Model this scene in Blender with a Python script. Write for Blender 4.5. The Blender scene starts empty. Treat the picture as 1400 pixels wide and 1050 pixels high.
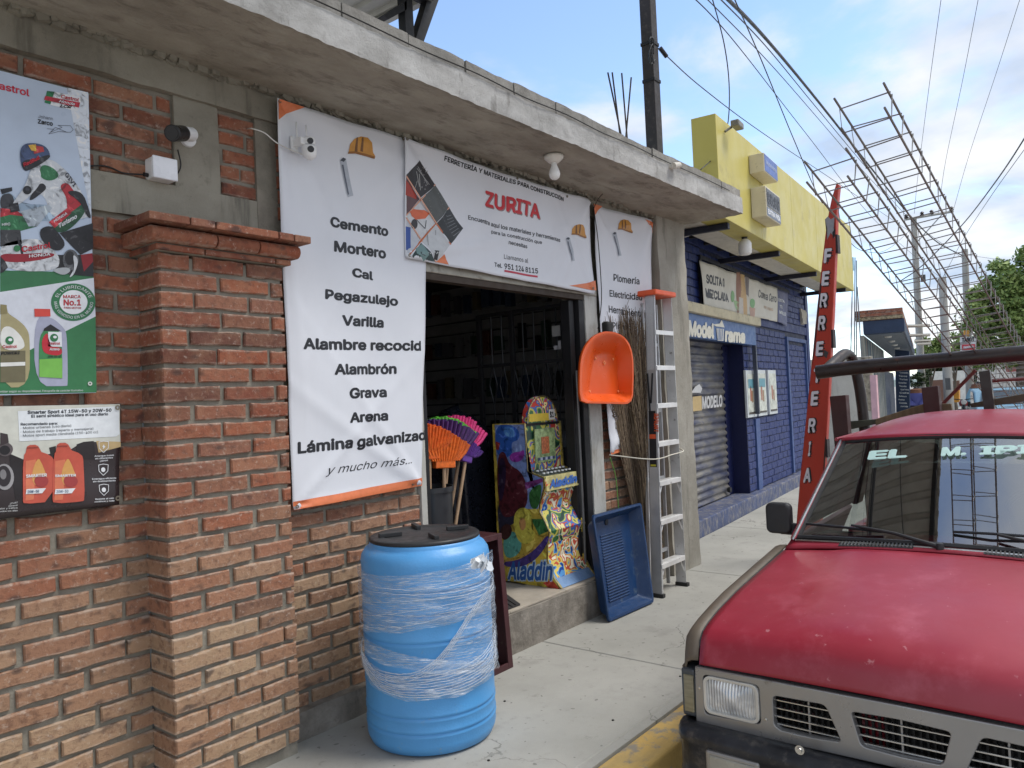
import bpy, bmesh, math, random
import numpy as np
from mathutils import Vector, Matrix
random.seed(7)
SC = bpy.context.scene
COL = SC.collection

# ------------------------------------------------------------------ camera
# world: X runs along the shop front (away from the viewer), Y into the shop, Z up; z = 0 is the pavement
H = 1.55; F = 1051.0
def nrm(v): v = np.array(v, float); return v/np.linalg.norm(v)
_d1 = nrm((843, 15, -F)); _up = nrm(np.cross(nrm((-1310, -82, -F)), _d1))
if _up[1] < 0: _up = -_up
R = np.array([_d1, np.cross(_up, _d1), _up]); CAM = np.array([0, 0, H])
cd = bpy.data.cameras.new('camera'); cam = bpy.data.objects.new('camera', cd); COL.objects.link(cam)
M4 = Matrix([list(R[0])+[0], list(R[1])+[0], list(R[2])+[H], [0, 0, 0, 1]])
cam.matrix_world = M4; cd.sensor_width = 36; cd.lens = 36*F/1400; cd.clip_end = 3000; cd.clip_start = .05
SC.camera = cam
# ------------------------------------------------------------------ world, sun, exposure
SUN_EL, SUN_AZ = math.radians(58), math.radians(-52)      # azimuth measured from +X towards +Y
w = bpy.data.worlds.new("World"); SC.world = w; w.use_nodes = True
nt = w.node_tree; nt.nodes.clear()
def N(nt, t, **kw):
    n = nt.nodes.new(t)
    for k, v in kw.items():
        if k.startswith('i_'): n.inputs[k[2:].replace('_', ' ')].default_value = v
        else: setattr(n, k, v)
    return n
out = N(nt, 'ShaderNodeOutputWorld'); bg = N(nt, 'ShaderNodeBackground'); bg2 = N(nt, 'ShaderNodeBackground')
sky = N(nt, 'ShaderNodeTexSky', sky_type='NISHITA', sun_disc=False, sun_elevation=SUN_EL, sun_rotation=math.pi/2-SUN_AZ, altitude=1500, air_density=1.0, dust_density=0.8, ozone_density=1.0)
bg.inputs[1].default_value = 0.092
hsv = N(nt, 'ShaderNodeHueSaturation'); hsv.inputs['Saturation'].default_value = .98
nt.links.new(sky.outputs[0], hsv.inputs['Color']); nt.links.new(hsv.outputs[0], bg.inputs[0])
tc = N(nt, 'ShaderNodeTexCoord'); sep = N(nt, 'ShaderNodeSeparateXYZ'); nt.links.new(tc.outputs['Generated'], sep.inputs[0])
def math_(nt, op, a, b=None, clamp=False):
    n = N(nt, 'ShaderNodeMath', operation=op, use_clamp=clamp)
    for i, v in enumerate((a, b)):
        if v is None: continue
        if hasattr(v, 'is_output'): nt.links.new(v, n.inputs[i])
        else: n.inputs[i].default_value = v
    return n.outputs[0]
zz = math_(nt, 'ADD', math_(nt, 'MAXIMUM', sep.outputs[2], 0), .18)
cx = math_(nt, 'DIVIDE', sep.outputs[0], zz); cy = math_(nt, 'DIVIDE', sep.outputs[1], zz)
cmb = N(nt, 'ShaderNodeCombineXYZ'); nt.links.new(cx, cmb.inputs[0]); nt.links.new(cy, cmb.inputs[1])
n1 = N(nt, 'ShaderNodeTexNoise'); n1.inputs['Scale'].default_value = 1.5; n1.inputs['Detail'].default_value = 9; n1.inputs['Roughness'].default_value = .57; n1.inputs['Distortion'].default_value = .25
nt.links.new(cmb.outputs[0], n1.inputs['Vector'])
# thin cloud thickens towards the street side of the sky (-Y), blue opens over the roofs (+Y)
bias = math_(nt, 'MULTIPLY', sep.outputs[1], -.50)
fac = math_(nt, 'ADD', n1.outputs['Fac'], bias)
mr = N(nt, 'ShaderNodeMapRange', interpolation_type='SMOOTHSTEP'); nt.links.new(fac, mr.inputs[0]); mr.inputs[1].default_value = .27; mr.inputs[2].default_value = .46; mr.inputs[3].default_value = .0; mr.inputs[4].default_value = .93
n2 = N(nt, 'ShaderNodeTexNoise'); n2.inputs['Scale'].default_value = 2.3; n2.inputs['Detail'].default_value = 7
nt.links.new(cmb.outputs[0], n2.inputs['Vector'])
cr = N(nt, 'ShaderNodeValToRGB'); nt.links.new(n2.outputs['Fac'], cr.inputs[0])
cr.color_ramp.elements[0].position = .36; cr.color_ramp.elements[0].color = (.50, .60, .76, 1); cr.color_ramp.elements[1].position = .66; cr.color_ramp.elements[1].color = (1, .985, .97, 1)
nt.links.new(cr.outputs[0], bg2.inputs[0]); bg2.inputs[1].default_value = .33
mx = N(nt, 'ShaderNodeMixShader'); nt.links.new(mr.outputs[0], mx.inputs[0]); nt.links.new(bg.outputs[0], mx.inputs[1]); nt.links.new(bg2.outputs[0], mx.inputs[2]); nt.links.new(mx.outputs[0], out.inputs[0])
sl = bpy.data.lights.new('sun', 'SUN'); sl.energy = .85; sl.angle = math.radians(24); sl.color = (1, .95, .88)
so = bpy.data.objects.new('sun', sl); COL.objects.link(so)
sd = Vector((math.cos(SUN_EL)*math.cos(SUN_AZ), math.cos(SUN_EL)*math.sin(SUN_AZ), math.sin(SUN_EL)))
so.rotation_euler = sd.to_track_quat('Z', 'Y').to_euler(); so.location = sd*30
SC.view_settings.view_transform = 'Standard'; SC.view_settings.look = 'None'; SC.view_settings.gamma = 1; SC.view_settings.exposure = 1.76
SC.view_settings.use_curve_mapping = False
SC.cycles.max_bounces = 8; SC.cycles.transparent_max_bounces = 12

# ------------------------------------------------------------------ a survey of the photograph: pixel -> point on a real plane
def ray(px, py): return R @ np.array([px-700, 525-py, -F])
def aY(px, py, Y): r = ray(px, py); return Vector(CAM + r*(Y/r[1]))
def aX(px, py, X): r = ray(px, py); return Vector(CAM + r*(X/r[0]))
def aZ(px, py, Z=0.): r = ray(px, py); return Vector(CAM + r*((Z-H)/r[2]))
def aD(px, py, d): r = ray(px, py); return Vector(CAM + r*(d/F))            # at depth d
def aP(px, py, P, Nn):
    r = ray(px, py); P = np.array(P, float); Nn = np.array(Nn, float); return Vector(CAM + r*(np.dot(P-CAM, Nn)/np.dot(r, Nn)))
TH = math.radians(5.9); BU = np.array([math.cos(TH), math.sin(TH), 0]); BV = np.array([-math.sin(TH), math.cos(TH), 0]); BO = np.array([7.648, 3.645, 0])
def B(u, v, z): return Vector(BO + BU*u + BV*v + np.array([0, 0, z]))          # frame of the blue shop
def aB(px, py, v=0.): return aP(px, py, BO+BV*v, BV)

# ------------------------------------------------------------------ materials
MATS = {}
def base(name):
    m = bpy.data.materials.new(name); m.use_nodes = True; nt = m.node_tree
    return m, nt, nt.nodes['Principled BSDF']
def lk(nt, a, b): nt.links.new(a, b)
def pos_noise(nt, scale, detail=4, rough=.55, stretch=(1, 1, 1), coord='Position'):
    if coord == 'Position': g = N(nt, 'ShaderNodeNewGeometry'); src = g.outputs['Position']
    else: g = N(nt, 'ShaderNodeTexCoord'); src = g.outputs['Object']
    mp = N(nt, 'ShaderNodeMapping'); mp.inputs['Scale'].default_value = stretch; lk(nt, src, mp.inputs[0])
    n = N(nt, 'ShaderNodeTexNoise'); n.inputs['Scale'].default_value = scale; n.inputs['Detail'].default_value = detail; n.inputs['Roughness'].default_value = rough
    lk(nt, mp.outputs[0], n.inputs['Vector']); return n.outputs['Fac']
def ramp(nt, fac, stops):
    r = N(nt, 'ShaderNodeValToRGB'); lk(nt, fac, r.inputs[0]); e = r.color_ramp.elements
    while len(e) < len(stops): e.new(.5)
    for k, (p, c) in enumerate(stops):
        e[k].position = p; e[k].color = (*c, 1) if len(c) == 3 else c
    return r.outputs[0]
def mix(nt, fac, a, b, mode='MIX'):
    m = N(nt, 'ShaderNodeMix', data_type='RGBA', blend_type=mode)
    if hasattr(fac, 'is_output'): lk(nt, fac, m.inputs[0])
    else: m.inputs[0].default_value = fac
    for i, v in ((6, a), (7, b)):
        if hasattr(v, 'is_output'): lk(nt, v, m.inputs[i])
        else: m.inputs[i].default_value = (*v, 1)
    return m.outputs[2]
def rng(nt, v, a, b, c=0., d=1.):
    m = N(nt, 'ShaderNodeMapRange', interpolation_type='SMOOTHSTEP'); lk(nt, v, m.inputs[0])
    for i, x in enumerate((a, b, c, d)): m.inputs[i+1].default_value = x
    return m.outputs[0]
def bump(nt, bs, h, dist=.004, strength=1., prev=None):
    b = N(nt, 'ShaderNodeBump'); b.inputs['Strength'].default_value = strength; b.inputs['Distance'].default_value = dist
    lk(nt, h, b.inputs['Height'])
    if prev: lk(nt, prev, b.inputs['Normal'])
    lk(nt, b.outputs[0], bs.inputs['Normal']); return b.outputs[0]
def sv(c, k): return tuple(min(1, x*k) for x in c)
def mat(name, col, rough=.6, metal=0., var=.12, vs=6., bmp=0., bs=60., spec=.5, dirt=0., dirtcol=(.12, .1, .08), stretch=(1, 1, 1), coat=0.):
    if name in MATS: return MATS[name]
    m, nt, b = base(name)
    b.inputs['Roughness'].default_value = rough; b.inputs['Metallic'].default_value = metal; b.inputs['Specular IOR Level'].default_value = spec
    if coat: b.inputs['Coat Weight'].default_value = coat; b.inputs['Coat Roughness'].default_value = .12
    c = ramp(nt, pos_noise(nt, vs, 5, stretch=stretch), [(.3, sv(col, 1-var)), (.7, sv(col, 1+var))])
    if dirt: c = mix(nt, rng(nt, pos_noise(nt, vs*2.7, 8, .7, stretch), .62-.25*dirt, .78), c, dirtcol)
    lk(nt, c, b.inputs['Base Color'])
    rr = pos_noise(nt, vs*3, 3); lk(nt, rng(nt, rr, .3, .7, max(0, rough-.08), min(1, rough+.1)), b.inputs['Roughness'])
    if bmp: bump(nt, b, pos_noise(nt, bs, 6, .65, stretch), bmp)
    m.diffuse_color = (*col, 1); MATS[name] = m; return m
def ink(c, rough=.45):
    k = 'ink_%02x%02x%02x' % tuple(int(x*255) for x in c)
    if k in MATS: return MATS[k]
    m, nt, b = base(k); b.inputs['Base Color'].default_value = (*c, 1); b.inputs['Roughness'].default_value = rough
    lk(nt, ramp(nt, pos_noise(nt, 30, 3), [(.3, sv(c, .9)), (.7, sv(c, 1.05))]), b.inputs['Base Color'])
    MATS[k] = m; return m
def tone(col, sc=16):
    k = 'tone_%02x%02x%02x_%d' % (*tuple(int(x*255) for x in col), sc)
    if k in MATS: return MATS[k]
    m, nt, b = base(k); b.inputs['Roughness'].default_value = .35
    g = N(nt, 'ShaderNodeNewGeometry'); n = N(nt, 'ShaderNodeTexNoise'); n.inputs['Scale'].default_value = sc; n.inputs['Detail'].default_value = 3; n.inputs['Distortion'].default_value = 1.2; lk(nt, g.outputs['Position'], n.inputs['Vector'])
    mxc = tuple(min(.8, x*1.5+.05) for x in col); lk(nt, ramp(nt, n.outputs['Fac'], [(.36, sv(col, .42)), (.42, sv(col, .8)), (.52, col), (.60, col), (.66, mxc)]), b.inputs['Base Color']); MATS[k] = m; return m
def S(r, g, b):  # sRGB 0-255 -> linear
    return tuple(((x/255+.055)/1.055)**2.4 if x/255 > .04045 else x/255/12.92 for x in (r, g, b))

def brick_material():
    m, nt, b = base('fired_brick')
    oi = N(nt, 'ShaderNodeObjectInfo'); g = N(nt, 'ShaderNodeNewGeometry'); sp = N(nt, 'ShaderNodeSeparateXYZ'); lk(nt, g.outputs['Position'], sp.inputs[0])
    hue = ramp(nt, oi.outputs['Random'], [(0, (.14, .058, .042)), (.18, (.31, .100, .056)), (.36, (.22, .078, .052)), (.55, (.35, .125, .070)), (.72, (.25, .110, .076)), (.86, (.36, .165, .10)), (1, (.15, .066, .050))])
    tan = ramp(nt, oi.outputs['Random'], [(0, (.34, .215, .135)), (.3, (.44, .31, .20)), (.6, (.33, .18, .11)), (1, (.41, .285, .18))])
    zj = math_(nt, 'ADD', sp.outputs[2], math_(nt, 'MULTIPLY', math_(nt, 'SUBTRACT', oi.outputs['Random'], .5), .55))
    c = mix(nt, rng(nt, zj, .40, 1.25), tan, hue)
    c = mix(nt, rng(nt, pos_noise(nt, 14, 5), .35, .75, 0, .40), c, (.38, .22, .14)); c = mix(nt, rng(nt, pos_noise(nt, 30, 7, .7), .48, .66, 0, .5), c, (.12, .06, .045))
    spots = pos_noise(nt, 13, 1, .3, (1, 1, 1.5))
    c = mix(nt, rng(nt, spots, .62, .78, 0, .7), c, (.055, .045, .045))
    lime = pos_noise(nt, 46, 8, .72)
    c = mix(nt, rng(nt, lime, .54, .74, 0, .62), c, (.62, .52, .44))
    tc_ = N(nt, 'ShaderNodeTexCoord'); so_ = N(nt, 'ShaderNodeSeparateXYZ'); lk(nt, tc_.outputs['Object'], so_.inputs[0])
    az_ = math_(nt, 'ABSOLUTE', so_.outputs[2]); rimm = math_(nt, 'MULTIPLY', math_(nt, 'MULTIPLY', rng(nt, az_, .018, .030), rng(nt, az_, .033, .036, 1, 0)), rng(nt, pos_noise(nt, 24, 6, .7), .38, .62)); c = mix(nt, math_(nt, 'MULTIPLY', rimm, .62), c, (.50, .42, .35))
    lk(nt, c, b.inputs['Base Color']); b.inputs['Roughness'].default_value = .88; b.inputs['Specular IOR Level'].default_value = .2
    bp = bump(nt, b, pos_noise(nt, 60, 8, .7), .006); bump(nt, b, pos_noise(nt, 320, 3, .7), .0015, prev=bp)
    return m
def concrete_material(name, dark, light, streak=0., sc=2.2, bd=.006, rough=.9, crack=False):
    m, nt, b = base(name)
    c = ramp(nt, pos_noise(nt, sc, 8, .62), [(.28, dark), (.72, light)])
    c = mix(nt, rng(nt, pos_noise(nt, sc*9, 8, .75), .55, .72, 0, .5), c, sv(dark, .62))
    c = mix(nt, rng(nt, pos_noise(nt, 130, 4, .7), .62, .75, 0, .35), c, sv(light, 1.2))
    if streak:
        c = mix(nt, rng(nt, pos_noise(nt, 9, 5, .6, (1, 1, .12)), .52, .68, 0, streak), c, sv(dark, .42))
    if crack:
        g = N(nt, 'ShaderNodeNewGeometry'); nz = N(nt, 'ShaderNodeTexNoise'); nz.inputs['Scale'].default_value = 3.5; nz.inputs['Detail'].default_value = 6; lk(nt, g.outputs['Position'], nz.inputs['Vector'])
        wp_ = N(nt, 'ShaderNodeVectorMath', operation='MULTIPLY_ADD'); lk(nt, nz.outputs['Color'], wp_.inputs[0]); wp_.inputs[1].default_value = (.5, .5, .5); lk(nt, g.outputs['Position'], wp_.inputs[2])
        vo = N(nt, 'ShaderNodeTexVoronoi', feature='DISTANCE_TO_EDGE'); vo.inputs['Scale'].default_value = .8; lk(nt, wp_.outputs[0], vo.inputs['Vector'])
        ck = math_(nt, 'MULTIPLY', rng(nt, vo.outputs['Distance'], .0, .006, 1, 0), rng(nt, pos_noise(nt, 1.1, 3), .46, .58)); c = mix(nt, math_(nt, 'MULTIPLY', ck, .7), c, sv(dark, .35))
        c = mix(nt, rng(nt, pos_noise(nt, 26, 1, .3), .73, .76, 0, .6), c, sv(dark, .4)); c = mix(nt, rng(nt, pos_noise(nt, 2.6, 7, .65), .52, .72, 0, .45), c, sv(dark, .66))
    lk(nt, c, b.inputs['Base Color']); b.inputs['Roughness'].default_value = rough; b.inputs['Specular IOR Level'].default_value = .25
    bp = bump(nt, b, pos_noise(nt, 22, 8, .7), bd); bump(nt, b, pos_noise(nt, 210, 4, .7), .0022, prev=bp)
    return m
BRICK = brick_material()
MORTAR = concrete_material('mortar', (.18, .165, .135), (.32, .295, .245), sc=7, bd=.01)
CONC = concrete_material('stained_concrete', (.20, .185, .15), (.38, .36, .30), .6)
CONC_L = concrete_material('bleached_concrete', (.27, .265, .25), (.50, .49, .465), .5, bd=.008)
BLOCKM = concrete_material('cinder_block', (.22, .21, .19), (.40, .385, .355), sc=8, bd=.02)
WALK = concrete_material('pavement_concrete', (.30, .30, .275), (.43, .425, .395), sc=1.3, bd=.002, crack=True)
STEPC = concrete_material('step_concrete', (.14, .125, .105), (.36, .33, .29), .3, sc=7, bd=.012)
ROADM = concrete_material('road_surface', (.33, .31, .275), (.47, .445, .40), sc=.9, bd=.003)
PLAST = concrete_material('rough_plaster', (.38, .35, .29), (.60, .57, .50), .25, sc=1.1)

# ------------------------------------------------------------------ objects and meshes
def props(o, label=None, cat=None, group=None, kind=None):
    if label: o['label'] = label
    if cat: o['category'] = cat
    if group: o['group'] = group
    if kind: o['kind'] = kind
    return o
def thing(name, loc, label, cat, group=None):
    o = bpy.data.objects.new(name, None); COL.objects.link(o); o.location = loc; o.empty_display_size = .1
    return props(o, label, cat, group)
def world_of(o):
    m = Matrix.Translation(o.location) @ o.rotation_euler.to_matrix().to_4x4()
    if o.parent: m = world_of(o.parent) @ o.matrix_parent_inverse @ m
    return m
def setpar(o, parent):
    if parent is not None:
        o.parent = parent; o.matrix_parent_inverse = world_of(parent).inverted()
class MB:
    def __init__(s): s.v = []; s.f = []; s.m = []; s.mi = 0
    def add(s, vs, fs):
        n = len(s.v); s.v += [tuple(v) for v in vs]; s.f += [tuple(i+n for i in f) for f in fs]; s.m += [s.mi]*len(fs); return s
    def box(s, a, b, rot=None, piv=None):
        (x0, y0, z0), (x1, y1, z1) = a, b
        vs = [Vector(p) for p in ((x0, y0, z0), (x1, y0, z0), (x1, y1, z0), (x0, y1, z0), (x0, y0, z1), (x1, y0, z1), (x1, y1, z1), (x0, y1, z1))]
        if rot is not None:
            p = Vector(piv) if piv is not None else sum(vs, Vector())/8
            vs = [rot @ (v-p) + p for v in vs]
        return s.add(vs, [(0, 3, 2, 1), (4, 5, 6, 7), (0, 1, 5, 4), (1, 2, 6, 5), (2, 3, 7, 6), (3, 0, 4, 7)])
    def bbox(s, u0, u1, v0, v1, z0, z1):      # box in the blue shop's frame
        vs = [B(u, v, z) for z in (z0, z1) for u, v in ((u0, v0), (u1, v0), (u1, v1), (u0, v1))]
        return s.add(vs, [(0, 3, 2, 1), (4, 5, 6, 7), (0, 1, 5, 4), (1, 2, 6, 5), (2, 3, 7, 6), (3, 0, 4, 7)])
    def prism(s, pts, ext):
        pts = [Vector(p) for p in pts]; ext = Vector(ext); n = len(pts)
        vs = pts + [p+ext for p in pts]
        nn = Vector()
        for i in range(n): nn += pts[i].cross(pts[(i+1) % n])
        fl = nn.dot(ext) > 0
        fs = [tuple(range(n)), tuple(range(2*n-1, n-1, -1))]; fs += [(i, i+n, (i+1) % n+n, (i+1) % n) for i in range(n)]
        if fl: fs = [tuple(reversed(f)) for f in fs]
        return s.add(vs, fs)
    def tube(s, pts, r, n=8, caps=True):
        pts = [Vector(p) for p in pts]; rs = r if isinstance(r, (list, tuple)) else [r]*len(pts)
        vs = []; prev = None
        for i, p in enumerate(pts):
            t = (pts[min(i+1, len(pts)-1)]-pts[max(i-1, 0)]).normalized()
            if prev is None:
                a = Vector((0, 0, 1)) if abs(t.z) < .9 else Vector((1, 0, 0)); u = t.cross(a).normalized()
            else: u = (prev - t*prev.dot(t)).normalized()
            prev = u; v = t.cross(u)
            for k in range(n):
                an = 2*math.pi*k/n; vs.append(p+(u*math.cos(an)+v*math.sin(an))*rs[i])
        fs = []
        for i in range(len(pts)-1):
            for k in range(n):
                k2 = (k+1) % n; fs.append((i*n+k, i*n+k2, (i+1)*n+k2, (i+1)*n+k))
        if caps: fs += [tuple(reversed(range(n))), tuple(range((len(pts)-1)*n, len(pts)*n))]
        return s.add(vs, fs)
    def lathe(s, prof, c, n=40, axis='z'):
        c = Vector(c); vs = []
        for (r, z) in prof:
            for k in range(n):
                a = 2*math.pi*k/n; x, y = r*math.cos(a), r*math.sin(a)
                vs.append(c+(Vector((x, y, z)) if axis == 'z' else Vector((x, z, y)) if axis == 'y' else Vector((z, x, y))))
        fs = []
        for i in range(len(prof)-1):
            for k in range(n):
                k2 = (k+1) % n; fs.append((i*n+k, i*n+k2, (i+1)*n+k2, (i+1)*n+k))
        return s.add(vs, fs)
    def grid(s, fn, nu, nv):
        vs = [fn(i/nu, j/nv) for j in range(nv+1) for i in range(nu+1)]
        return s.add(vs, [(j*(nu+1)+i, j*(nu+1)+i+1, (j+1)*(nu+1)+i+1, (j+1)*(nu+1)+i) for j in range(nv) for i in range(nu)])
    def build(s, name, mats, parent=None, smooth=False, bevel=0., seg=2, solid=0., label=None, cat=None, group=None, kind=None, origin=None, subd=0):
        vs = np.array(s.v, float)
        o0 = Vector(origin) if origin is not None else Vector((vs.min(0)+vs.max(0))/2)
        if origin is None and parent is None: o0.z = float(vs[:, 2].min())
        me = bpy.data.meshes.new(name); me.from_pydata([Vector(v)-o0 for v in s.v], [], s.f)
        mats = mats if isinstance(mats, (list, tuple)) else [mats]
        for m in mats: me.materials.append(m)
        if len(mats) > 1: me.polygons.foreach_set('material_index', s.m)
        if smooth: me.polygons.foreach_set('use_smooth', [True]*len(me.polygons))
        me.update()
        o = bpy.data.objects.new(name, me); COL.objects.link(o); o.location = o0
        if smooth and smooth != 'all':
            try: me.set_sharp_from_angle(angle=math.radians(smooth if isinstance(smooth, (int, float)) and smooth > 1 else 38))
            except Exception: pass
        setpar(o, parent)
        if solid: md = o.modifiers.new('solid', 'SOLIDIFY'); md.thickness = solid; md.offset = 0
        if subd: md = o.modifiers.new('sub', 'SUBSURF'); md.levels = subd; md.render_levels = subd
        if bevel: md = o.modifiers.new('bevel', 'BEVEL'); md.width = bevel; md.segments = seg; md.limit_method = 'ANGLE'; md.angle_limit = math.radians(35)
        return props(o, label, cat, group, kind)
def part(name, mb, m, parent, **k): return mb.build(name, m, parent, **k)
def pcopy(o, name=None, parent=None, dloc=(0, 0, 0)):
    c = o.copy(); COL.objects.link(c)
    if name: c.name = name
    c.location = o.location + Vector(dloc)
    if parent: c.parent = parent
    return c
def copy_thing(root, loc, rz=None, label=None, group=None):
    r = root.copy(); COL.objects.link(r); r.location = loc
    if rz is not None: r.rotation_euler = (0, 0, rz)
    if label: r['label'] = label
    if group: r['group'] = group
    for ch in [o for o in COL.objects if o.parent == root]:
        c = ch.copy(); COL.objects.link(c); c.parent = r
        for g in [o for o in COL.objects if o.parent == ch]:
            d = g.copy(); COL.objects.link(d); d.parent = c
    return r
def catmull(pts, n=8):
    pts = [Vector(p) for p in pts]; P = [pts[0]*2-pts[1]]+pts+[pts[-1]*2-pts[-2]]; o = []
    for i in range(1, len(P)-2):
        for k in range(n):
            t = k/n; a, b, c, d = P[i-1], P[i], P[i+1], P[i+2]
            o.append(.5*((2*b)+(c-a)*t+(2*a-5*b+4*c-d)*t*t+(3*b-a-3*c+d)*t**3))
    o.append(pts[-1]); return o
def rrect(x0, x1, z0, z1, r, n=5, skew=0.):
    o = []
    for cx_, cz_, a0 in ((x1-r, z1-r, 0), (x0+r, z1-r, 90), (x0+r, z0+r, 180), (x1-r, z0+r, 270)):
        for k in range(n+1):
            a = math.radians(a0+90*k/n); o.append((cx_+r*math.cos(a), cz_+r*math.sin(a)))
    return o
def holed(outer, holes, thick, bev, place, name, m, parent, **k):
    """a flat panel with openings; outlines in 2D, place(x, y, depth) -> world"""
    cu = bpy.data.curves.new('tmp', 'CURVE'); cu.dimensions = '2D'; cu.fill_mode = 'BOTH'; cu.extrude = thick/2; cu.bevel_depth = bev
    for pts in [outer]+holes:
        sp_ = cu.splines.new('POLY'); sp_.points.add(len(pts)-1); sp_.use_cyclic_u = True
        for i, p in enumerate(pts): sp_.points[i].co = (p[0], p[1], 0, 1)
    ob = bpy.data.objects.new('tmp', cu); COL.objects.link(ob)
    dg = bpy.context.evaluated_depsgraph_get(); dg.update(); me = bpy.data.meshes.new_from_object(ob.evaluated_get(dg))
    mb = MB(); mb.add([place(v.co.x, v.co.y, v.co.z) for v in me.vertices], [tuple(p.vertices) for p in me.polygons])
    bpy.data.objects.remove(ob); bpy.data.meshes.remove(me); bpy.data.curves.remove(cu)
    return mb.build(name, m, parent, **k)

# ---- lettering: flat print laid on a sheet
_TC = {}
try: FONT = bpy.data.fonts.load(bpy.utils.resource_path('LOCAL')+'/datafiles/fonts/Inter.woff2')      # Blender's own interface face
except Exception: FONT = None
def glyphs(s, bold=.0, shear=0.):
    key = (s, bold, shear)
    if key in _TC: return _TC[key]
    res = []
    for t in ('H', s):
        cu = bpy.data.curves.new('t', 'FONT'); cu.body = t; cu.offset = 0
        if FONT: cu.font = FONT
        cu.shear = shear; cu.resolution_u = 3; cu.fill_mode = 'FRONT'
        ob = bpy.data.objects.new('t', cu); COL.objects.link(ob); dg = bpy.context.evaluated_depsgraph_get(); dg.update()
        me = bpy.data.meshes.new_from_object(ob.evaluated_get(dg))
        res.append(([(v.co.x, v.co.y) for v in me.vertices], [tuple(p.vertices) for p in me.polygons]))
        bpy.data.objects.remove(ob); bpy.data.meshes.remove(me); bpy.data.curves.remove(cu)
    cap = max(v[1] for v in res[0][0]); xs = [v[0] for v in res[1][0]]
    _TC[key] = (res[1][0], res[1][1], cap, min(xs), max(xs)); return _TC[key]
class Sheet:
    """a flat or wavy surface: proj(px,py) -> point of its plane, n = unit normal towards the viewer, wave(P) = height of its folds"""
    def __init__(s, proj, n, wave=None, parent=None): s.proj = proj; s.n = Vector(n); s.wavy = wave is not None; s.wave = wave or (lambda P: 0.); s.parent = parent
    def on(s, P, lift): return P + s.n*(s.wave(P)+lift)
    def text(s, t, bl, br, tl, col, lay=2, bold=.02, shear=0., clip=None, name='lettering', mtl=None, depth=0.):
        vs, fs, cap, x0, x1 = glyphs(t, bold, shear)
        A = s.proj(*bl); X = (s.proj(*br)-A)/(x1-x0); Yv = (s.proj(*tl)-A)/cap
        bx = bold*.95; sh_ = [(0., 0.)]+([(bx*math.cos(k_*math.pi/3), bx*math.sin(k_*math.pi/3)) for k_ in range(6)] if bold >= .015 else []); nv = len(vs); W_ = x1-x0      # weight: the strokes printed again close by
        P = [A + X*((x-x0)*(1-2*bx/W_)+bx+dx_) + Yv*(y*(1-2*bx/cap)+bx+dy_) - s.n*(.00012*k_) for k_, (dx_, dy_) in enumerate(sh_) for x, y in vs]; fs = [tuple(i+nv*k_ for i in f) for k_ in range(len(sh_)) for f in fs]
        if clip is not None:
            bm = bmesh.new(); V = [bm.verts.new(p) for p in P]
            for f in fs:
                try: bm.faces.new([V[i] for i in f])
                except Exception: pass
            bmesh.ops.bisect_plane(bm, geom=bm.verts[:]+bm.edges[:]+bm.faces[:], plane_co=clip, plane_no=X.normalized(), clear_outer=True)
            bm.verts.index_update(); P = [v.co.copy() for v in bm.verts]; fs = [tuple(v.index for v in f.verts) for f in bm.faces]; bm.free()
        mb = MB(); mb.add([s.on(p, lay*.0012) for p in P], fs)
        if False: 
            n = len(mb.v); mb.v += [tuple(Vector(v)-s.n*depth) for v in mb.v]
            ed = {}
            for f in mb.f:
                for i in range(len(f)):
                    e = (f[i], f[(i+1) % len(f)]); ed[e] = 1
            side = [(a, b, b+n, a+n) for (a, b) in ed if (b, a) not in ed]; mb.f += side; mb.m += [0]*len(side)
        return mb.build(name, mtl or ink(col), s.parent)
    def poly(s, pts, col, lay=1, name='printed_patch', mtl=None, sub=0):
        P = [s.proj(*p) for p in pts]; mb = MB()
        if sub and len(P) == 4:
            mb.grid(lambda u, v: s.on((P[0].lerp(P[1], u)).lerp(P[3].lerp(P[2], u), v), lay*.0012), sub, sub)
        else:
            bm = bmesh.new(); f = bm.faces.new([bm.verts.new(p) for p in P]); bmesh.ops.triangulate(bm, faces=[f], ngon_method='EAR_CLIP')
            if s.wavy:
                for _ in range(5):
                    le = [e for e in bm.edges if e.calc_length() > .035]
                    if not le: break
                    bmesh.ops.subdivide_edges(bm, edges=le, cuts=1, use_grid_fill=False); bmesh.ops.triangulate(bm, faces=bm.faces[:])
            bm.verts.index_update(); mb.add([s.on(v.co, lay*.0012) for v in bm.verts], [tuple(v.index for v in f.verts) for f in bm.faces]); bm.free()
        return mb.build(name, mtl or ink(col), s.parent)
    def sheet(s, corners, name, m, nu=30, nv=40, bow=None):      # corners TL TR BR BL in pixels
        c = [s.proj(*p) for p in corners]; mb = MB()
        def fn(u, v):
            P = (c[0].lerp(c[1], u)).lerp(c[3].lerp(c[2], u), v)
            if bow: P = P + bow(u, v)
            return s.on(P, 0)
        mb.grid(fn, nu, nv); return mb.build(name, m, s.parent, smooth='all', solid=.0012)

# ================================================================== SETTING
mb = MB(); mb.box((-300, -300, -.5), (900, 500, -.2)); mb.build('ground', ROADM, kind='structure')
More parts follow.
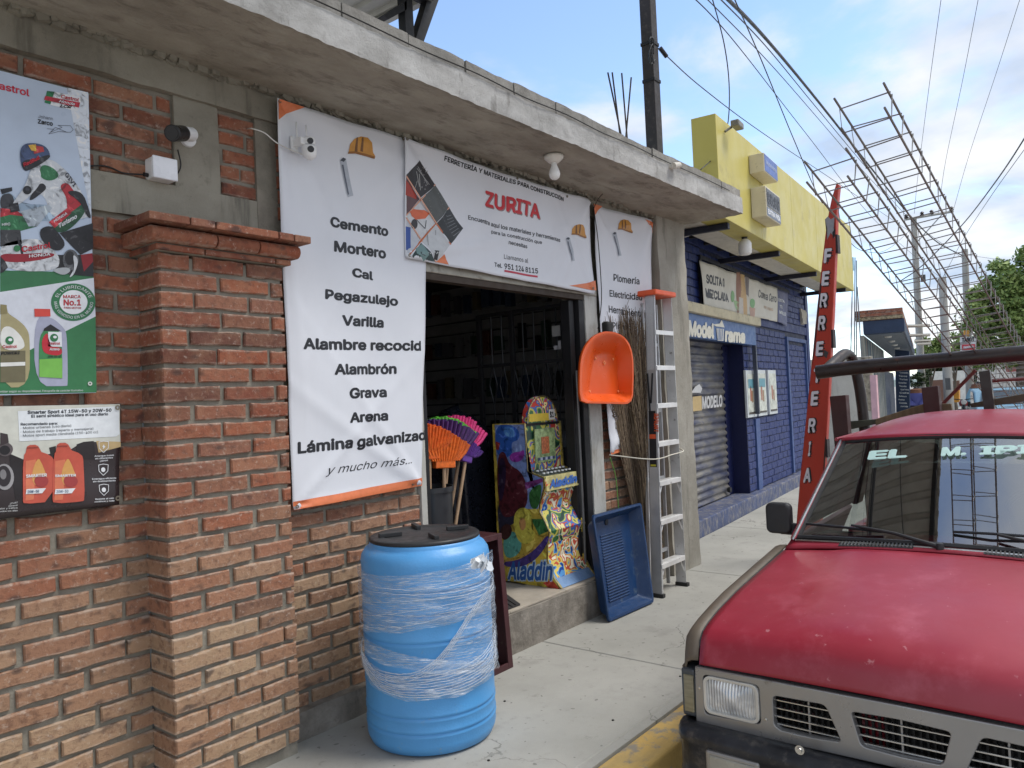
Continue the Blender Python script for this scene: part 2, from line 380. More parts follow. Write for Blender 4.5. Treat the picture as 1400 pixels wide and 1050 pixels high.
# pavement: slabs with a joint between each, kerb painted yellow
xs = [-4, -1.6, .9, 3.95, 6.2, 8.4, 10.8, 13.3, 16, 19]
for i in range(len(xs)-1):
    x0, x1 = xs[i]+.004, xs[i+1]-.004
    mb = MB()
    far = 3.3+max(0, (x1-6.5)*.11)
    mb.prism([(x0, 1.885, 0), (x1, 1.885, 0), (x1, far+.2, 0), (x0, 3.3+max(0, (x0-6.5)*.11)+.2, 0)], (0, 0, -.2))
    mb.build('pavement', WALK, kind='structure', bevel=.006, seg=1)
mb = MB(); mb.box((-4, 1.835, -.2), (19, 1.882, -.004)); mb.build('pavement_edge_strip', WALK, kind='structure')
mb = MB(); mb.box((-4, 1.885, -.2), (19, 4.4, -.012)); mb.build('pavement_bed', MORTAR, kind='structure')
def yellow_kerb():
    m, nt, b = base('worn_yellow_kerb_paint')
    g = N(nt, 'ShaderNodeNewGeometry'); sp = N(nt, 'ShaderNodeSeparateXYZ'); lk(nt, g.outputs['Normal'], sp.inputs[0])
    c = ramp(nt, pos_noise(nt, 2.5, 6), [(.3, (.54, .35, .10)), (.7, (.66, .46, .16))])
    wear = rng(nt, pos_noise(nt, 7, 9, .72), .50, .60)
    c = mix(nt, wear, c, (.30, .27, .22)); c = mix(nt, rng(nt, pos_noise(nt, 3.2, 8, .6, (.5, 1, 3)), .52, .66, 0, .35), c, (.22, .18, .12))
    lk(nt, c, b.inputs['Base Color']); b.inputs['Roughness'].default_value = .8; bump(nt, b, pos_noise(nt, 30, 8, .7), .005); return m
mb = MB(); mb.box((-4, 1.655, -.2), (19, 1.831, -.008)); mb.build('kerb', yellow_kerb(), kind='structure', bevel=.018, seg=3)

# ---------------------------------------------------------------- bricks
_BM = {}
def brick_mesh(L, D, var, h=.062, m=None, jit=.0035, key=''):
    L = round(L, 2); k = (L, D, var, h, key)
    if k in _BM: return _BM[k]
    rnd = random.Random(hash((L, D, var, 'b')) & 0xffff if False else int(L*1000)*31+var*7+int(D*1000))
    n = max(2, int(L/.055)); xs_ = [-L/2+L*i/n for i in range(n+1)]; out_ = [(x, -h/2) for x in xs_]+[(x, h/2) for x in reversed(xs_)]
    P = [(x+rnd.uniform(-jit, jit)*.6, z+rnd.uniform(-jit, jit)) for x, z in out_]
    c = .005; vs = []
    for x, z in P: vs.append((x*(1-2*c/L), rnd.uniform(-.0015, .0015), z*(1-2*c/h)))
    for x, z in P: vs.append((x, c*1.3, z))
    for x, z in P: vs.append((x, D, z))
    q = len(P); fs = [tuple(range(q))]
    for r_ in range(2): fs += [(r_*q+i, (r_+1)*q+i, (r_+1)*q+(i+1) % q, r_*q+(i+1) % q) for i in range(q)]
    me = bpy.data.meshes.new('brick'); me.from_pydata(vs, [], fs); me.materials.append(m or BRICK); me.update(); _BM[k] = me; return me
def add_brick(me, loc, parent, rz=0., tilt=0., name='brick'):
    o = bpy.data.objects.new(name, me); COL.objects.link(o); o.location = loc; o.rotation_euler = (0, tilt, rz); setpar(o, parent); return o
RP = .0775; RZ0 = 1.054-14*RP+.009     # bottom of course 0
def lay_bricks(x0, x1, z0, z1, Y, parent, L=.235, J=.017, D=.05, clear=(), cornerD=None, ph=0., limit=300, seed=1, mapf=None, mtl=None, RPp=RP, z_off=RZ0, h=.062, cnt=None):
    rnd = random.Random(seed); k0 = math.ceil((z0-z_off)/RPp-1e-6); cnt = cnt if cnt is not None else [0]
    stuff = MB(); k = k0
    while z_off+k*RPp+h <= z1+1e-4:
        zc = z_off+k*RPp+h/2
        x = x0-((L+J)/2 if k % 2 else 0)-ph+rnd.uniform(-.02, .02)
        while x < x1:
            a, b = max(x, x0), min(x+L, x1); x += L+J+rnd.uniform(-.006, .006)
            if cornerD and a <= x0+.035 and b-x0 > .02: a = x0; b = max(b, x0+.045)
            if b-a < .035: continue
            if any(a < c[1] and b > c[0] and zc > c[2] and zc < c[3] for c in clear):
                for c in clear:
                    if a < c[1] and b > c[0] and zc > c[2] and zc < c[3]:
                        if a < c[0]: b = c[0]-.012
                        elif b > c[1]: a = c[1]+.012
                        else: b = a
                if b-a < .035: continue
            d = cornerD if (cornerD and a <= x0+.001) else D
            me = brick_mesh(b-a, d, rnd.randrange(6), h=h-rnd.choice((0, .003)), m=mtl, key=mtl.name if mtl else '')
            loc = ((a+b)/2, Y+rnd.uniform(-.004, .003), zc+rnd.uniform(-.0015, .0015)); rz = rnd.uniform(-.012, .012)
            if mapf: loc, rz = mapf(loc, rz)
            if cnt[0] < limit: add_brick(me, loc, parent, rz, rnd.uniform(-.006, .006)); cnt[0] += 1
            else:
                Mx = Matrix.Translation(loc) @ Matrix.Rotation(rz, 4, 'Z'); stuff.add([Mx @ v.co for v in me.vertices], [tuple(p.vertices) for p in me.polygons])
        k += 1
    if stuff.v: stuff.build('brick_courses', mtl or BRICK, parent, kind='stuff')
    return cnt
# --- left wall, with concrete tie beams and a post let into it
W = 3.18
wl = thing('brick_wall', (1.2, W+.1, 0), 'weathered red brick wall left of the brick pillar, behind the oil posters, with concrete tie beams', 'wall')
part('mortar_bed', MB().box((-2.6, W+.015, 0), (1.525, W+.16, 3.08)).box((1.525, W+.011, 2.34), (2.2, W+.16, 3.08)), MORTAR, wl)
lay_bricks(.72, 1.53, .05, 2.375, W, wl, seed=3, ph=.05)
lay_bricks(.72, 1.69, 2.55, 2.935, W, wl, seed=5, ph=.1, z_off=2.551)
lay_bricks(1.91, 2.2, 2.55, 2.935, W, wl, seed=6, z_off=2.551)
lay_bricks(-1.2, .71, .05, 2.375, W, wl, seed=8, limit=0)
lay_bricks(-1.2, .71, 2.55, 2.935, W, wl, seed=9, limit=0, z_off=2.551)
def rough_box(a, b, m, name, parent, amp=.006, cell=.07, seed=0, label=None, **k):
    """box whose faces carry a fine uneven grid"""
    from mathutils import noise
    (x0, y0, z0), (x1, y1, z1) = a, b; mb = MB()
    nx, ny, nz = (max(1, int((q-p)/cell)) for p, q in ((x0, x1), (y0, y1), (z0, z1)))
    nx, ny, nz = min(nx, 120), min(ny, 40), min(nz, 60)
    def dsp(P):
        P = Vector(P); q = noise.noise_vector(P*7+Vector((seed, 0, 0)))*amp + noise.noise_vector(P*27+Vector((0, seed, 0)))*amp*.5; return P+q
    L = lambda a_, b_, t: a_+(b_-a_)*t
    mb.grid(lambda u, v: dsp((L(x0, x1, u), y0, L(z0, z1, v))), nx, nz); mb.grid(lambda u, v: dsp((L(x1, x0, u), y1, L(z0, z1, v))), nx, nz)
    mb.grid(lambda u, v: dsp((x0, L(y1, y0, u), L(z0, z1, v))), ny, nz); mb.grid(lambda u, v: dsp((x1, L(y0, y1, u), L(z0, z1, v))), ny, nz)
    mb.grid(lambda u, v: dsp((L(x0, x1, u), L(y0, y1, v), z1)), nx, ny); mb.grid(lambda u, v: dsp((L(x0, x1, u), L(y1, y0, v), z0)), nx, ny)
    return mb.build(name, m, parent, label=label, smooth=30, **k)
rough_box((-2.6, W-.012, 2.385), (2.2, W+.1, 2.545), CONC, 'tie_beam', wl, .004, seed=1)
rough_box((-2.6, W-.03, 2.94), (6.45, W+.1, 3.12), CONC, 'ring_beam', wl, .008, seed=2)
rough_box((1.695, W-.008, 2.54), (1.905, W+.1, 2.945), CONC, 'tie_column', wl, .004, seed=3)

# --- brick pillar with moulded cap
PX0, PX1 = 1.52, 2.10
wp = thing('brick_pillar', (1.81, 3.1, 0), 'square brick pillar with a stepped moulded brick cap, red above and pale tan towards its foot', 'pillar')
part('mortar_core', MB().box((PX0+.014, 3.015, 0), (PX1-.010, 3.2, 2.2)), MORTAR, wp)
lay_bricks(PX0, PX1, .05, 2.215, 3.0, wp, cornerD=.18, seed=11, ph=.11)
def cap_piece(x0, x1, yf, z0, z1, name, rnd=False, depth=None):
    mb = MB(); yb = 3.2
    if not rnd: mb.box((x0, yf, z0), (x1, yb, z1))
    else:
        n = 8; r = (z1-z0)/2; prof = [(yf+r-r*math.sin(math.pi*k/n), z0+r-r*math.cos(math.pi*k/n)) for k in range(n+1)]+[(yb, z1), (yb, z0)]
        mb.prism([(x0, y, z) for y, z in prof], (x1-x0, 0, 0))
    return mb.build(name, BRICK, wp, bevel=.004, smooth=rnd)
x0c, x1c = PX0-.045, PX1+.03
for row, (e, z0, z1, rd, cuts) in enumerate(((.035, 2.214, 2.238, False, (.21, .34, .30)), (.075, 2.244, 2.303, True, (.28, .20, .22)), (.115, 2.309, 2.341, False, (.17, .11, .30, .08)))):
    x = PX0-e*.8; xe = PX1+e*.7; k = 0
    while x < xe-.01:
        L = cuts[k % len(cuts)]; k += 1; e2 = min(x+L, xe)
        if xe-e2 < .06: e2 = xe
        cap_piece(x+.003, e2-.003, 3.0-e, z0, z1, 'moulded_brick' if rd else 'cap_tile', rd); x = e2
part('cap_mortar', MB().box((PX0-.02, 3.0-.02, 2.212), (PX1+.01, 3.2, 2.335)), MORTAR, wp)

# --- wall between pillar and doorway
wr = thing('brick_wall', (2.6, W+.1, 0), 'low stretch of brick wall under the tall price banner, behind the blue drum, fading to tan at its foot', 'wall')
part('mortar_bed', MB().box((2.09, W+.015-.03, .12), (3.055, W+.16, 3.0)), MORTAR, wr)
lay_bricks(2.11, 3.055, .13, 1.3, W-.03, wr, seed=21, ph=.07)
lay_bricks(2.2, 3.055, 1.3, 2.9, W-.03, wr, seed=22, limit=0, z_off=1.31)
rough_box((2.09, 3.10, -.02), (3.06, 3.3, .135), STEPC, 'plinth', wr, .005, seed=5)
part('jamb_strip', MB().box((3.057, W-.04, .26), (3.10, W+.16, 2.37)), mat('jamb_plaster', (.45, .44, .40), .8, bmp=.002), wr)
# --- wall beyond the doorway
w3 = thing('brick_wall', (5.5, W+.1, 0), 'narrow brick wall between the doorway and the concrete column, behind the stepladder', 'wall')
part('mortar_bed', MB().box((4.99, W+.015, 0), (5.96, W+.16, 2.95)).box((3.05, W+.02, 2.38), (5.0, W+.16, 2.95)), MORTAR, w3)
lay_bricks(5.0, 5.95, .12, 1.7, W, w3, seed=31)
rough_box((4.82, W-.045, -.02), (4.985, W+.16, 2.38), mat('white_jamb', (.50, .50, .47), .8, dirt=.7, bmp=.003, stretch=(1, 1, .3), dirtcol=(.25, .22, .17)), 'door_jamb', w3, .003, seed=8)
rough_box((5.0, 3.12, -.02), (5.95, 3.3, .11), STEPC, 'plinth', w3, .005, seed=6)
# --- concrete column at the far corner
cp = rough_box((5.94, 3.09, -.02), (6.46, 3.5, 3.09), concrete_material('board_marked_concrete', (.26, .245, .205), (.43, .41, .36), .45, sc=2.5, bd=.006), 'concrete_column', None, .009, seed=9,
               cat='column'); cp['label'] = 'tall raw concrete column at the far corner of the brick shop, beside the stepladder'
# --- roof slab that overhangs the pavement
slab = thing('concrete_canopy', (2.5, 3, 3.08), 'long raw concrete roof slab overhanging the brick shop front and its banners', 'canopy')
def slab_mesh():
    from mathutils import noise
    mb = MB(); x0, x1, y0, y1, z0, z1 = -2.6, 6.5, 2.55, 3.6, 3.085, 3.225
    def d(P, a=.012):
        P = Vector(P); return P + noise.noise_vector(P*3.1)*a*.35 + noise.noise_vector(P*13)*a*.4 + noise.noise_vector(P*41)*a*.35
    L = lambda a, b, t: a+(b-a)*t
    mb.grid(lambda u, v: d((L(x0, x1, u), y0, L(z0, z1, v))), 360, 8)
    mb.grid(lambda u, v: d((L(x0, x1, u), L(y1, y0, v), z0)), 360, 34)
    mb.grid(lambda u, v: d((x1, L(y0, y1, u), L(z0, z1, v))), 40, 8)
    mb.grid(lambda u, v: d((L(x0, x1, u), L(y0, y1, v), z1)), 360, 34)
    return mb
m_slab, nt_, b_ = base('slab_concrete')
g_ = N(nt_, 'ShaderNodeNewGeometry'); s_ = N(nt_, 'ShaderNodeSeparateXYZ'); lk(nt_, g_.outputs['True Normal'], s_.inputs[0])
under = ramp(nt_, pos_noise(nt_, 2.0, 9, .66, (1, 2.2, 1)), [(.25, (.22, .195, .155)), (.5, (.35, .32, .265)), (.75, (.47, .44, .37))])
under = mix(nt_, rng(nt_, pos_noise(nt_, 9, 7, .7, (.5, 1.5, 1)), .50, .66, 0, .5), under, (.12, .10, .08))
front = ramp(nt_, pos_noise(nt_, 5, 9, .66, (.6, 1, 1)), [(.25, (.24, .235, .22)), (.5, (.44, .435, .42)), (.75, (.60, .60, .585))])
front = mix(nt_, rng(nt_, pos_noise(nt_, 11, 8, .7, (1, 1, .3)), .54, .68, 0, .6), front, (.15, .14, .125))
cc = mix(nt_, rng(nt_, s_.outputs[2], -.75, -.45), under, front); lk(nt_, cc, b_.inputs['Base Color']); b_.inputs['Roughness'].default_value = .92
bp_ = bump(nt_, b_, pos_noise(nt_, 16, 9, .72), .012); bump(nt_, b_, pos_noise(nt_, 160, 4, .7), .003, prev=bp_)
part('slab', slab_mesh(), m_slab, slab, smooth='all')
x = -2.6; rb = random.Random(4)
while x < 6.45:
    x1 = min(x+.395, 6.49)
    rough_box((x+.004, 2.56+rb.uniform(-.004, .004), 3.222), (x1-.004, 2.70, 3.298+rb.uniform(-.006, .006)), BLOCKM, 'block', slab, .006, .035, seed=rb.random()*50); x = x1
part('edge_cable', MB().tube(catmull([(x, 2.538, 3.236+.006*math.sin(x*7)) for x in np.arange(-2.6, 6.5, .4)], 4), .0035, 5), mat('black_cable', (.012, .012, .012), .5), slab)
# crumbs of mortar squeezed out along the joint of slab and wall
mb = MB(); rb = random.Random(12)
for k in range(420):
    x = rb.uniform(-1, 6.4); s = rb.uniform(.008, .028); y = 3.135+rb.uniform(-.03, .012)
    mb.box((x, y, 3.082-s*.8), (x+s*1.8, y+s, 3.095), Matrix.Rotation(rb.uniform(-.5, .5), 3, 'Y'))
mb.build('joint_mortar', CONC, slab, kind='stuff')
# --- shop room behind
room = thing('shop_room', (4, 5, 0), 'dark inside of the hardware shop seen through the open doorway', 'room')
DK = mat('dim_wall', (.34, .32, .29), .8); DKC = mat('dim_ceiling', (.42, .40, .38), .9)
part('back_wall', MB().box((1.5, 7.0, .25), (6.4, 7.15, 3.1)), DK, room); part('side_wall', MB().box((6.3, 3.36, 0), (6.45, 7.0, 3.1)), DK, room)
part('side_wall', MB().box((-2.6, 3.36, 0), (-2.45, 7.0, 3.1)), DK, room); part('partition', MB().box((2.2, 3.36, .25), (2.35, 7.0, 3.1)), DK, room)
part('ceiling', MB().box((-2.6, 3.35, 3.1), (6.47, 7.15, 3.22)), DKC, room)
fl = part('tiled_floor', MB().box((2.35, 3.36, 0), (6.3, 7.0, .25)), mat('floor_tile', (.42, .38, .32), .4), room)
st = thing('concrete_step', (4, 3.1, 0), 'broad concrete doorstep with a chipped face, under the arcade cabinet', 'step')
rough_box((3.06, 3.01, -.02), (4.83, 3.36, .245), STEPC, 'riser', st, .005, .035, seed=14)
for a, b in ((3.06, 3.66), (3.664, 4.26), (4.264, 4.83)):
    part('tread_tile', MB().box((a, 3.03, .245), (b, 3.36, .258)), mat('tread_tile', (.40, .36, .30), .45, var=.2), st, bevel=.002)
# steel lintel and door frame
fr = thing('door_frame', (4, 3.2, .25), 'grey and black steel frame around the dark shop doorway', 'door frame')
GST = mat('galvanised_lintel', (.36, .34, .29), .45, .3, dirt=.5)
BST = mat('black_steel', (.014, .014, .016), .5, .0, spec=.4)
part('lintel', MB().box((3.09, 3.125, 2.315), (4.98, 3.17, 2.375)), GST, fr, bevel=.006); part('rail', MB().box((3.1, 3.13, 2.275), (4.8, 3.2, 2.312)), mat('rusty_steel', (.05, .035, .025), .7), fr)
part('post', MB().box((4.745, 3.14, .258), (4.815, 3.24, 2.275)), BST, fr, bevel=.004); part('post', MB().box((4.66, 3.17, .258), (4.72, 3.25, 2.27)), BST, fr, bevel=.004)
part('post', MB().box((3.105, 3.16, .258), (3.15, 3.24, 2.275)), BST, fr, bevel=.004)
part('slide_bar', MB().tube([(4.69, 3.15, .27), (4.69, 3.15, 1.75)], .009), mat('dull_zinc', (.2, .2, .2), .4, .6), fr)
# gate leaf folded into the room
gt = thing('security_gate', (4.75, 3.7, .26), 'black steel gate leaf with diamond bars swung into the dark doorway', 'gate')
GX = 4.74; ya, yb = 3.26, 4.12
BSG = mat('gate_black', (.035, .036, .04), .35, .3)
for y in (ya, (ya+yb)/2+.09, yb): part('stile', MB().box((GX-.015, y-.02, .3), (GX+.015, y+.02, 2.26)), BSG, gt, bevel=.003)
for z in (.31, 1.17, 1.84, 2.25): part('cross_rail', MB().box((GX-.012, ya, z-.014), (GX+.012, yb, z+.014)), BSG, gt, bevel=.003)
for k in range(7):
    y = ya+.09+k*.107
    z0, z1, zm, r = 1.52, 1.84, 1.68, .04
    part('diamond_bar', MB().tube([(GX, y, 1.17), (GX, y, z0), (GX, y-r, zm), (GX, y, z1), (GX, y, 2.25)], .0065, 6).tube([(GX, y, z0), (GX, y+r, zm), (GX, y, z1)], .0065, 6), BSG, gt)
part('kick_panel', MB().box((GX+.002, ya, .32), (GX+.010, yb, 1.17)), mat('gate_panel', (.028, .028, .032), .45), gt)
sg = Sheet(lambda x, y: aX(x, y, GX-.022), (-1, 0, 0), parent=gt)
part('notice', MB().box((GX-.02, 3.30, 2.02), (GX-.016, 3.375, 2.10)), ink(S(150, 150, 150)), gt)
part('sticker', MB().box((GX-.02, 3.30, 1.92), (GX-.017, 3.325, 1.985)).box((GX-.02, 3.33, 1.92), (GX-.017, 3.365, 1.95)), ink(S(170, 170, 175)), gt)

# ================================================================== POSTERS AND BANNERS
def frm(ox, oy, k): return lambda *pts: [(ox+x/k, oy+y/k) for x, y in pts] if len(pts) != 1 else (ox+pts[0][0]/k, oy+pts[0][1]/k)
def soft(pts, it=2):      # corner cutting: drawn outlines are round, not faceted
    if len(pts) < 5 or len(pts) > 20: return pts
    for _ in range(it): pts = [q for i in range(len(pts)) for q in ((pts[i-1][0]*.25+pts[i][0]*.75, pts[i-1][1]*.25+pts[i][1]*.75), (pts[i][0]*.75+pts[(i+1) % len(pts)][0]*.25, pts[i][1]*.75+pts[(i+1) % len(pts)][1]*.25))]
    return pts
def ell(cx_, cy_, rx, ry, n=24): return [(cx_+rx*math.cos(2*math.pi*i/n), cy_+ry*math.sin(2*math.pi*i/n)) for i in range(n)]
WHITE, BLACK = S(225, 228, 232), S(28, 28, 32)
def vinyl(name, col, rough=.5, var=.05, bmp=.004):
    m, nt, b = base(name); b.inputs['Base Color'].default_value = (*col, 1); b.inputs['Roughness'].default_value = rough
    c = ramp(nt, pos_noise(nt, 2.2, 4), [(.3, sv(col, 1-var)), (.7, sv(col, 1+var*.5))]); lk(nt, c, b.inputs['Base Color'])
    bump(nt, b, pos_noise(nt, 5, 3, .5, (1, 1, .5)), bmp*2, .6); return m
def line(sh, pts, wpx, col, lay=3, name='printed_line'):
    """a thin printed stroke"""
    for (x0, y0), (x1, y1) in zip(pts, pts[1:]):
        L = math.hypot(x1-x0, y1-y0) or 1; nx, ny = -(y1-y0)/L*wpx/2, (x1-x0)/L*wpx/2
        yield [(x0+nx, y0+ny), (x1+nx, y1+ny), (x1-nx, y1-ny), (x0-nx, y0-ny)]
def strokes(sh, polys, col, lay=3, name='printed_line', mtl=None):
    mb = MB()
    for q in polys: mb.add([sh.on(sh.proj(*p), lay*.0012) for p in q], [tuple(range(len(q)))])
    return mb.build(name, mtl or ink(col), sh.parent)
def arc_text(sh, t, c, rx, ry, a0, a1, h, col, lay=4):
    """letters along an arc, angles in degrees, screen sense"""
    vs, fs, cap, x0, x1 = glyphs(t, .02); s = 1 if a1 > a0 else -1; P = []
    for x, y in vs:
        a = math.radians(a0+(a1-a0)*(x-x0)/(x1-x0)); q = 1+s*h*(y/cap-.5)/rx; P.append(sh.on(sh.proj(c[0]+rx*q*math.cos(a), c[1]+ry*q*math.sin(a)), lay*.0012))
    mb = MB(); mb.add(P, fs); return mb.build('lettering', ink(col), sh.parent)
def grommet(par, P, r=.009, m=None):
    mb = MB(); mb.lathe([(r, 0), (r, -.003), (r*.45, -.003), (r*.45, 0)], P, 14, 'y'); return mb.build('grommet', m or mat('brass_eyelet', (.25, .22, .17), .35, .8), par)

# ---- oil poster with the racing motorcycle
p1 = thing('advertising_poster', (1.0, 3.15, 1.65), 'large stiff oil poster with a racing motorcycle and two bottles on green', 'poster')
s1 = Sheet(lambda x, y: aY(x, y, 3.150), (0, -1, 0), parent=p1)
a, c, q3 = frm(0, 60, 4.375), frm(0, 280, 4.375), frm(0, 500, 4.375)
pb = MB(); TLp, TRp, BRp, BLp = [s1.proj(*q) for q in ((-60, 81), (121, 128), (131, 537), (-60, 542))]
pb.prism([TLp, TRp, BRp, BLp], (0, .006, 0)); pb.build('backing_sheet', mat('poster_sky', S(186, 200, 220), .35, var=.12, vs=3), p1)
BLK = S(30, 28, 32)
def P1(col, lay, *pts, f=a): return s1.poly(soft(f(*pts)) if (f is a and pts[0][1] > 560) or (lay > 1.9 and pts[0][1] < 1060 and col != BLK or lay in (3.4, 4.2)) else f(*pts), col, lay, mtl=tone(col, 30) if f is a or lay in (1.2, 1.6, 1.8, 2, 2.2, 2.4, 3, 3.4, 3.6, 3.8, 1.9, 2.3) and pts[0][1] < 560 else None)
P1(S(215, 222, 232), .5, (400, 262), (527, 290), (545, 1040), (480, 700))
s1.text('Castrol', (-13, 119), (40, 132.2), (-13, 109), S(200, 35, 60))
P1(WHITE, 1, (322, 285), (492, 322), (462, 404), (300, 365)); P1(S(30, 120, 70), 1.5, (280, 282), (325, 287), (300, 362), (265, 352)); P1(S(185, 35, 55), 2, (270, 312), (478, 352), (470, 382), (262, 335))
s1.text('Castrol', a((362, 325)), a((468, 347)), a((366, 304)), S(190, 30, 50), 3); s1.text('Honda', a((350, 350)), a((445, 370)), a((353, 334)), WHITE, 3, shear=.3); s1.text('LCR', a((355, 380)), a((425, 388)), a((358, 362)), BLACK, 3, .03, shear=.3)
s1.text('Johann', a((228, 443)), a((315, 458)), a((228, 424)), S(90, 90, 100), 2, 0); s1.text('Zarco', a((225, 477)), a((315, 492)), a((225, 450)), BLACK, 2, .03)
strokes(s1, [q for k in ([(280, 508), (320, 512), (300, 530), (370, 500), (345, 488), (420, 490), (437, 515), (420, 530), (350, 525), (290, 540), (330, 500), (400, 530)],) for q in line(s1, a(*k), .5, BLACK)], S(60, 60, 75), 2)
# rider in white, green and red leathers
GRN, DGR, RED, WHT, BLK = S(45, 115, 70), S(30, 80, 50), S(178, 38, 48), S(205, 209, 214), S(30, 28, 32)
P1(WHT, 1, (230, 720), (300, 680), (400, 760), (480, 870), (520, 960), (547, 1050), (300, 1050), (270, 900), (190, 900), (190, 740))
P1(GRN, 2, (240, 720), (310, 735), (362, 790), (300, 825), (235, 800)); P1(BLK, 2, (240, 822), (285, 860), (240, 900), (185, 940), (170, 925))
P1(WHT, 3, (185, 735), (240, 745), (245, 830), (190, 900), (110, 965), (62, 975), (90, 930), (150, 850)); P1(BLK, 4, *ell(160, 876, 26, 26)); P1(S(70, 70, 80), 5, *ell(160, 872, 12, 12))
P1(RED, 2, (350, 850), (400, 825), (440, 880), (480, 930), (505, 955), (460, 1000), (400, 1010), (400, 920)); P1(BLK, 3, (380, 880), (490, 880), (530, 990), (545, 1050), (515, 1030), (480, 945))
P1(S(64, 80, 118), 3, (115, 640), (140, 600), (200, 592), (270, 610), (300, 660), (290, 690), (250, 710), (200, 720), (160, 770), (125, 740)); P1(S(180, 50, 50), 4, (195, 605), (255, 618), (262, 645), (200, 660)); P1(S(215, 170, 60), 5, (165, 608), (210, 602), (214, 645), (184, 640)); P1(BLK, 4, (125, 700), (220, 685), (298, 660), (295, 688), (165, 766), (130, 748))
s1.text('RedBull', a((140, 738)), a((235, 692)), a((135, 715)), S(205, 45, 60), 6, .03)
s1.text('GIVI', a((385, 785)), a((440, 860)), a((400, 765)), S(40, 40, 60), 3)
P1(S(150, 170, 190), .8, (0, 900), (60, 880), (120, 960), (300, 960), (470, 1005), (547, 1060), (0, 1060)); P1(BLK, 2, (0, 870), (70, 858), (72, 880), (10, 900)); P1(S(60, 60, 65), 1.5, (0, 905), (70, 890), (90, 960), (60, 1000), (0, 990)); P1(BLK, 4, (55, 960), (105, 950), (115, 1000), (60, 1010))
# motorcycle
K = lambda col, lay, *pts: P1(col, lay, *pts, f=c)
K(GRN, 1.2, (0, 60), (270, 40), (220, 130), (0, 190)); K(RED, 1.6, (0, 20), (90, 30), (150, 70), (60, 60), (0, 75)); K(S(175, 185, 195), 1.8, (120, 40), (290, 0), (310, 20), (220, 130), (170, 130))
K(DGR, 2.4, (398, 60), (460, 20), (500, -15), (515, 40), (440, 130), (370, 172), (290, 150), (330, 110)); K(RED, 3, (290, 105), (400, 20), (425, 50), (325, 140))
s1.text('HONDA', c((322, 108)), c((400, 58)), c((318, 92)), WHITE, 4); s1.text('Turismo', c((352, 140)), c((460, 80)), c((345, 115)), WHITE, 4, .03, .2)
K(WHT, 2, (0, 240), (110, 210), (240, 200), (330, 280), (360, 330), (340, 392), (140, 402), (20, 370), (0, 330)); K(S(150, 30, 45), 2.6, (0, 292), (110, 296), (320, 285), (325, 312), (160, 345), (0, 342)); K(BLK, 2.4, (100, 190), (125, 230), (150, 350), (140, 350), (108, 240))
K(BLK, 3.4, (225, 150), (300, 120), (350, 170), (395, 240), (345, 285), (260, 240)); K(BLK, 2.2, (355, 170), (553, 110), (556, 262), (480, 300), (420, 240)); K(S(60, 60, 62), 2, (0, 150), (120, 150), (130, 235), (0, 250)); K(BLK, 3, (0, 310), (30, 340), (45, 375), (20, 402), (0, 410)); K(S(90, 92, 96), 3.6, *ell(420, 330, 48, 62)); K(BLK, 3.8, *ell(415, 320, 30, 42)); K(S(170, 175, 180), 4, (310, 385), (400, 372), (425, 395), (380, 425), (320, 402)); K(WHT, 4.2, (430, 290), (470, 330), (440, 420), (405, 442), (445, 380)); K(S(140, 30, 40), 2.6, (480, 300), (550, 290), (555, 340), (500, 400)); K(BLK, 2.3, (460, 300), (555, 300), (558, 430), (440, 420)); K(BLK, 1.9, (320, 300), (430, 300), (440, 425), (330, 395))
s1.text('Castrol', c((128, 285)), c((300, 258)), c((125, 250)), S(190, 30, 50), 5); s1.text('HONDA', c((170, 318)), c((298, 305)), c((170, 300)), WHITE, 5); s1.text('HRC', c((8, 128)), c((58, 124)), c((8, 112)), WHITE, 5); P1(GRN, 5, *ell(98, 262, 20, 20), f=c)
K(S(50, 112, 72), .8, (0, 392), (330, 400), (556, 420), (560, 440), (0, 522))
K(S(212, 216, 226), .9, (0, 522), (560, 437), (571, 668), (400, 752), (180, 868), (0, 905)); 
s1.poly(c((0, 903), (180, 868), (400, 752), (571, 668), (577, 1122), (0, 1132)), S(52, 118, 74), .9)
s1.poly([(-60, 425), (0, 399), (0, 486), (-60, 500)], S(212, 216, 226), .9); s1.poly([(-60, 500), (0, 486), (0, 539), (-60, 541)], S(52, 118, 74), .9)
K(S(48, 115, 75), 2, *ell(437, 583, 133, 112, 40)); K(WHITE, 3, *ell(437, 583, 84, 72, 36))
s1.text('MARCA', c((375, 560)), c((480, 560)), c((375, 540)), S(185, 50, 60), 4); s1.text('No.1', c((377, 604)), c((482, 604)), c((377, 566)), S(185, 50, 60), 4, .03); s1.text('PARA MOTOS', c((380, 622)), c((482, 624)), c((380, 610)), S(185, 50, 60), 4)
cc_ = c((437, 583)); arc_text(s1, 'EL LUBRICANTE', cc_, 108/4.375, 91/4.375, 200, 342, 4.6, WHITE); arc_text(s1, 'MÁS VENDIDO EN EL MUNDO', cc_, 108/4.375, 91/4.375, 182, 0, 4.2, WHITE)
